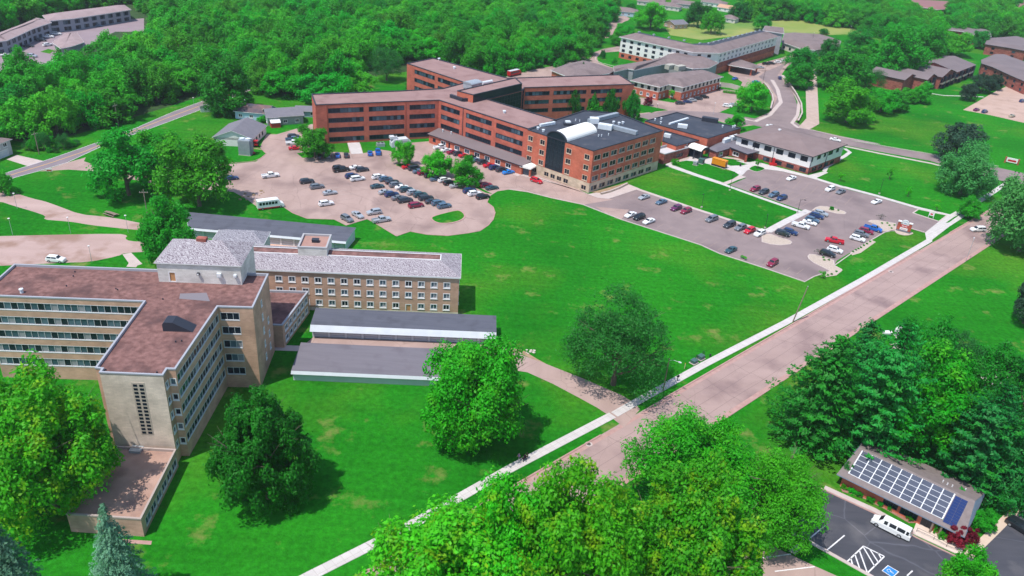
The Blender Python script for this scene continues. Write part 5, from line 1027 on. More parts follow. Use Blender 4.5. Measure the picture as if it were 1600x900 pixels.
for c in range(nc):
    for r_ in range(5):
        k0, k1 = .16+.77*r_/5, .16+.77*(r_+1)/5; b = MB(); a0, a1 = span0+cw*c+.075, span0+cw*(c+1)-.075
        b.face([tuple(onroof(a0,k0+.006,.11)), tuple(onroof(a1,k0+.006,.11)), tuple(onroof(a1,k1-.006,.11)), tuple(onroof(a0,k1-.006,.11))]); t.part(b, 'solar_panel', [cell])
b = MB()
for r_ in range(10):
    for c in range(2):
        k0, k1 = .10+.8*r_/10, .10+.8*(r_+1)/10; a0 = span1+.25+c*1.05; b.face([tuple(onroof(a0,k0+.003,.07)), tuple(onroof(a0+1.02,k0+.003,.07)), tuple(onroof(a0+1.02,k1-.003,.07)), tuple(onroof(a0,k1-.003,.07))])
t.part(b, 'blue_solar_array', [cellb])
for x, k in ((.72,1.25),(.76,1.2),(.80,1.22),(.9,1.4)):
    q = X @ Vector((x*L_, ry+(k-1)*HW, 2.85+RZ*(2-k))); b = MB(); b.cyl(tuple(q-Vector((0,0,.1))), tuple(q+Vector((0,0,.5))), .1, .1, 8); t.part(b, 'roof_vent', [whitetrim])
for u in (.8, .87): b = MB(); b.box(u*L_-.15, u*L_+.15, -.85, -.55, 0, 2.6, 0, X); t.part(b, 'post', [wood])
# handrail by the ramp
r_ = empty('handrail', (*W('p',1000,610), 0), 0, 'thin dark metal handrail along the ramp behind the white van', 'railing'); pr_ = [W('p',*q) for q in ((1000,610),(1095,655),(1165,695),(1260,735))]; o_ = Vector((*pr_[0], 0)); b = MB()
for i in range(3): b.cyl(tuple(Vector((*pr_[i], 1.05))-o_), tuple(Vector((*pr_[i+1], 1.05))-o_), .03, .03, 6); b.cyl(tuple(Vector((*pr_[i], .6))-o_), tuple(Vector((*pr_[i+1], .6))-o_), .025, .025, 6)
b.obj('rail', [blackm], r_); b = MB()
for i in range(4): b.cyl(tuple(Vector((*pr_[i], 0.1))-o_), tuple(Vector((*pr_[i], 1.05))-o_), .035, .035, 6)
b.obj('post', [blackm], r_)
# ================================================================== vehicles
def paint(name, c, rough=.28, metal=0.0): return mat(name, c, rough, metal=metal, spec=.6)
PA = {'white': paint('white_car_paint', (.80,.80,.80)), 'silver': paint('silver_car_paint', (.50,.53,.56), .3, .4), 'grey': paint('grey_car_paint', (.20,.22,.25), .3, .3), 'dark': paint('charcoal_car_paint', (.035,.045,.06)), 'black': paint('black_car_paint', (.014,.018,.022)),
 'blue': paint('blue_car_paint', (.015,.12,.45)), 'bright': paint('bright_blue_car_paint', (.01,.22,.65)), 'navy': paint('navy_car_paint', (.015,.04,.13)), 'steel': paint('steel_blue_car_paint', (.10,.17,.25), .3, .2), 'teal': paint('teal_car_paint', (.03,.08,.10)), 'red': paint('red_car_paint', (.55,.012,.03)), 'maroon': paint('maroon_car_paint', (.24,.015,.05)), 'tan': paint('tan_car_paint', (.38,.35,.25)), 'purple': paint('plum_car_paint', (.13,.02,.09))}
KIND = {  # stations: x from the front, belt height, roof height (None = no cabin), half width at roof ; glass runs
 'sedan': dict(L=4.75, W=.92, st=[(0,.52,None),(.12,.72,None),(1.15,.92,None),(1.35,.95,None),(2.1,.96,1.42),(3.2,.97,1.43),(3.95,1.02,None),(4.6,1.0,None),(4.75,.68,None)], wb=(.85,3.75), r=.33),
 'suv': dict(L=4.75, W=.95, st=[(0,.6,None),(.12,.9,None),(1.05,1.08,None),(1.25,1.1,None),(1.95,1.12,1.66),(3.2,1.13,1.7),(4.2,1.14,1.66),(4.62,1.12,None),(4.75,.75,None)], wb=(.88,3.75), r=.37),
 'minivan': dict(L=5.1, W=.98, st=[(0,.55,None),(.12,.85,None),(.85,1.02,None),(.95,1.05,None),(1.95,1.08,1.7),(3.3,1.08,1.76),(4.75,1.1,1.72),(5.0,1.05,None),(5.1,.75,None)], wb=(.92,3.95), r=.35),
 'pickup': dict(L=5.8, W=1.0, st=[(0,.62,None),(.12,.98,None),(1.3,1.12,None),(1.45,1.14,None),(2.1,1.15,1.82),(3.0,1.15,1.85),(3.55,1.15,1.8),(3.72,1.13,None),(3.73,.8,None),(5.78,.8,None),(5.8,.75,None)], wb=(1.0,4.7), r=.42, bed=True),
 'largevan': dict(L=6.7, W=1.02, st=[(0,.65,None),(.12,1.0,None),(.95,1.22,None),(1.05,1.25,None),(1.8,1.3,2.12),(2.6,1.3,2.2),(4.4,1.3,2.2),(6.3,1.3,2.15),(6.62,1.2,None),(6.7,.7,None)], wb=(1.05,4.95), r=.42, wins=[(2.05,2.65),(2.95,4.1),(4.3,5.6),(5.8,6.25)]),
}
CM = {}
def carparts(kind):
    if kind in CM: return CM[kind]
    K = KIND[kind]; L, Wd = K['L'], K['W']; X0 = L/2; b = MB(); rings = []
    for x, zb, zt in K['st']:
        e = 1-.10*max(0, 1-min(x, L-x)/.5); w_ = Wd*e
        if zt is None: pr = [(w_*.86,.22),(w_,.42),(w_,zb-.14),(w_*.95,zb-.01),(w_*.6,zb+.03),(0,zb+.045)]
        else: pr = [(w_*.86,.22),(w_,.42),(w_,zb-.10),(w_*.955,zb),(w_*.74,zt-.05),(0,zt)]
        rings.append([(X0-x, y, z) for y, z in pr]+[(X0-x, -y, z) for y, z in pr[-2::-1]])
    n = len(rings[0])
    for i in range(len(rings)-1):
        for k in range(n-1): b.face([rings[i][k], rings[i][k+1], rings[i+1][k+1], rings[i+1][k]])
        b.face([rings[i][0], rings[i+1][0], rings[i+1][-1], rings[i][-1]])
    b.face(rings[0][::-1]); b.face(rings[-1])
    if K.get('bed'):
        x0, x1 = X0-3.74, X0-5.78
        for y in (-1, 1): b.box(x1, x0, min(y*Wd*.99, y*Wd*.84), max(y*Wd*.99, y*Wd*.84), .8, 1.15)
        b.box(x1, x1+.1, -Wd*.84, Wd*.84, .8, 1.15)
    P = {'body': [(b.mesh('body', [PA['white']]), None)]}
    if K.get('bed'): c = MB(); c.face([(X0-3.76,-Wd*.82,.815),(X0-5.66,-Wd*.82,.815),(X0-5.66,Wd*.82,.815),(X0-3.76,Wd*.82,.815)]); P['cargo_bed'] = [(c.mesh('cargo_bed', [rubber]), None)]
    cab = [s for s in K['st'] if s[2]]; i0 = K['st'].index(cab[0]); i1 = K['st'].index(cab[-1]); S = K['st']
    # windscreen and rear window lie just over the sloping faces
    def sheet(xa, za, ya, xb, zb, yb, off=.018):
        g = MB(); nx, nz = (zb-za), (xb-xa); l = math.hypot(nx, nz) or 1; ox, oz = (nx/l*off, -nz/l*off)
        if oz < 0: ox, oz = -ox, -oz
        g.face([(xa+ox,-ya,za+oz),(xa+ox,ya,za+oz),(xb+ox,yb,zb+oz),(xb+ox,-yb,zb+oz)]); return g
    a, c = S[i0-1], S[i0]; t0, t1 = .1, .9
    g = sheet(X0-(a[0]+(c[0]-a[0])*t0), a[1]+.045+(c[2]-a[1]-.045)*t0, Wd*.74, X0-(a[0]+(c[0]-a[0])*t1), a[1]+.045+(c[2]-a[1]-.045)*t1, Wd*.66, .03); P['windscreen'] = [(g.mesh('windscreen', [carglass]), None)]
    a, c = S[i1+1], S[i1]; g = sheet(X0-(a[0]+(c[0]-a[0])*.14), a[1]+.045+(c[2]-a[1]-.045)*.14, Wd*.72, X0-(a[0]+(c[0]-a[0])*t1), a[1]+.045+(c[2]-a[1]-.045)*t1, Wd*.62, .03); P['rear_window'] = [(g.mesh('rear_window', [carglass]), None)]
    P['side_window'] = []
    for sd in (1, -1):
        g = MB()
        def sp(x, k):  # point on the side glass plane
            zs = [(q[0], q[1], q[2]) for q in cab]; xx = min(max(x, zs[0][0]), zs[-1][0])
            for j in range(len(zs)-1):
                if zs[j][0] <= xx <= zs[j+1][0]: f_ = (xx-zs[j][0])/(zs[j+1][0]-zs[j][0]); zb = zs[j][1]+(zs[j+1][1]-zs[j][1])*f_; zt = zs[j][2]+(zs[j+1][2]-zs[j][2])*f_; break
            y = Wd*(.955+(.74-.955)*k)+.015; return (X0-x, sd*y, zb+(zt-.05-zb)*k+.004)
        runs = K.get('wins') or [(cab[0][0]-.35, (cab[0][0]+cab[-1][0])/2-.04), ((cab[0][0]+cab[-1][0])/2+.04, cab[-1][0]+.12)]
        for j, (u0, u1) in enumerate(runs):
            lo, hi = .08, .88; u0t = max(u0, cab[0][0]+.05) if not K.get('wins') and j == 0 else u0+.02; u1t = min(u1, cab[-1][0]-.05) if not K.get('wins') and j else u1
            g.face([sp(u0, lo), sp(u1, lo), sp(u1t, hi), sp(u0t, hi)])
        P['side_window'].append((g.mesh('side_window', [carglass]), None))
    P['wheel'] = []
    for wx in K['wb']:
        for sd in (1, -1):
            g = MB(); r = K['r']; y0, y1 = sd*(Wd-.2), sd*(Wd+.015); g.cyl((X0-wx, y0, r), (X0-wx, y1, r), r, r, 14); h = MB(); h.cyl((X0-wx, y1-sd*.01, r), (X0-wx, y1+sd*.02, r), r*.62, r*.55, 10); P['wheel'].append((g.mesh('wheel', [rubber]), ('rim', h.mesh('rim', [alloy]))))
    P['headlight'] = []; P['taillight'] = []
    for sd in (1, -1):
        zf = S[1][1]-.14; g = MB(); g.box(X0-.2, X0-.0, sd*Wd*.62-.17, sd*Wd*.62+.17, zf-.1, zf+.08); P['headlight'].append((g.mesh('headlight', [lampw]), None))
        zf = S[-2][1]-.16; g = MB(); g.box(-X0+.0, -X0+.17, sd*Wd*.72-.13, sd*Wd*.72+.13, zf-.14, zf+.12) if kind != 'pickup' else g.box(-X0-.02, -X0+.1, sd*Wd*.85-.1, sd*Wd*.85+.1, .85, 1.1); P['taillight'].append((g.mesh('taillight', [lampr]), None))
    if kind == 'largevan':
        g = MB(); 
        for sd in (1,-1): g.box(-1.9, 1.9, sd*(Wd+.02)-.1, sd*(Wd+.02)+.1, .36, .42)
        P['running_board'] = [(g.mesh('running_board', [alloy]), None)]
    CM[kind] = P; return P
NAMES = {'sedan': 'parked_sedan', 'suv': 'parked_suv', 'minivan': 'parked_minivan', 'pickup': 'pickup_truck', 'largevan': 'passenger_van'}
CATS = {'sedan': 'car', 'suv': 'car', 'minivan': 'minivan', 'pickup': 'pickup truck', 'largevan': 'van'}
CRNG = random.Random(3)
def car(s, x, y, az, kind, col, label, group, dx=0, dy=0):
    p = W(s, x, y, .45); K = KIND[kind]
    r = empty(NAMES[kind], (p[0], p[1], .045), math.radians(az+CRNG.uniform(-1.5, 1.5)), label, CATS[kind], group)
    for nm, lst in carparts(kind).items():
        for me, sub in lst:
            o = bpy.data.objects.new(nm, me); COL.objects.link(o); o.parent = r
            if nm == 'body': o.material_slots[0].link = 'OBJECT'; o.material_slots[0].material = PA[col]
            if sub: q = bpy.data.objects.new(sub[0], sub[1]); COL.objects.link(q); q.parent = o
    return r
GL = 'cars parked in the big left lot'; GR = 'cars parked in the right lot'; GB = 'cars along the hospital annex'
A1, A2 = 33, 36
C = car
# heading: car faces along +az
C('R',222,330,A1,'suv','dark','black station wagon at the left end of the short diagonal row',GL)
C('R',340,392,A1,'suv','grey','charcoal boxy off-roader between black wagon and silver sedan',GL)
C('R',490,462,A1,'sedan','silver','lone silver sedan next to the dark repair patch in the lot',GL)
C('R',447,590,A1,'suv','white','white small crossover alone near the lower lot edge',GL)
C('R',690,768,-42,'suv','grey','grey hatchback nosing down at the lower lot kerb',GL)
C('R',815,722,-42,'sedan','silver','silver sedan nosing down beside the grey hatchback',GL)
C('R',1010,692,A1+180,'suv','silver','silver estate car facing left above the silver pickup',GL)
C('R',1095,782,A1,'pickup','silver','silver pickup with dark open bed at the lot edge',GL)
C('f',290,300,A1,'pickup','white','white pickup alone at the upper left of the lot',GL)
C('R',625,195,A1,'pickup','black','black pickup with open bed beside the black estate',GL); C('R',600,172,A1,'suv','dark','black estate half hidden behind the black pickup',GL)
C('R',795,168,A1,'sedan','white','white sedan behind the charcoal crossover',GL); C('R',868,192,A1,'suv','dark','charcoal crossover in front of a white sedan',GL)
C('R',750,268,A1,'suv','navy','navy crossover behind the white minivan',GL); C('R',815,300,A1,'minivan','white','white minivan in front of the navy crossover',GL)
for x, y, k, c, l in ((215,272,'suv','white','white crossover heading the long double row'),(325,305,'suv','steel','steel blue crossover second in the long row'),(425,345,'sedan','dark','dark car third in the long row'),(485,395,'suv','grey','grey crossover fourth in the long row'),(580,430,'sedan','white','white sedan half hidden by a dark teal car'),(650,470,'suv','teal','dark teal crossover covering a white sedan'),(765,515,'suv','silver','silver grey crossover mid way down the long row'),(865,550,'suv','teal','teal black crossover next to the silver grey one'),(955,600,'minivan','dark','large dark minivan above the maroon van'),(1050,650,'sedan','dark','dark sedan third from the island end'),(1150,680,'suv','steel','steel blue crossover second from the island end'),(1240,725,'suv','steel','dark blue crossover nearest the grass island'),
                  (195,415,'sedan','teal','dark green grey sedan alone left of the double row'),(320,505,'sedan','silver','silver sedan with dark roof in the lower row'),(420,545,'suv','navy','navy crossover second in the lower row'),(525,595,'sedan','grey','grey sedan third in the lower row'),(630,635,'minivan','dark','dark minivan fourth in the lower row'),(800,715,'minivan','maroon','maroon minivan at the end of the lower row'),
                  (680,110,'sedan','red','dark red car right by the small round tree'),(780,135,'minivan','dark','dark minivan next to the red car by the tree'),(850,180,'sedan','steel','steel blue sedan in the upper tree row'),(925,205,'suv','maroon','crimson crossover in the upper tree row'),(1030,250,'suv','black','black crossover below the first leafy tree'),(1120,300,'sedan','steel','blue grey sedan between black and white crossovers'),(1245,320,'suv','white','white crossover in front of the leafy tree'),(1330,365,'suv','black','black crossover between white and silver cars'),(1425,405,'sedan','silver','silver sedan at the end of the upper tree row')):
    C('S', x, y, A1, k, c, l, GL)
for x, y, k, c, l in ((910,710,'suv','navy','royal blue crossover behind a white crossover'),(970,745,'suv','white','white crossover between the two dark blue cars'),(1075,785,'suv','black','dark navy crossover at the grass corner')): C('T', x, y, A1, k, c, l, GL)
C('T',1110,640,A1,'suv','maroon','dark red crossover above the grey green sedan',GL); C('T',1190,670,A1,'sedan','teal','grey green sedan on the drive by the grass corner',GL)
for x, y, k, c, l in ((545,165,'pickup','white','white pickup at the left end of the annex row'),(620,200,'sedan','white','white sedan partly hidden by the leafy tree'),(700,225,'sedan','maroon','dark red sedan in the annex row'),(775,245,'suv','dark','dark crossover beside the dark red sedan'),(845,265,'sedan','red','red car behind the leafy treetop'),(935,295,'suv','black','black crossover in the annex row behind the tree'),(990,325,'sedan','steel','steel blue sedan tucked behind the tree crown'),(1080,350,'suv','dark','dark crossover next to the bright red coupe'),(1155,390,'sedan','red','bright red coupe in front of the annex'),(1225,420,'suv','navy','navy crossover right of the bright red coupe'),(1310,445,'suv','dark','dark crossover left of the bright blue car'),(1395,475,'sedan','bright','bright blue car at the end of the annex row')): C('T', x, y, A2, k, c, l, GB)
C('F',285,728,-38,'suv','red','red crossover driving past the office block entrance','cars on the move')
for x, y, k, c, l in ((130,700,'sedan','dark','dark grey sedan first of the four facing the lawn'),(222,690,'suv','grey','grey car second of the four facing the lawn'),(315,685,'sedan','blue','blue car third of the four facing the lawn'),(408,685,'sedan','dark','black car fourth of the four facing the lawn'),(655,665,'sedan','blue','blue sedan right of the white path'),(738,652,'pickup','blue','blue pickup right of the white path')): C('G', x, y, 104, k, c, l, 'cars facing the hospital lawn')
for x, y, k, c, l in ((1110,510,'suv','dark','dark crossover topmost of the cars by the corner tree'),(1105,548,'pickup','steel','steel blue pickup second of the cars by the corner tree'),(1110,592,'pickup','white','white pickup between blue pickup and red car'),(1130,655,'sedan','red','bright red sedan under the corner tree')): C('E', x, y, 22, k, c, l, 'cars by the corner tree')
C('e',1445,315,A1,'sedan','navy','dark car peeping out behind the big roadside trees','cars left of the lot')
# right lot
for x, y, k, c, l in ((175,190,'sedan','silver','silver sedan nearest the office block'),(355,240,'sedan','steel','dark blue sedan second from the office block'),(510,305,'suv','purple','plum crossover left of the maroon one'),(612,335,'suv','maroon','maroon crossover right of the plum one'),(880,420,'minivan','grey','grey minivan alone beside the lawn'),(1065,480,'minivan','dark','dark minivan left of the grey hatchback'),(1180,510,'suv','grey','grey hatchback between dark minivan and crimson car'),(1275,540,'suv','red','crimson crossover beside the white one'),(1380,570,'suv','white','white crossover with dark sunroof next to the stone island'),
                  (35,375,'sedan','white','white sedan first on the field side kerb'),(125,400,'suv','black','black crossover between two white sedans'),(225,442,'sedan','white','white sedan third on the field side kerb'),(1080,740,'sedan','teal','lone teal blue sedan on the field side kerb')): C('N', x, y, 44+180, k, c, l, GR)
C('V',130,775,230,'suv','maroon','crimson crossover parked alone at the field corner',GR)
for x, y, k, c, l in ((800,580,'suv','maroon','maroon crossover first in front of the clinic lawn'),(868,603,'suv','dark','dark green crossover second in front of the clinic lawn'),(945,625,'suv','steel','light blue crossover third in front of the clinic lawn'),(1008,650,'suv','navy','dark blue car fourth in front of the clinic lawn'),(1385,580,'suv','white','white crossover left of the grey sedan by the walk'),(1468,600,'sedan','grey','grey sedan beside the long white walk'),(1082,495,'sedan','white','white car stopped in front of the clinic')): C('C', x, y, 42+180, k, c, l, GR)
C('h',1078,463,38+180,'sedan','white','white sedan alone in the driving lane by the exit',GR)
for x, y, a, k, c, l in ((250,420,-32,'suv','dark','dark crossover by the bare little tree'),(340,405,-32,'suv','navy','navy crossover beside the dark one near the bare tree'),(465,330,-32,'pickup','white','white pickup in the middle row'),(570,292,-32,'sedan','white','white sedan half hidden behind the white pickup'),(600,262,-32,'suv','steel','grey blue crossover behind the white sedan'),(655,215,-32,'suv','navy','black blue crossover in the middle row'),(705,185,-32,'suv','silver','silver blue crossover nearest the shrub island'),
                     (865,510,-20+180,'pickup','red','bright red pickup standing alone in its row'),(870,620,-32,'suv','white','white crossover with black roof beside the black one'),(785,665,-32,'suv','black','black crossover by the thorny little tree'),
                     (1140,485,-32,'suv','white','white crossover with dark glass roof by the stone bed'),(1185,430,-32,'suv','grey','grey crossover between white and crimson cars'),(1245,395,-32,'suv','maroon','crimson car behind the grey crossover'),(1325,365,-30,'pickup','blue','bright blue pickup by the stone bed and sign')): C('V', x, y, a, k, c, l, GR)
# white SUV at the gravel lot, van, others
C('e',350,825,-2,'suv','white','white large off-roader alone on the old gravel lot','single cars')
C('p',862,590,-37+180,'largevan','white','long white passenger van in front of the solar office','vans')
C('L',1560,640,-52+0,'suv','black','black car cut off by the right edge of the photo','single cars')
C('n',1230,222,190,'minivan','white','white minivan in the shade under the big street tree','single cars')
for x, y, a, k, c, l in ((585,750,15,'suv','dark','dark crossover leftmost in front of the care building'),(650,738,15,'sedan','navy','navy sedan in front of the care building'),(692,725,15,'suv','silver','silver crossover in front of the care building'),(742,710,15,'suv','dark','dark crossover in front of the care building, fourth from left'),(800,695,15,'suv','black','black crossover rightmost in front of the care building'),(1005,775,-12,'suv','white','white crossover by the lone leafy tree'),(1062,765,-12,'sedan','silver','silver sedan behind the white crossover near the tree'),(1075,530,50,'sedan','blue','blue sedan beside the hedge wall'),(1262,560,20,'sedan','blue','blue car behind the leafy treetop'),(1300,430,10,'sedan','silver','silver car under the drop off canopy edge'),(1350,400,15,'suv','black','black car first of the row by the residence'),(1395,395,15,'suv','dark','dark car second of the row by the residence'),(1455,385,15,'suv','white','white car third of the row by the residence'),(1505,375,15,'suv','white','white car at the end of the row by the residence'),(1472,525,80,'suv','navy','dark blue car driving on the curved road')): C('B', x, y, a, k, c, l, 'cars near the senior residence')
C('h',820,75,-28,'sedan','white','white roofed car passing behind the clinic','single cars'); C('d',20,792,-28,'sedan','white','white car at the drive junction behind the clinic','single cars')
for x, y, a, k, c, l in ((1105,745,40,'sedan','purple','purple sedan leftmost in the tan lot'),(1190,765,40,'suv','navy','blue crossover beside the purple sedan'),(1475,810,40,'sedan','tan','olive tan sedan near the right edge'),(1580,655,40,'suv','navy','navy crossover at the right edge of the tan lot'),(1385,445,60,'suv','dark','dark car parked against the brick apartment wall')): C('D', x, y, a, k, c, l, 'cars in the tan apartment lot')
for x, y, a, k, c, l in ((335,585,-5,'suv','silver','silver car at the front of the apartment court'),(495,470,60,'suv','white','white car beside the flat carport block'),(500,385,20,'pickup','white','white pickup in front of the stepped apartments'),(590,355,20,'suv','white','white crossover near the corner of the long apartments'),(430,420,20,'suv','dark','dark car parked by the stepped apartments'),(300,480,20,'sedan','dark','dark sedan by the stepped apartments'),(60,575,40,'sedan','white','white car at the left edge of the court'),(990,255,20,'suv','white','white car in front of the long apartments'),(1020,270,20,'sedan','steel','steel blue car in front of the long apartments')): C('U', x, y, a, k, c, l, 'cars in the apartment court')
# ---- small white bus
p = W('f',290,490,.5); bus = empty('shuttle_bus', (*p, .04), math.radians(31), 'small white shuttle bus with red skirt parked at the lower left lot edge', 'bus'); BW = 1.15
b = MB(); pr = [(-4,.35),(-4,2.95),(2.1,2.95),(2.6,2.75),(2.75,1.75),(3.9,1.35),(4.05,1.15),(4.05,.35)]
for sd in (1, -1): q = [(x, sd*BW, z) for x, z in pr]; b.face(q if sd < 0 else q[::-1])
for i in range(len(pr)): a, c = pr[i], pr[(i+1) % len(pr)]; b.face([(a[0],-BW,a[1]),(a[0],BW,a[1]),(c[0],BW,c[1]),(c[0],-BW,c[1])])
b.obj('body', [PA['white']], bus); b = MB()
for sd in (1, -1): b.box(-4.02, 3.3, sd*(BW+.008)-.012, sd*(BW+.008)+.012, .36, .72)
b.obj('skirt_stripe', [redp], bus)
for i in range(6):
    for sd in (1, -1): b = MB(); b.box(-3.5+.95*i, -2.75+.95*i, sd*(BW+.01)-.012, sd*(BW+.01)+.012, 1.6, 2.45); b.obj('side_window', [carglass], bus)
b = MB(); b.face([(2.63,-1,2.65),(2.63,1,2.65),(2.80,1.0,1.8),(2.80,-1.0,1.8)]); b.obj('windscreen', [carglass], bus)
for x in (-2.6, 2.9):
    for sd in (1, -1): b = MB(); b.cyl((x, sd*(BW-.2), .42), (x, sd*(BW+.03), .42), .42, .42, 14); w_ = b.obj('wheel', [rubber], bus); b = MB(); b.cyl((x, sd*(BW+.02), .42), (x, sd*(BW+.05), .42), .24, .22, 10); b.obj('rim', [alloy], w_)
for sd in (1,-1): b = MB(); b.box(3.98, 4.09, sd*.8-.18, sd*.8+.18, .8, 1.05); b.obj('headlight', [lampw], bus)
# ---- red tractor-like truck by the metal box, red bus behind the wing
def boxtruck(s, x, y, az, label, L_, colm, cabm, h, name='box_truck', cat='truck', win=False):
    p = W(s, x, y, .5); r = empty(name, (*p, .03), math.radians(az), label, cat)
    b = MB(); b.box(-L_/2, L_/2-1.7, -1.15, 1.15, .7, h, 0); b.obj('cargo_box', [colm], r); b = MB(); pr = [(L_/2-1.65,.5),(L_/2-1.65,h*.8),(L_/2-.9,h*.8),(L_/2-.45,h*.5),(L_/2,h*.42),(L_/2,.5)]
    for sd in (1, -1): q = [(x_, sd*1.05, z) for x_, z in pr]; b.face(q)
    for i in range(6): a, c = pr[i], pr[(i+1) % 6]; b.face([(a[0],-1.05,a[1]),(a[0],1.05,a[1]),(c[0],1.05,c[1]),(c[0],-1.05,c[1])])
    b.obj('cab', [cabm], r); b = MB(); b.face([(L_/2-.88,-.9,h*.77),(L_/2-.88,.9,h*.77),(L_/2-.42,.9,h*.52),(L_/2-.42,-.9,h*.52)]); b.obj('windscreen', [carglass], r)
    for x_ in (-L_/2+1.2, L_/2-1.1):
        for sd in (1, -1): b = MB(); b.cyl((x_, sd*.85, .48), (x_, sd*1.18, .48), .48, .48, 12); b.obj('wheel', [rubber], r)
    if win:
        b = MB()
        for sd in (1, -1): b.box(-L_/2+.6, L_/2-2.2, sd*1.155-.01, sd*1.155+.01, h*.55, h*.8)
        b.obj('side_window', [carglass], r)
    b = MB(); b.box(-L_/2-.02, L_/2-1.72, -1.1, 1.1, h+.003, h+.06); b.obj('roof_panel', [whitem], r); return r
boxtruck('A', 1225, 245, 52, 'red and white bus parked at the wood edge behind the hospital wing', 9.5, redp, redp, 3.0, 'red_bus', 'bus', True)
r = empty('red_tractor', (*W('E',640,610,.6), .03), math.radians(110), 'red tractor with open cab beside the metal tower box', 'tractor')
b = MB(); b.box(-.1, 2.0, -.42, .42, .75, 1.45); b.box(-1.3, -.05, -.6, .6, .7, 1.15); b.obj('body', [redp], r); b = MB(); b.box(-1.35, .25, -.85, .85, 2.3, 2.45); b.obj('canopy', [redp], r)
for x_, rr_, yy in ((-.8,.75,.75),(1.5,.45,.55)):
    for sd in (1, -1): b = MB(); b.cyl((x_, sd*yy, rr_), (x_, sd*(yy+.32), rr_), rr_, rr_, 16); b.obj('wheel', [rubber], r)
for x_ in (-1.2,.15):
    for sd in (1,-1): b = MB(); b.cyl((x_, sd*.7, .8), (x_, sd*.7, 2.3), .04, .04, 6); b.obj('canopy_post', [blackm], r)
r = empty('red_ride_on_mower', (*W('E',600,715,.4), .03), math.radians(20), 'small red ride on mower at the foot of the metal tower box', 'mower')
b = MB(); b.box(-.8, .9, -.4, .4, .3, .75); b.box(-.5, -.1, -.3, .3, .75, 1.15); b.obj('body', [redp], r)
for x_ in (-.6,.65):
    for sd in (1,-1): b = MB(); b.cyl((x_, sd*.35, .26), (x_, sd*.55, .26), .26, .26, 10); b.obj('wheel', [rubber], r)
# construction equipment and vehicle by the hospital's front lawn: pale covered tank
# ================================================================== trees
def unit(v): return v/np.maximum(1e-6, np.linalg.norm(v, axis=1, keepdims=True))
def leafcloud(name, P, Nn, S, asp, m, rng, mats=None):
    n = len(P); t = unit(np.cross(Nn, rng.normal(size=(n, 3)))); u = np.cross(Nn, t)
    S = S[:, None]; v = np.empty((n, 4, 3)); bend = Nn*S*rng.uniform(-.25, .25, (n, 1))
    v[:, 0] = P-t*S; v[:, 1] = P+u*S*asp+bend; v[:, 2] = P+t*S; v[:, 3] = P-u*S*asp+bend
    me = bpy.data.meshes.new(name); me.vertices.add(n*4); me.loops.add(n*4); me.polygons.add(n)
    me.vertices.foreach_set('co', v.reshape(-1).astype(np.float32)); me.loops.foreach_set('vertex_index', np.arange(n*4, dtype=np.int32))
    me.polygons.foreach_set('loop_start', np.arange(0, n*4, 4, dtype=np.int32)); me.polygons.foreach_set('loop_total', np.full(n, 4, dtype=np.int32))
    me.materials.append(m); me.update(); me.validate(); return me
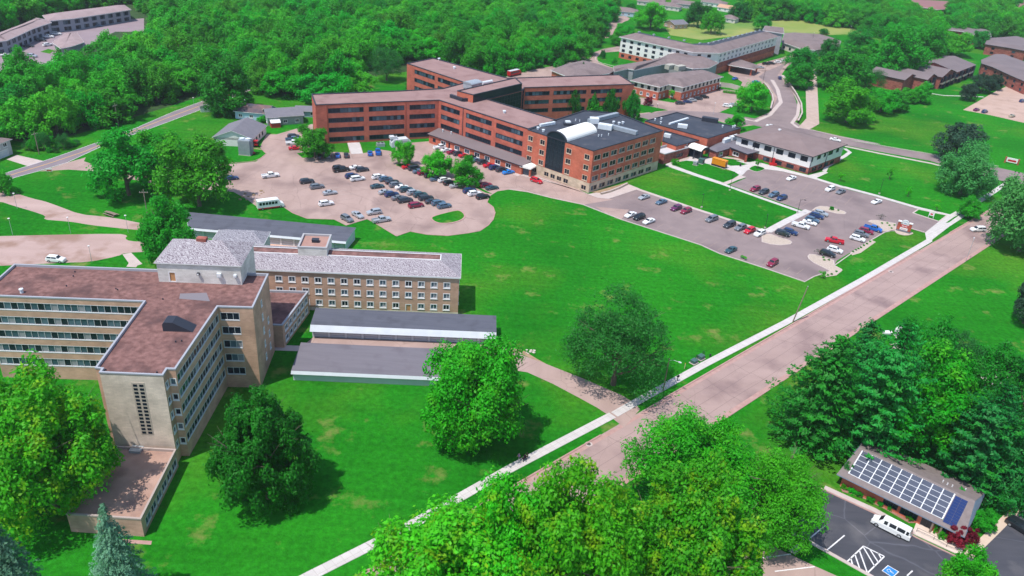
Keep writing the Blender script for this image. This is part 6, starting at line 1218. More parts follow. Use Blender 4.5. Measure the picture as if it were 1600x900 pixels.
def crown(name, seed, m, nl, size, lobes=18, subs=9, base=.16, shape='round', loose=.25, lr=.19, asp=.6, flat_=.85, tuft=1.0, hollow=.5):
    """crown of a tree one metre wide and one metre high, foot of the trunk at the origin: limbs carry lobes, lobes carry leaf tufts"""
    rng = np.random.default_rng(seed); cz = (1+base)/2; hz = (1-base)/2; L = []; tries = 0
    while len(L) < lobes and tries < 5000:
        tries += 1
        d = rng.normal(size=3); d /= np.linalg.norm(d)
        if d[2] < -.6: continue
        rr = rng.uniform(.5, 1.0) if rng.random() < .75 else rng.uniform(.15, .5); r = lr*rng.uniform(.6, 1.4); q = d*(rr*(1-r*1.3))
        if shape == 'cone': k = 1-.5*max(-.1, q[2]); q[0] *= k; q[1] *= k; r *= (1-.25*max(0, q[2]))
        if shape == 'dome' and q[2] < 0: q[2] *= .8
        p = np.array([q[0]*.5, q[1]*.5, cz+q[2]*hz])
        if any(np.linalg.norm((p-o[0])/np.array([1, 1, hz*2])) < (r+o[1])*.52 for o in L): continue
        L.append((p, r, d))
    P, Nn, S, per = [], [], [], []; SC_ = []
    for p, r, d in L:
        for k in range(subs):
            u = rng.normal(size=3); u /= np.linalg.norm(u); u = u*.9+d*.55+np.array([0, 0, .4]); u /= np.linalg.norm(u)
            c = p+u*r*rng.uniform(.55, 1.05)*np.array([1, 1, flat_]); SC_.append((c, r*rng.uniform(.26, .5), u))
    w_ = np.array([q[1]**1.7 for q in SC_]); idx = rng.choice(len(SC_), nl, p=w_/w_.sum()); C_ = np.array([q[0] for q in SC_]); R_ = np.array([q[1] for q in SC_]); U_ = np.array([q[2] for q in SC_])
    g = unit(rng.normal(size=(nl, 3))+np.array([0, 0, .3])); ax = U_[idx]; g = g*rng.uniform(.5, 1.05, (nl, 1)); far_ = (rng.random((nl, 1)) < .07+.1*loose)*rng.uniform(0, .55*tuft, (nl, 1)); g = g*np.array([1, 1, .85])+ax*far_+ax*.15
    P = C_[idx]+g*R_[idx][:, None]*1.3; Nn = unit(unit(g)*.9+np.array([0, 0, .35])+rng.normal(size=(nl, 3))*.42); S = size*rng.uniform(.55, 1.4, nl)
    rr = np.percentile(np.hypot(P[:, 0], P[:, 1]), 96); P[:, :2] *= .5/rr; z0, z1 = np.percentile(P[:, 2], [1, 99.5]); P[:, 2] = base+(P[:, 2]-z0)*(1-base)/(z1-z0)
    ni = int(nl*.08*hollow*2); Pi = unit(rng.normal(size=(ni, 3)))*rng.uniform(.1, .55, (ni, 1))*np.array([.5, .5, hz])+np.array([0, 0, cz]); P = np.vstack([P, Pi]); Nn = np.vstack([Nn, unit(rng.normal(size=(ni, 3)))]); S = np.concatenate([S, size*1.6*np.ones(ni)])
    return leafcloud(name, P, Nn, S, asp, m, rng)
def trunkmesh(seed, th=.03, top=.75, fork=7, lean=0, bare=0):
    rng = random.Random(seed); b = MB(); pts = [(0,0,-.01)]; x = y = 0
    for k in range(1, 5): x += rng.uniform(-.015, .015)+lean*.03; y += rng.uniform(-.015, .015); pts.append((x, y, top*k/4))
    for i in range(4): b.cyl(pts[i], pts[i+1], th*(1-.2*i), th*(1-.2*(i+1)), 8, cap=False)
    for k in range(fork):
        h0 = rng.uniform(.18, .6)*top; a = 2*math.pi*k/fork+rng.uniform(-.4, .4); r = rng.uniform(.2, .38); i = min(3, int(h0/top*4)); p = Vector(pts[i]).lerp(Vector(pts[i+1]), h0/top*4-i)
        q = p+Vector((math.cos(a)*r*.5, math.sin(a)*r*.5, rng.uniform(.1, .2))); e = q+Vector((math.cos(a)*r*.5, math.sin(a)*r*.5, rng.uniform(.08, .2)))
        b.cyl(p, q, th*.5, th*.32, 6, cap=False); b.cyl(q, e, th*.32, th*.1, 6, cap=False)
        for j in range(bare):
            a2 = a+rng.uniform(-.8, .8); f = e+Vector((math.cos(a2)*.17, math.sin(a2)*.17, rng.uniform(.02, .16))); b.cyl(q.lerp(e, rng.random()), f, th*.14, th*.03, 5, cap=False)
    return b.mesh('trunk', [bark])
def conifer(name, seed, m, levels=26, nb=11, per=26, droop=.1, width=.5, base=.05, size=.014, power=.9, up=0.0, irregular=.12):
    rng = np.random.default_rng(seed); P = []; Nn = []; S = []
    for l in range(levels):
        f = l/levels; z0 = base+(1-base)*f**.92; r = width*(1-f)**power*rng.uniform(1-irregular, 1+irregular*.5)+.015
        for b_ in range(nb if f < .8 else nb-4):
            a = 2*math.pi*(b_+rng.uniform(-.35, .35)+.5*(l % 2))/nb; rb = r*rng.uniform(1-irregular*1.8, 1+irregular*.6); n = max(4, int(per*rb/width))
            t = np.sort(rng.random(n))**.75; zz = z0-droop*(t**1.3)*rb/width+up*t**2*rb/width; w_ = (1-t*.75)*.16*rb/width*width*1.5
            off = rng.uniform(-1, 1, n)*w_; ca, sa = math.cos(a), math.sin(a)
            P.append(np.stack([ca*t*rb-sa*off, sa*t*rb+ca*off, zz-np.abs(off)*.25+rng.normal(size=n)*.006], 1)); Nn.append(unit(np.stack([ca*.5+rng.normal(size=n)*.35, sa*.5+rng.normal(size=n)*.35, np.ones(n)], 1))); S.append(size*rng.uniform(.7, 1.4, n))
    return leafcloud(name, np.vstack(P), np.vstack(Nn), np.concatenate(S), .42, m, rng)
TRK = [trunkmesh(k) for k in range(4)]; TRKB = trunkmesh(11, .022, .8, 10, bare=9); TRKC = trunkmesh(5, .02, .96, 0); TRKM = trunkmesh(21, .03, .6, 9, bare=3)
CRN = {}
def crownset(key, n=1, **k):
    if key not in CRN: CRN[key] = [crown('crown', hash_(key)+i, **k) for i in range(n)]
    return CRN[key]
def hash_(s): return sum((i+1)*ord(c) for i, c in enumerate(s)) % 9973
SPEC = {  # species: crown mesh arguments
 'hero': dict(m=LF['bright'], nl=34000, size=.0150, lobes=30, subs=11, lr=.18, base=.13, tuft=.5),
 'herofeather': dict(m=LF['bright'], nl=34000, size=.0140, lobes=26, subs=12, lr=.20, base=.12, loose=.6, tuft=1.2, asp=.42),
 'heroyellow': dict(m=LF['yellow'], nl=40000, size=.0135, lobes=34, subs=11, lr=.17, base=.1, tuft=.5),
 'herodark': dict(m=LF['dark'], nl=42000, size=.0135, lobes=46, subs=9, lr=.14, base=.06, shape='cone', loose=.1),
 'dull': dict(m=LF['dull'], nl=21000, size=.0115, lobes=34, subs=12, lr=.17, base=.2, loose=.8, tuft=1.6, asp=.45),
 'weep': dict(m=LF['pale'], nl=22000, size=.016, lobes=22, subs=9, lr=.2, base=.08, loose=.5),
 'bright': dict(m=LF['bright'], nl=13000, size=.021, lobes=20, subs=9, lr=.2, base=.12),
 'mid': dict(m=LF['mid'], nl=14000, size=.020, lobes=22, subs=9, lr=.2, base=.10),
 'dark': dict(m=LF['dark'], nl=12000, size=.020, lobes=24, subs=8, lr=.18, base=.06),
 'cone': dict(m=LF['dark'], nl=11000, size=.021, lobes=26, subs=8, lr=.17, base=.02, shape='cone', loose=.05),
 'purple': dict(m=LF['purple'], nl=9000, size=.022, lobes=22, subs=8, lr=.18, base=.1),
 'maroon': dict(m=LF['maroon'], nl=7000, size=.030, lobes=16, subs=7, lr=.2, base=.08),
 'forest': dict(m=LF['fore'], nl=9500, size=.024, lobes=12, subs=9, lr=.25, base=-.06, shape='dome'),
 'sapling': dict(m=LF['bright'], nl=420, size=.05, lobes=7, subs=4, lr=.2, base=.35, loose=.5),
 'thin': dict(m=LF['dark'], nl=5600, size=.016, lobes=20, subs=7, lr=.14, base=.22, loose=1.0),
 'bare': dict(m=LF['purple'], nl=200, size=.035, lobes=8, subs=4, lr=.2, base=.3, loose=1.0),
 'bush': dict(m=LF['mid'], nl=3400, size=.036, lobes=11, subs=6, lr=.26, base=-.15),
 'yellowbush': dict(m=LF['yellow'], nl=2200, size=.04, lobes=9, subs=6, lr=.28, base=-.15),
 'hedge': dict(m=LF['bright'], nl=2600, size=.04, lobes=10, subs=6, lr=.28, base=-.18),
}
NV = {'herofeather': 2, 'forest': 8, 'bright': 3, 'mid': 3, 'dark': 3, 'hero': 3, 'heroyellow': 3, 'cone': 2, 'thin': 2}
def crowns(sp):
    new = sp not in CRN; c = crownset(sp, NV.get(sp, 1), **SPEC[sp])
    if new and sp == 'forest':
        for i, k in ((1, 'bright'), (3, 'mid'), (5, 'olive'), (6, 'olive')): c[i].materials[0] = LF[k]
    return c
CONI = {'pine': conifer('crown', 3, LF['pine'], 30, 10, 95, .03, .5, .06, .017, .62, .10, .22), 'pine2': conifer('crown', 8, LF['pine'], 30, 10, 95, .02, .5, .06, .017, .55, .12, .25),
 'spruce': conifer('crown', 4, LF['spruce'], 34, 12, 70, .10, .5, .03, .015, .85), 'blue': conifer('crown', 6, LF['blue'], 36, 13, 110, .09, .5, .02, .0135, .88, 0, .16)}
TR = random.Random(77); TN = [0]
def tree_at(gx, gy, wd, h, sp, label=None, group=None, name='tree', cat='tree', rot=None, trunk=None):
    TN[0] += 1
    r = empty(name, (gx, gy, 0), TR.uniform(0, 6.28) if rot is None else rot, label, cat, group)
    if sp in CONI: cm, tm = CONI[sp], TRKC
    else: cs = crowns(sp); cm = cs[TN[0] % len(cs)]; tm = trunk or (TRKM if sp.startswith('hero') or sp == 'dull' else TRK[TN[0] % 4])
    if sp in ('bush','hedge','yellowbush'): tm = None
    o = bpy.data.objects.new('crown', cm); COL.objects.link(o); o.parent = r; o.scale = (wd, wd, h)
    if tm: o = bpy.data.objects.new('trunk', tm); COL.objects.link(o); o.parent = r; k = wd if wd < h*1.3 else h; o.scale = (k*1.0, k*1.0, h)
    return r
def T(s, bx, by, tx, ty, wpx, sp, label, group=None, name='tree', cat='tree', **k):
    """foot of the trunk and treetop on the map, crown width in photo pixels"""
    px_, py_ = PX(s, bx, by); ty_ = PX(s, tx, ty)[1]; g = UP(px_, py_); h = HGT(px_, py_, ty_); wd = wpx*MPP(g[0], g[1], h*.55)
    return tree_at(g[0], g[1], wd, max(.5, h), sp, label, group, name, cat, **k)
dt = 'deciduous_tree'
T('w',741,690,735,540,158,'hero','bright green maple standing between the grey garage roof and the white sidewalk',name=dt)
T('w',420,778,415,612,152,'herodark','dense dark green tree on the lawn right of the residence tower',name=dt)
T('w',88,792,90,600,212,'heroyellow','yellow green maple with golden top beside the low annex',name=dt)
T('w',958,601,962,470,165,'dull','dark loose elm between the garage drive and the wooden street lamp',name=dt)
T('w',690,1020,695,832,270,'heroyellow','yellow green street tree at the bottom edge, leftmost and nearest the sidewalk',name=dt)
T('w',885,975,893,742,215,'heroyellow','yellow green street tree at the bottom edge, next to the bright feathery tree',name=dt); T('w',795,985,800,772,200,'heroyellow','yellow green street tree in the middle of the row at the bottom edge',name=dt)
T('w',1068,800,1062,652,205,'herofeather','bright feathery tree covering the street bend',name=dt); T('w',1062,965,1070,760,215,'heroyellow','big yellow flecked tree at the bottom, left of the worn parking lot',name=dt)
T('w',1195,835,1205,712,150,'herofeather','bright tree with bare grey branches overhanging the dark parking lot',name=dt,trunk=TRKB)
pg = 'pines in the dense clump above the solar office'
T('w',1262,690,1250,520,165,'pine','feathery white pine at the street end of the clump',name='pine_tree',group=pg); T('w',1350,705,1345,505,170,'pine2','tallest feathery pine in the clump behind the solar office',name='pine_tree',group=pg)
T('w',1322,640,1318,500,120,'pine','pine at the back of the clump, against the street',name='pine_tree',group=pg); T('w',1425,700,1420,560,165,'hero','bright layered tree leaning over the solar roof ridge',name=dt,group=pg)
T('w',1420,620,1425,505,95,'dark','small dark round tree at the top of the clump',name=dt); T('w',1505,758,1495,600,150,'pine2','broad pine right of the bright layered tree',name='pine_tree',group=pg)
T('w',1568,775,1550,590,140,'spruce','tall dark spruce behind the solar office',name='spruce_tree',group=pg); T('w',1600,760,1600,600,130,'spruce','dark spruce at the right edge above the solar office',name='spruce_tree',group=pg)
T('w',1480,690,1478,560,120,'thin','loose dark tree behind the clump',name=dt); T('w',1470,610,1475,520,95,'dull','pale loose tree at the edge of the open lawn',name=dt); T('w',1535,625,1540,535,100,'thin','thin tree with visible dark trunk beside the rocks',name=dt); T('w',1590,660,1590,560,90,'thin','thin tree at the right edge by the rocks',name=dt)
T('w',1625,785,1600,690,75,'blue','pale blue spruce at the right edge behind the office',name='spruce_tree')
T('w',198,945,172,784,125,'blue','blue spruce at the bottom left in front of the low annex',name='spruce_tree'); T('w',42,975,12,805,135,'blue','blue spruce at the bottom left corner of the photo',name='spruce_tree')
T('w',1592,392,1588,258,118,'weep','tall grey green street tree shading the white minivan',name=dt); T('w',1500,303,1502,226,84,'weep','pale drooping tree by the far sidewalk',name=dt); T('w',1490,250,1492,192,70,'purple','dark grey tree behind the pale drooping tree',name=dt); T('w',1512,340,1515,308,40,'mid','small leaning tree at the exit drive',name=dt)
T('w',1598,505,1598,440,60,'purple','dark purple shrub tree cut off by the right edge',name=dt)
T('w',202,305,200,203,112,'mid','left one of the three big trees beside the lot',name=dt); T('w',256,272,262,203,80,'bright','middle pale green tree behind the two big ones beside the lot',name=dt); T('w',312,322,310,218,116,'bright','right one of the three big trees, nearest the shuttle bus',name=dt)
T('w',268,412,268,309,92,'mid','dense round tree behind the white penthouse',name=dt)
T('w',492,246,490,197,60,'bright','leafy tree at the corner of the hospital front',name=dt); T('w',631,258,631,222,36,'bright','small round tree on its own island by the hospital',name=dt); T('w',684,277,684,236,46,'bright','left one of the two leafy trees inside the parking rows',name=dt); T('w',727,290,727,248,48,'bright','right one of the two leafy trees inside the parking rows',name=dt)
cg = 'conical trees in front of the rear hospital wing'
for x, y, ty, w_, l in ((365,748,552,27,'first conical tree from the glass corner'),(490,745,578,22,'second conical tree, half behind a bright bush'),(608,748,557,25,'third conical tree from the glass corner'),(742,752,570,29,'conical tree at the free end of the rear wing')): T('c',x,y,x,ty,w_,'cone',l,cg,name='conical_tree')
T('c',507,752,507,636,30,'hedge','bright round bush between the conical trees',name='bush',cat='bush'); T('c',140,740,140,640,24,'bush','dark bush in the corner by the dark glass wall',name='bush',cat='bush'); T('c',438,478,440,383,20,'spruce','dark pointed spruce behind the rear wing roof',name='spruce_tree')
T('c',1490,700,1490,510,52,'bright','leafy tree on the lawn inside the curved drive',name=dt); T('c',1390,810,1390,712,28,'bright','bright round tree at the corner of the dark flat roof',name=dt); T('c',990,625,990,558,13,'sapling','young tree in front of the care building',name='sapling'); T('c',848,660,848,605,14,'maroon','small reddish tree on the triangle lawn',name='ornamental_tree')
T('d',185,545,180,395,50,'mid','lower tree between the curved drive and pale walk',name=dt); T('d',200,450,195,300,48,'mid','upper tree between the curved drive and pale walk',name=dt); T('d',370,370,365,245,32,'dark','small dark tree behind the two by the pale walk',name=dt)
T('d',485,765,500,515,84,'bright','large bright tree in front of the dark tree group at the pale walk',name=dt)
gd = 'tree group between the pale walk and the brick apartments'
for x, y, ty, w_, sp, l in ((440,560,300,80,'mid','big tree at the head of the pale walk'),(600,560,430,60,'dull','grey green tree in the middle of the group'),(770,500,160,80,'mid','tallest tree of the group'),(640,440,300,56,'bright','pale green tree in the middle of the group'),(560,330,190,46,'dark','dark tree at the rear left of the group'),(950,430,150,70,'mid','tree behind the apartment roofs at left'),(700,700,555,56,'mid','rounded tree at the lower edge of the group'),(790,690,580,44,'mid','low tree next to the rounded one'),(945,640,515,36,'mid','round tree against the brick end wall'),(870,640,560,34,'mid','low round tree just left of the brick end wall'),(850,330,250,44,'dull','greyish tree behind the group'),(1150,345,200,54,'bright','bright tree behind the apartment roofs'),(1310,300,190,34,'dark','slender dark tree at the far apartment block'),(1440,330,275,28,'dark','small dark tree in front of the far apartment block')):
    T('d',x,y,x,ty,w_,sp,l,gd,name=dt)
for x, y, ty, w_, l in ((1235,625,525,30,'left dark purple tree by the tan lot'),(1330,580,470,42,'middle dark purple tree by the tan lot'),(1400,560,465,28,'right dark purple tree by the tan lot')): T('d',x,y,x,ty,w_,'purple',l,'dark trees between the apartments and the tan lot',name='ornamental_tree')
T('X',80,1030,80,655,34,'bush','dark rounded bush at the left edge beside the county road',name='bush',cat='bush')
T('b',818,505,815,300,50,'dull','lone tree on the small clearing behind the hospital',name=dt); T('b',1000,580,1000,518,34,'dark','low dark tree against the foot of the far wing',name=dt)
T('a',1430,700,1430,345,88,'mid','big roadside tree above the pale blue house',name=dt); T('a',1400,725,1400,618,38,'dark','dark bush below the big roadside tree',name='bush',cat='bush'); T('E',720,330,730,250,16,'bush','bush beside the white outbuilding',name='bush',cat='bush'); 
T('P',570,310,580,20,48,'bright','big bright tree between the suburb houses and the senior residence',name=dt); T('P',1060,280,1060,20,38,'dark','dark green round tree behind the buff brick house',name=dt); T('P',1200,350,1200,100,35,'bright','round bright green tree standing on the pale golf grass',name=dt); T('P',1500,220,1500,20,34,'dark','dark tree at the rough edge',name=dt); T('P',300,420,310,255,36,'mid','flat topped tree at the end of the senior residence',name=dt); T('P',220,470,230,330,24,'mid','bushy tree left of the senior residence',name=dt)
T('P',75,610,75,520,9,'cone','little conical tree on the kerb lawn',name='conical_tree'); T('P',200,660,200,600,10,'bush','round bush on the kerb lawn',name='bush',cat='bush'); T('d',345,215,345,180,16,'dark','lone bush on the pale golf grass',name='bush',cat='bush'); T('P',370,90,400,30,18,'mid','small tree among the suburb roofs',name=dt); T('c',1560,190,1560,95,32,'mid','rounded tree at the right end of the golf strip',name=dt)
# saplings and shrubs
sg = 'young trees on the open lawns'
for s_, x, y, ty, l in (('h',850,332,282,'sapling nearest the clinic on the side lawn'),('h',1157,322,250,'tallest sapling on the side lawn'),('h',1272,430,370,'sapling nearest the long walk on the side lawn'),('h',1450,520,472,'bushy sapling on the exit lawn'),('C',815,420,340,'young tree on the tear shaped island'),('Q',630,290,215,'young tree in the bed by the lobby'),('n',315,505,462,'young shrub tree at the tip of the stone bed'),('N',1205,830,800,'yellowish sapling on the field edge')): T(s_,x,y,x,ty,13 if s_ != 'n' else 12,'sapling',l,sg,name='sapling')
for x, y, ty, w_, l in ((1412,240,185,15,'thorny bare little tree on the stone island by the sign'),(250,455,395,16,'bare little tree on the round stone island'),(680,670,600,17,'bare reddish little tree beside the black crossover')): T('V',x,y+10,x,ty,w_,'bare',l,'bare little trees on the stone islands',name='ornamental_tree',trunk=TRKB)
T('V',830,135,830,95,8,'bush','small green shrub on the pointed stone island',name='shrub',cat='shrub')
for i, (x, y, sz) in enumerate(((600,362,11),(640,382,15),(685,402,12),(745,435,15),(800,457,10),(850,480,8),(893,488,9),(968,535,14))): T('p',x,y+6,x,y-16,sz,'yellowbush' if i == 0 else 'bush',['yellow flowering bush at the corner of the solar office','dark green bush next to the yellow one','small bright bush third along the solar office bed','wide low bush under the brick wall','round bush left of the sparse one','sparse little bush in the red mulch','round bush in front of the office window','bright round bush by the office ramp'][i],'bushes in the solar office bed',name='bush',cat='bush')
T('L',745,690,750,560,15,'hedge','upright bright shrub beside the office door post',name='shrub',cat='shrub'); T('L',800,745,800,680,14,'yellowbush','light green round bush under the office eave',name='bush',cat='bush'); T('L',930,790,925,640,32,'maroon','dark maroon japanese maple by the office corner',name='ornamental_tree'); T('L',1070,790,1070,660,24,'maroon','red leaved small maple behind the dark maroon one',name='ornamental_tree')
T('L',1200,660,1200,480,38,'mid','bushy shrub on the lawn at the office end',name='shrub',cat='shrub'); T('L',1395,485,1400,245,34,'cone','dense conical shrub tree at the rear corner of the office',name='conical_tree'); T('p',1230,1000,1230,745,80,'bright','leafy treetop cut off by the bottom edge',name=dt); T('p',600,330,600,235,22,'dark','dark shrub hugging the left office corner',name='shrub',cat='shrub')
for i, x in enumerate(range(975,1115,20)): T('B',x,655+(x-975)*.13,x,630+(x-975)*.13,4.2,'hedge','clipped round shrub in the row at the foot of the lawn wall','clipped shrubs along the retaining wall',name='shrub',cat='shrub')
for x, y, l in ((170,385,'clipped hedge against the brick service block'),): T('C',x,y,x,345,16,'hedge',l,name='hedge',cat='hedge')
rg = 'bushes along the county road edge'
for i, (x, y, ty, w_) in enumerate(((450,340,200,18),(560,350,120,20),(700,350,60,22),(830,320,130,20),(1000,330,90,22),(1100,290,200,18),(1180,260,180,16),(780,380,300,10),(880,385,310,10))): T('X',x,y,x,ty,w_,'mid' if i % 2 else 'dull','bushy small tree in the thicket beside the county road',rg,name='bush',cat='bush')
# ---- woods
def inpoly(x, y, P):
    r = False; j = len(P)-1
    for i in range(len(P)):
        if (P[i][1] > y) != (P[j][1] > y) and x < (P[j][0]-P[i][0])*(y-P[i][1])/(P[j][1]-P[i][1])+P[i][0]: r = not r
        j = i
    return r
def scatter(poly_px, sp, seed, ex=()):
    P = [UP(*p) for p in poly_px]; E_ = [[UP(*q) for q in e] for e in ex]; rng = random.Random(seed); xs = [p[0] for p in P]; ys = [p[1] for p in P]; out = []
    y = min(ys); r_ = 0
    while y < max(ys):
        x = min(xs)+(sp/2 if r_ % 2 else 0)
        while x < max(xs):
            gx, gy = x+rng.uniform(-.33, .33)*sp, y+rng.uniform(-.33, .33)*sp
            if inpoly(gx, gy, P) and not any(inpoly(gx, gy, e) for e in E_): out.append((gx, gy))
            x += sp
        y += sp*.87; r_ += 1
    return out
APX = [(-60,72),(0,48),(60,25),(190,4),(215,8),(250,25),(262,58),(235,80),(190,97),(120,122),(60,134),(0,150),(-80,165)]
main = scatter([(-120,300),(-60,262),(0,216),(40,220),(70,236),(120,217),(200,187),(270,158),(330,139),(400,146),(440,158),(500,160),(560,152),(572,128),(590,110),(640,96),(690,100),(760,117),(820,116),(870,106),(905,86),(935,62),(948,40),(952,10),(960,-70),(600,-110),(200,-90),(-60,-90),(-300,0)], 11.8, 1, [APX])
more = []
more += scatter([(1165,30),(1180,8),(1150,-5),(1250,-60),(1500,-60),(1450,-5),(1390,6),(1370,10),(1420,25),(1460,50),(1470,62),(1440,75),(1390,68),(1350,48),(1300,42),(1250,32)], 11.5, 2)
more += scatter([(960,-8),(1000,-4),(1090,-12),(1160,-8),(1200,-60),(960,-70)], 12.5, 3)
more += scatter([(1470,60),(1500,45),(1560,38),(1640,20),(1640,60),(1560,62),(1520,60)], 11.5, 4); more += scatter([(1480,20),(1530,0),(1580,12),(1560,35),(1500,42)], 11.5, 5); more += scatter([(1460,-10),(1640,-30),(1700,-80),(1460,-90)], 13, 8)
more += scatter([(1215,60),(1240,55),(1330,66),(1330,78),(1240,74)], 11, 6) if 0 else []
FR = random.Random(9)
wood_ = [('in', x, y) for x, y in main]+[('out', x, y) for x, y in more]
def shows(x, y):
    a = PROJ(x, y, 13); return -30 < a[0] < 1630 and a[1] > -12
vis = [w_ for w_ in wood_ if shows(w_[1], w_[2])]; vis.sort(key=lambda w_: w_[2]**2+w_[1]**2)
front = vis[:288]; rest = [w_ for w_ in wood_ if w_ not in set(front)]
for i, (z_, x, y) in enumerate(front):
    k = FR.uniform(.82, 1.2); tree_at(x, y, 17.5*k, 14.5*FR.uniform(.72, 1.32)*(k*.4+.6), 'forest', 'green broadleaf tree in the dense wood behind the county road and hospital' if z_ == 'in' else 'green broadleaf tree in the far tree belt at the upper right', 'trees of the dense wood' if z_ == 'in' else 'trees of the far belt', name='forest_tree')
# the rest of the wood is one mass: the same crowns set on points
me = bpy.data.meshes.new('distant_wood'); me.from_pydata([(x, y, 0) for _, x, y in rest], [], [])
me.attributes.new('crown_scale', 'FLOAT_VECTOR', 'POINT').data.foreach_set('vector', [c for _ in rest for k in (FR.uniform(.85, 1.25),) for c in (18*k, 18*k, 14.5*FR.uniform(.8, 1.25))])
me.attributes.new('crown_turn', 'FLOAT', 'POINT').data.foreach_set('value', [FR.uniform(0, 6.28) for _ in rest]); me.attributes.new('crown_kind', 'INT', 'POINT').data.foreach_set('value', [FR.randrange(8) for _ in rest])
wo = bpy.data.objects.new('distant_wood', me); COL.objects.link(wo); prop(wo, 'mass of green treetops filling the far wood towards the top of the photo', 'woodland', kind='stuff')
ng = bpy.data.node_groups.new('wood', 'GeometryNodeTree'); ng.interface.new_socket('Geometry', in_out='INPUT', socket_type='NodeSocketGeometry'); ng.interface.new_socket('Geometry', in_out='OUTPUT', socket_type='NodeSocketGeometry')
gi, go = ng.nodes.new('NodeGroupInput'), ng.nodes.new('NodeGroupOutput'); jn = ng.nodes.new('GeometryNodeJoinGeometry'); ip = ng.nodes.new('GeometryNodeInstanceOnPoints'); ip.inputs['Pick Instance'].default_value = True
src = {}
for o in COL.objects:
    if o.name.startswith('crown') and o.data in crowns('forest') and o.data.name not in src: src[o.data.name] = o
for o in src.values():
    n = ng.nodes.new('GeometryNodeObjectInfo'); n.inputs['Object'].default_value = o; n.transform_space = 'ORIGINAL'; n.inputs['As Instance'].default_value = True; ng.links.new(n.outputs['Geometry'], jn.inputs[0])
def attr(nm, ty): n = ng.nodes.new('GeometryNodeInputNamedAttribute'); n.data_type = ty; n.inputs['Name'].default_value = nm; return n.outputs['Attribute']
cx_ = ng.nodes.new('ShaderNodeCombineXYZ'); ng.links.new(attr('crown_turn', 'FLOAT'), cx_.inputs[2])
ng.links.new(gi.outputs[0], ip.inputs['Points']); ng.links.new(jn.outputs[0], ip.inputs['Instance']); ng.links.new(attr('crown_kind', 'INT'), ip.inputs['Instance Index']); ng.links.new(cx_.outputs[0], ip.inputs['Rotation']); ng.links.new(attr('crown_scale', 'FLOAT_VECTOR'), ip.inputs['Scale']); ng.links.new(ip.outputs[0], go.inputs[0])
wo.modifiers.new('wood', 'NODES').node_group = ng
print('TREES', len(main), len(more), 'front', len(front), 'rest', len(rest))
# ================================================================== poles, lamps, signs, small things
def pole(s, bx, by, tx, ty, label, kind='wood', group=None, h=None, name=None, arm=0, az=-45):
    p = W(s, bx, by); a = PX(s, bx, by); hh = h or HGT(a[0], a[1], PX(s, tx, ty)[1]); m = {'wood': wood, 'metal': metal, 'dark': blackm}[kind]
    nm = name or ('utility_pole' if kind == 'wood' and not arm else 'street_lamp'); r = empty(nm, (*p, 0), math.radians(az), label, 'pole' if nm == 'utility_pole' else 'street lamp', group)
    rr = .17 if kind == 'wood' else .08 if kind == 'dark' else .06
    b = MB(); b.cyl((0,0,-.05), (0,0,hh), rr, rr*.72, 8); b.obj('post', [m], r)
    if nm == 'utility_pole':
        b = MB(); b.box(-1.1, 1.1, -.06, .06, hh-.9, hh-.75); b.obj('crossarm', [wood], r)
        for x in (-.95, -.35, .35, .95): b = MB(); b.cyl((x,0,hh-.75), (x,0,hh-.5), .05, .04, 6); b.obj('insulator', [whitetrim], r)
    elif arm:
        b = MB(); b.cyl((0,0,hh-.5), (arm*.5,0,hh-.05), .05, .045, 6); b.cyl((arm*.5,0,hh-.05), (arm,0,hh), .045, .04, 6); ar = b.obj('arm', [metal if kind != 'dark' else blackm], r); b = MB(); b.box(arm-.1, arm+.55, -.13, .13, hh-.1, hh+.08); b.obj('lamp_head', [metalw if kind != 'dark' else blackm], r)
    else:
        b = MB(); b.cyl((0,0,hh), (0,0,hh+.12), .28, .3, 8); b.cyl((0,0,hh+.12), (0,0,hh+.22), .3, .1, 8); b.obj('lamp_head', [whitetrim], r)
    if kind == 'dark': b = MB(); b.cyl((0,0,0), (0,0,.45), .32, .3, 10); b.obj('concrete_foot', [conc], r)
    return r
pole('m',885,790,910,600,'wooden street lamp with long arm at the foot of the garage drive','wood',arm=2.2,az=-30)
pole('n',145,762,213,552,'bare wooden pole leaning over the white sidewalk by the field','wood',name='wooden_pole') if 0 else None
p = W('n',145,762); r = empty('wooden_pole', (*p, 0), 0, 'bare wooden pole leaning over the white sidewalk by the field', 'pole'); b = MB(); b.cyl((0,0,-.05), (1.5,.4,10.4), .18, .13, 8); b.obj('post', [wood], r); b = MB(); b.cyl((1.5,.4,10.4), (1.51,.4,10.5), .15, .12, 8); b.obj('pole_cap', [metal], r)
pole('n',1157,408,1222,285,'metal street lamp on the right side of the street near the shade','metal',arm=2.4,az=60)
lg = 'dark lamp posts round the right lot'
pole('C',380,722,406,612,'dark lamp post on the lower edge of the long middle lawn','dark',lg,arm=.6,az=-120); pole('C',600,588,632,468,'dark lamp post beside the entrance lawn walk','dark',lg,arm=.7,az=50); pole('C',876,884,902,770,'dark lamp post at the lower right tip of the middle lawn','dark',lg,arm=.6,az=-120); pole('C',1128,768,1158,656,'dark lamp post with arm at the right end of the middle lawn','dark',lg,arm=1.2,az=-20); pole('h',1095,412,1128,326,'dark lamp post on the walk below the side lawn','dark',lg,arm=.6,az=60)
pole('B',1320,562,1352,416,'tall dark lamp post at the head of the curved drive','dark',lg,arm=.5,az=0); pole('B',878,852,897,746,'slim lamp post at the lawn edge below the parked cars','metal',lg); pole('B',380,790,384,756,'short lamp post on the triangle lawn','dark',lg)
og = 'old lamp posts round the gravel lot'
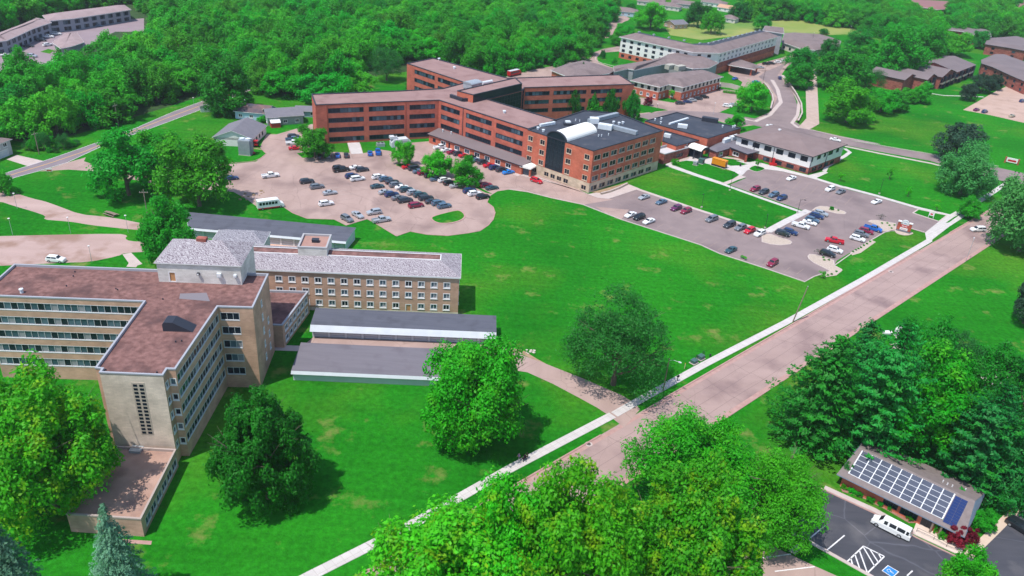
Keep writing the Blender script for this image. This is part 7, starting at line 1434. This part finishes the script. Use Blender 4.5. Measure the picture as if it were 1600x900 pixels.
for bx, by, ty, l in ((108,505,410,'old lamp post beside the gravel lane'),(80,668,567,'old lamp post at the left above the gravel lot'),(443,660,560,'old lamp post above the middle of the gravel lot'),(802,655,548,'old lamp post at the right corner of the gravel lot'),(575,840,738,'old lamp post on the lower edge of the gravel lot')): pole('e',bx,by,bx-8,ty,l,'metal',og)
pole('X',612,412,560,60,'tall wooden utility pole with crossarm at the thicket edge','wood',az=70); pole('a',740,785,735,648,'utility pole in front of the dark wood','wood',az=70); pole('a',1213,660,1213,612,'thin pole standing at the county road edge','metal'); pole('e',960,780,928,385,'tall thin pole rising beside the round dense tree','wood',az=10); pole('E',515,262,500,50,'tall white pole behind the white outbuilding','metal'); pole('d',505,230,505,165,'thin pole in front of the golf strip','metal'); pole('d',265,300,268,205,'thin dark pole beside the clubhouse','dark')
# ---- monument sign at the exit
c0, c1 = Vector(W('K',480,600)), Vector(W('K',735,665)); d = c1-c0; az = math.atan2(d.y, d.x); Ls = d.length; r = empty('monument_sign', (*c0, .08), az, 'monument sign with brick pillars, white arched top and red band beside the exit', 'sign')
b = MB(); b.box(-.5, Ls+.5, -.5, .7, 0, .5); b.obj('base', [mat('dark_stone', (.16,.16,.18), .8)], r)
for x in (0, Ls): b = MB(); b.box(x-.45, x+.45, -.4, .5, .5, 3.2); q = b.obj('pillar', [brickd], r); b = MB(); b.box(x-.55, x+.55, -.5, .6, 3.2, 3.45); b.obj('pillar_cap', [whitetrim], q)
b = MB(); b.box(.5, Ls-.5, -.2, .2, .6, 3.0); b.obj('panel', [paintw], r); b = MB(); b.cyl((Ls/2, -.2, 3.0), (Ls/2, .2, 3.0), min(1.35, Ls*.33), min(1.35, Ls*.33), 24); b.obj('arched_top', [paintw], r)
b = MB(); b.box(.5, Ls-.5, -.23, -.205, 1.5, 2.45); b.obj('red_band', [redp], r)
b = MB(); x = .9
rs = random.Random(2)
while x < Ls-1.0: w_ = rs.uniform(.12, .26); b.box(x, x+w_, -.245, -.235, 1.8, 2.15); x += w_+.09
x = .9
while x < Ls-1.0: w_ = rs.uniform(.1, .3); b.box(x, x+w_, -.225, -.205, .85, 1.0, 1); x += w_+.1
b.obj('lettering', [paintw, redp], r)
b = MB()
for k in range(10): a0, a1 = math.pi*k/10+.0, math.pi*(k+.8)/10; b.face([(Ls/2+.95*math.cos(a0), -.215, 3.0+.95*math.sin(a0)), (Ls/2+.95*math.cos(a1), -.215, 3.0+.95*math.sin(a1)), (Ls/2+.75*math.cos(a1), -.215, 3.0+.75*math.sin(a1)), (Ls/2+.75*math.cos(a0), -.215, 3.0+.75*math.sin(a0))])
b.face([(Ls/2-.5,-.215,2.75),(Ls/2+.5,-.215,2.75),(Ls/2+.35,-.215,3.2),(Ls/2-.3,-.215,3.3)]); b.obj('emblem', [mat('grey_blue_emblem', (.35,.4,.5), .6)], r)
# small white sign on the exit lawn
c0 = W('h',1400,560); r = empty('small_sign', (*c0, .1), math.radians(-38), 'small white and red sign on two posts on the exit lawn', 'sign')
for x in (0, 1.6): b = MB(); b.box(x-.07, x+.07, -.07, .07, 0, 2.1); b.obj('post', [whitetrim], r)
b = MB(); b.box(.1, 1.5, -.05, .05, .9, 2.0); b.obj('panel', [paintw], r); b = MB(); b.box(.4, 1.2, -.06, -.051, 1.2, 1.75); b.obj('red_mark', [redp], r)
c0 = W('w',1571,254); r = empty('roadside_sign', (*c0, 0), math.radians(-30), 'white and red monument sign beyond the pale drooping tree', 'sign'); b = MB(); b.box(0,4.2,-.15,.15,.5,2.4); b.obj('panel', [paintw], r); b = MB(); b.box(.5,3.7,-.18,-.151,.9,1.7); b.obj('red_mark', [redp], r)
for x in (-.35, 4.55): b = MB(); b.box(x-.3,x+.3,-.3,.3,0,2.6); b.obj('pillar', [brickd], r)
# orange generator, green transformer
def unit_box(s, x, y, az, L_, D_, H_, m, base, name, label, cat, bh=.35, grille=None):
    p = W(s, x, y, 0); r = empty(name, (*p, .1), math.radians(az), label, cat); b = MB(); b.box(-L_/2-.2, L_/2+.2, -D_/2-.2, D_/2+.2, 0, .12); b.obj('concrete_pad', [conc], r); b = MB(); b.box(-L_/2, L_/2, -D_/2, D_/2, .12, bh); b.obj('base', [base], r)
    b = MB(); b.box(-L_/2, L_/2, -D_/2, D_/2, bh, H_); n = int(L_/.7)
    for k in range(1, n): b.box(-L_/2+k*L_/n-.03, -L_/2+k*L_/n+.03, -D_/2-.03, -D_/2-.001, bh+.05, H_-.05)
    b.box(-L_/2-.06, L_/2+.06, -D_/2-.06, D_/2+.06, H_, H_+.08); b.obj('housing', [m], r)
    b = MB(); 
    for k in range(6): b.box(L_/2+.002, L_/2+.03, -D_/2+.2, D_/2-.2, bh+.3+k*.22, bh+.4+k*.22)
    b.obj('grille', [blackm], r); return r
unit_box('Q',665,405,-38,5.8,2.0,3.0,orangem,blackm,'generator','bright orange generator cabinet on the entrance lawn','generator',.8)
gm = mat('green_box_paint', (.06,.13,.12), .5)
unit_box('Q',442,365,-38,2.0,1.7,1.9,gm,gm,'transformer','dark green transformer box left of the orange generator','transformer'); unit_box('Q',372,385,-38,1.6,1.3,1.3,mat('grey_box_paint', (.3,.33,.34), .5),gm,'electric_cabinet','grey electric cabinet in front of the green transformer','cabinet')
unit_box('m',1065,628,44,1.5,1.1,.8,gm,gm,'utility_box','green utility box by the white sidewalk, the lower one','utility box'); unit_box('m',1105,604,44,1.5,1.1,.9,gm,gm,'utility_box','green utility box by the white sidewalk, the upper one','utility box')
p = W('m',1010,660); r = empty('marker_post', (*p, 0), 0, 'pale marker post on the grass beside the street lamp', 'post'); b = MB(); b.box(-.08, .08, -.05, .05, 0, 1.4); b.obj('post', [mat('straw_wood', (.5,.42,.28), .8)], r); b = MB(); b.box(-.09, .09, -.06, .06, 1.4, 1.5); b.obj('cap', [orangem], r)
p = W('m',968,735); r = empty('mailbox', (*p, .1), math.radians(45), 'small dark mailbox post on the white sidewalk near the street lamp', 'mailbox'); b = MB(); b.box(-.06, .06, -.06, .06, 0, 1.1); b.obj('post', [blackm], r); b = MB(); b.box(-.3, .3, -.18, .18, 1.1, 1.4); b.cyl((-.3,0,1.4), (.3,0,1.4), .18, .18, 10); b.obj('box', [blackm], r)
p = W('m',1160,590); r = empty('hydrant', (*p, 0), 0, 'dark hydrant at the upper end of the utility boxes', 'hydrant'); b = MB(); b.cyl((0,0,0),(0,0,.7),.16,.14,10); b.cyl((0,0,.7),(0,0,.85),.2,.08,10); b.cyl((-.3,0,.5),(.3,0,.5),.08,.08,8); b.obj('body', [blackm], r)
# red planter tubs by the clinic
p = W('C',936,392); r = empty('red_statue', (*p, .12), 0, 'red boxy stand with a tall back by the clinic wall', 'stand'); b = MB(); b.box(-1.4,1.4,-.8,.8,0,.75); b.obj('base', [redp], r); b = MB(); b.box(-.5,.5,-.3,.3,.75,2.6); b.box(-.35,.35,-.32,.32,2.6,3.0); b.obj('back_board', [redp], r)
p = W('Q',932,400); r = empty('trash_bin', (*p, .12), 0, 'small dark bin on the paving in front of the portico', 'bin'); b = MB(); b.cyl((0,0,0),(0,0,1.0),.3,.34,12); b.obj('body', [blackm], r); b = MB(); b.cyl((0,0,1.0),(0,0,1.25),.36,.12,12); b.obj('lid', [blackm], r)
# metal tower box by the outbuilding
q = [W('E',425,738), W('E',570,752)]; d = Vector(q[1])-Vector(q[0]); r = empty('metal_tower_box', (*q[0], 0), math.atan2(d.y, d.x), 'tall grey ribbed metal box with open top behind the big trees', 'cooling tower'); Lb = d.length
b = MB(); b.box(0, Lb, 0, 3.2, .2, 5.6); 
for k in range(14): b.box(.1+k*(Lb-.2)/13-.04, .1+k*(Lb-.2)/13+.04, -.07, -.001, .25, 5.3)
b.obj('casing', [metal], r); b = MB(); b.box(-.1, Lb+.1, -.1, 3.3, 0, .2); b.obj('base', [conc], r); b = MB()
for x in (.25, .75): b.cyl((Lb*x, 1.6, 5.6), (Lb*x, 1.6, 6.0), Lb*.2, Lb*.22, 16)
b.obj('fan_ring', [metalw], r); b = MB(); b.box(Lb+.002, Lb+.25, .4, 2.8, .3, 5.2); b.obj('louvre_panel', [mat('blue_grey_panel', (.2,.25,.3), .5)], r)
# white plant enclosure in front of the hospital
q = W('G',975,585); r = empty('plant_enclosure', (*q, .05), math.radians(26), 'white curved machine enclosure on the hospital front lawn by the round tree', 'enclosure')
b = MB(); pr = [(-4,0),(-4,1.8),(-3.2,2.9),(2.4,3.1),(3.6,2.1),(4,0)]
for y in (-1.6, 1.6): b.face([(x, y, z) for x, z in pr])
for i in range(5): a, c = pr[i], pr[i+1]; b.face([(a[0],-1.6,a[1]),(a[0],1.6,a[1]),(c[0],1.6,c[1]),(c[0],-1.6,c[1])])
b.obj('shell', [whitem], r); b = MB(); b.box(-3, 2.2, -1.66, -1.61, .9, 2.4); b.obj('grille', [metal], r); b = MB(); b.box(-4.3, -1.6, -.9, 1.4, 3.05, 4.0); b.obj('exhaust_hood', [whitem], r); b = MB(); b.box(-2.6, -1.9, -.4, .9, 4.0, 4.25); b.obj('hood_vent', [blackm], r)
p = W('G',765,590); r = empty('air_conditioner', (*p, .05), math.radians(24), 'flat grey air conditioner on the grass between path and enclosure', 'air conditioner'); b = MB(); b.box(-1.5,1.5,-1,1,0,1.3); b.obj('casing', [metal], r); b = MB(); b.cyl((-.7,0,1.3),(-.7,0,1.4),.55,.55,12); b.obj('fan', [blackm], r); b = MB(); b.cyl((.7,0,1.3),(.7,0,1.4),.55,.55,12); b.obj('fan', [blackm], r)
# picnic table by the gravel lane
p = W('e',695,545); r = empty('picnic_table', (*p, 0), math.radians(-25), 'old wooden picnic table beside the gravel lane', 'table'); b = MB(); b.box(-2.2,2.2,-.45,.45,.72,.8); b.obj('table_top', [wood], r)
for y in (-.95,.95): b = MB(); b.box(-2.2,2.2,y-.18,y+.18,.42,.48); b.obj('bench', [wood], r)
for x in (-1.6,1.6): b = MB(); b.box(x-.06,x+.06,-1.0,1.0,.36,.42); b.box(x-.06,x+.06,-.5,-.35,0,.72); b.box(x-.06,x+.06,.35,.5,0,.72); b.obj('leg_frame', [wood], r)
p = W('X',775,700); r = empty('small_sign', (*p, 0), math.radians(10), 'small brown and white sign at the mouth of the lot drive', 'sign'); b = MB(); b.box(-.9,.9,-.06,.06,.5,1.5); b.obj('panel', [paintw], r); b = MB(); b.box(-.75,.75,-.08,-.061,.6,1.1); b.obj('board', [brickd], r)
for x in (-.7,.7): b = MB(); b.box(x-.06,x+.06,-.05,.05,0,.5); b.obj('post', [wood], r)
# retaining walls
def wallobj(name, label, s, pts, h, th, m, cap=None):
    P = [W(s,*q) for q in pts]; o = P[0]; r = empty(name, (*o, 0), 0, label, 'wall'); b = MB(); n = len(P); ou = band(P, th)
    def mk(ou, z0, z1, m_, nm):
        b = MB()
        for i in range(n-1):
            a, c, d, e = [(q[0]-o[0], q[1]-o[1]) for q in (ou[i], ou[i+1], ou[2*n-2-i], ou[2*n-1-i])]
            b.face([(*a,z1),(*c,z1),(*d,z1),(*e,z1)]); b.face([(*a,z0),(*c,z0),(*c,z1),(*a,z1)]); b.face([(*d,z0),(*e,z0),(*e,z1),(*d,z1)])
        b.obj(nm, [m_], r)
    mk(ou, 0, h, m, 'wall_body'); mk(band(P, th+.14), h, h+.1, cap or conc, 'coping')
wallobj('retaining_wall', 'pale retaining wall behind the clipped shrubs below the drop off', 'B', [(930,640),(935,600),(1030,612),(1120,640)], 2.2, .5, conc)
wallobj('retaining_wall', 'rust brown retaining wall along the inside of the curved drive', 'B', [(1330,585),(1365,630),(1400,690),(1408,740),(1385,820)], 1.4, .5, mat('rust_block', (.36,.22,.15), .9))
wallobj('retaining_wall', 'grey brown retaining wall along the outside of the curved drive', 'd', [(100,505),(135,540),(175,600),(205,660),(210,720),(185,770)], 1.3, .5, mat('brown_block', (.28,.22,.18), .9))
wallobj('low_wall', 'low tan kerb wall in front of the office block planting bed', 'F', [(880,855),(960,835),(1050,800),(1125,762)], .7, .4, sandst)
# manholes
for s_, x, y, l in (('w',920,694,'round dark manhole cover in the street beside the yellow tree'),('n',720,467,'dark manhole cover in the middle of the upper street'),('h',1640,0,'')):
    if not l: continue
    p = W(s_, x, y); r = empty('manhole_cover', (*p, .028), 0, l, 'manhole'); b = MB(); b.cyl((0,0,0),(0,0,.02),.42,.42,16); b.obj('cover', [mat('iron_cover', (.09,.07,.07), .7)], r); b = MB(); 
    for k in range(16): a0, a1 = 2*math.pi*k/16, 2*math.pi*(k+1)/16; b.face([(.42*math.cos(a0),.42*math.sin(a0),.015),(.75*math.cos(a0),.75*math.sin(a0),.012),(.75*math.cos(a1),.75*math.sin(a1),.012),(.42*math.cos(a1),.42*math.sin(a1),.015)])
    b.obj('collar', [conc], r)
# rocks and dots of planting
def rock(p, r_, label, group, seed, m=None, name='rock', cat='rock'):
    bm = bmesh.new(); bmesh.ops.create_icosphere(bm, subdivisions=2, radius=r_); g = random.Random(seed)
    for v in bm.verts: k = 1+g.uniform(-.2, .2); v.co = Vector((v.co.x*k*1.2, v.co.y*k, v.co.z*k*.7))
    me = bpy.data.meshes.new(name); bm.to_mesh(me); bm.free(); me.materials.append(m or mat('pale_rock', (.62,.55,.5), .9, var=(.45,.38,.33), scale=2)); o = bpy.data.objects.new(name, me); COL.objects.link(o); o.location = (*p, r_*.25); prop(o, label, cat, group)
rg_ = random.Random(4)
for i in range(46):
    t_ = rg_.random(); P = (W('O',1060+420*t_, 570+rg_.uniform(0,180))); rock(P, rg_.uniform(.25,.7), 'pale boulder in the rock pile by the thin dark trees', 'boulders by the thin trees', i)
for i in range(22): rock(W('O',80+rg_.uniform(0,150), 190+rg_.uniform(0,150)), rg_.uniform(.25,.6), 'pinkish boulder at the street end of the pine clump', 'boulders at the pine clump', 60+i)
for i in range(16): rock(W('f',100+rg_.uniform(0,170), 390+rg_.uniform(0,70)), rg_.uniform(.2,.5), 'brown rubble stone on the bank behind the shuttle bus', 'rubble behind the shuttle bus', 90+i, soil)
for i in range(10): rock(W('m',rg_.uniform(0,140), 548+rg_.uniform(0,40)), rg_.uniform(.15,.35), 'pale stone on the washed out verge of the garage drive', 'stones by the garage drive', 120+i)
sh = SPEC['bush']
for i, (s_, x, y) in enumerate((('V',735,712),('V',745,742),('V',800,740),('V',1430,302),('V',1495,302),('V',1520,328),('V',1545,362),('V',1580,325),('V',910,148),('V',1120,620),('V',1150,605),('V',1180,590),('V',1215,565),('V',1250,545),('V',1290,520),('V',1085,640),('n',350,490),('n',372,485),('n',400,470))):
    p = W(s_, x, y); tree_at(p[0], p[1], .8, .55, 'bush', 'tiny dark shrub dotted in the pale stone beds of the right lot', 'tiny shrubs in the stone beds', 'shrub', 'shrub')
# white garden ornament by the pine clump
p = W('O',165,175); r = empty('white_playhouse', (*p, 0), .4, 'small white arched garden ornament on the lawn above the pine clump', 'ornament'); b = MB(); b.box(-.9,.9,-.6,.6,0,1.6); b.cyl((0,-.6,1.6),(0,.6,1.6),.9,.9,16); b.obj('shell', [paintw], r); b = MB(); b.box(-.4,.4,-.63,-.601,.1,1.2); b.obj('opening', [blackm], r)
p = W('O',40,170); r = empty('white_tank', (*p, 0), .2, 'white rounded tank half hidden at the street side of the pines', 'tank'); b = MB(); b.cyl((-1,0,.7),(1,0,.7),.6,.6,14); b.obj('shell', [paintw], r); b = MB(); b.box(-.7,-.5,-.5,.5,0,.3); b.obj('foot', [metal], r); b = MB(); b.box(.5,.7,-.5,.5,0,.3); b.obj('foot', [metal], r)
# ---- people on the white sidewalk
def person(x, y, az, h, shirt, trousers, hair, label, lean=0.0, stride=.28, arms=.1, hold=False):
    p = UP(x, y); r = empty('person', (*p, .11), math.radians(az), label, 'person'); k = h/1.72
    J = {'pel': (0,0,.93), 'bel': (.02+lean*.1,0,1.06), 'che': (.03+lean*.28,0,1.28), 'nek': (.04+lean*.42,0,1.46), 'hd': (.06+lean*.5,0,1.58), 'top': (.06+lean*.52,0,1.70)}
    V_ = []; R_ = []; E_ = []
    def add(c, r_, par=None):
        V_.append(tuple(q*k for q in c)); R_.append(r_*k)
        if par is not None: E_.append((par, len(V_)-1))
        return len(V_)-1
    a = add(J['pel'], .13); b1 = add(J['bel'], .12, a); c1 = add(J['che'], .14, b1); d1 = add(J['nek'], .055, c1); e1 = add(J['hd'], .095, d1); add(J['top'], .075, e1)
    for s_ in (1, -1):
        f = stride*s_; q = add((0, s_*.1, .86), .095, a); q = add((f*.45+.03, s_*.1, .48), .062, q); q = add((f-.02, s_*.1, .09), .042, q); add((f+.14, s_*.1, .035), .035, q)
        cx = J['che']; sh_ = add((cx[0], s_*.18, cx[2]+.1), .055, c1); el = add((cx[0]-.05+(.2 if hold else -f*.4), s_*.23, cx[2]-.16), .04, sh_); wr = add((cx[0]+(.45 if hold else .08-f*.6), s_*.2, cx[2]-.3), .03, el); pa = add((cx[0]+(.52 if hold else .1-f*.7), s_*.2, cx[2]-.37), .032, wr)
        for fi in range(4): add((cx[0]+(.58 if hold else .12-f*.75), s_*.2+(fi-1.5)*.022, cx[2]-.42-.006*(fi % 2)), .011, pa)
        add((cx[0]+(.56 if hold else .15-f*.7), s_*.16, cx[2]-.37), .012, pa)
    me = bpy.data.meshes.new('body'); me.from_pydata(V_, E_, []); o = bpy.data.objects.new('body', me); COL.objects.link(o)
    md = o.modifiers.new('skin', 'SKIN'); sv = me.skin_vertices[0].data if me.skin_vertices else None
    if sv is None:
        bpy.context.view_layer.objects.active = o; bm = bmesh.new(); bm.from_mesh(me); bm.verts.layers.skin.verify(); bm.to_mesh(me); bm.free(); sv = me.skin_vertices[0].data
    for i, v in enumerate(sv): v.radius = (R_[i], R_[i]); v.use_root = i == 0
    sb = o.modifiers.new('sub', 'SUBSURF'); sb.levels = sb.render_levels = 1
    dg = bpy.context.evaluated_depsgraph_get(); dg.update(); m2 = bpy.data.meshes.new_from_object(o.evaluated_get(dg)); o.modifiers.clear(); o.data = m2; o.parent = r
    m2.materials.clear(); [m2.materials.append(x_) for x_ in (shirt, trousers, skin, hair)]
    for pl in m2.polygons:
        c = pl.center/k; pl.use_smooth = True
        pl.material_index = 1 if c.z < .95 and abs(c.y) < .19 and c.z > .1 else 3 if c.z <= .1 else 0
        if c.z > 1.46: pl.material_index = 2
        if c.z < 1.12 and abs(c.y) > .17 and c.z > .7: pl.material_index = 2
    b = MB(); 
    hx, hz = J['hd'][0]*k, (J['hd'][2]+.03)*k
    for i in range(5):
        for j in range(10):
            a0, a1 = math.pi*.5*i/5, math.pi*.5*(i+1)/5; t0, t1 = 2*math.pi*j/10, 2*math.pi*(j+1)/10; f_ = lambda a_, t_: (hx-.02+.108*k*math.sin(a_)*math.cos(t_), .1*k*math.sin(a_)*math.sin(t_), hz+.115*k*math.cos(a_))
            b.face([f_(a0,t0), f_(a1,t0), f_(a1,t1), f_(a0,t1)])
    b.obj('hair', [hair], r, smooth=True)
    b = MB(); b.box(hx+.088*k, hx+.115*k, -.012, .012, hz-.05, hz-.01); b.obj('nose', [skin], r)
    return r
person(810.5,719.5,222,1.68,mat('lilac_cloth', (.38,.2,.5), .9),mat('grey_cloth', (.2,.2,.24), .9),mat('pale_hair', (.5,.42,.3), .9),'person in a lilac top walking down the white sidewalk')
pr2 = person(824,717,222,1.66,mat('black_cloth', (.02,.012,.018), .9),MATS['black_cloth'],mat('dark_hair', (.02,.015,.012), .9),'person in black pushing a stroller on the white sidewalk',lean=.35,hold=True)
a = math.radians(222); p = UP(824,717); r = empty('stroller', (p[0]+math.cos(a)*.95, p[1]+math.sin(a)*.95, .11), a, 'dark stroller pushed by the person in black', 'stroller')
b = MB(); b.box(-.35,.35,-.25,.25,.45,.6); b.cyl((-.3,-.24,.85),(-.3,.24,.85),.28,.28,10); b.obj('seat', [MATS['black_cloth']], r); b = MB(); b.cyl((-.3,-.2,.6),(-.48,-.2,1.0),.02,.02,6); b.cyl((-.3,.2,.6),(-.48,.2,1.0),.02,.02,6); b.cyl((-.48,-.22,1.0),(-.48,.22,1.0),.02,.02,6); b.obj('handle', [metal], r)
for x in (-.3,.35):
    for y in (-.26,.26): b = MB(); b.cyl((x,y-.02,.14),(x,y+.02,.14),.14,.14,12); b.obj('wheel', [rubber], r)
# ------------------------------------------------------------------ the air: one closed box of thin even haze
hm = bpy.data.materials.new('haze'); hm.use_nodes = True; nn_ = hm.node_tree.nodes; hl = hm.node_tree.links
for x in list(nn_): nn_.remove(x)
ho_ = nn_.new('ShaderNodeOutputMaterial'); pv = nn_.new('ShaderNodeVolumePrincipled'); pv.inputs['Color'].default_value = (.86, .93, 1, 1); pv.inputs['Density'].default_value = .00009; pv.inputs['Anisotropy'].default_value = .2; hl.new(pv.outputs[0], ho_.inputs['Volume'])
b = MB(); b.prism([(-3600,-400),(3600,-400),(3600,6600),(-3600,6600)], -1, 106); b.face([(3600,-400,-1),(-3600,-400,-1),(-3600,6600,-1),(3600,6600,-1)]); b.obj('haze', [hm], kind='stuff')
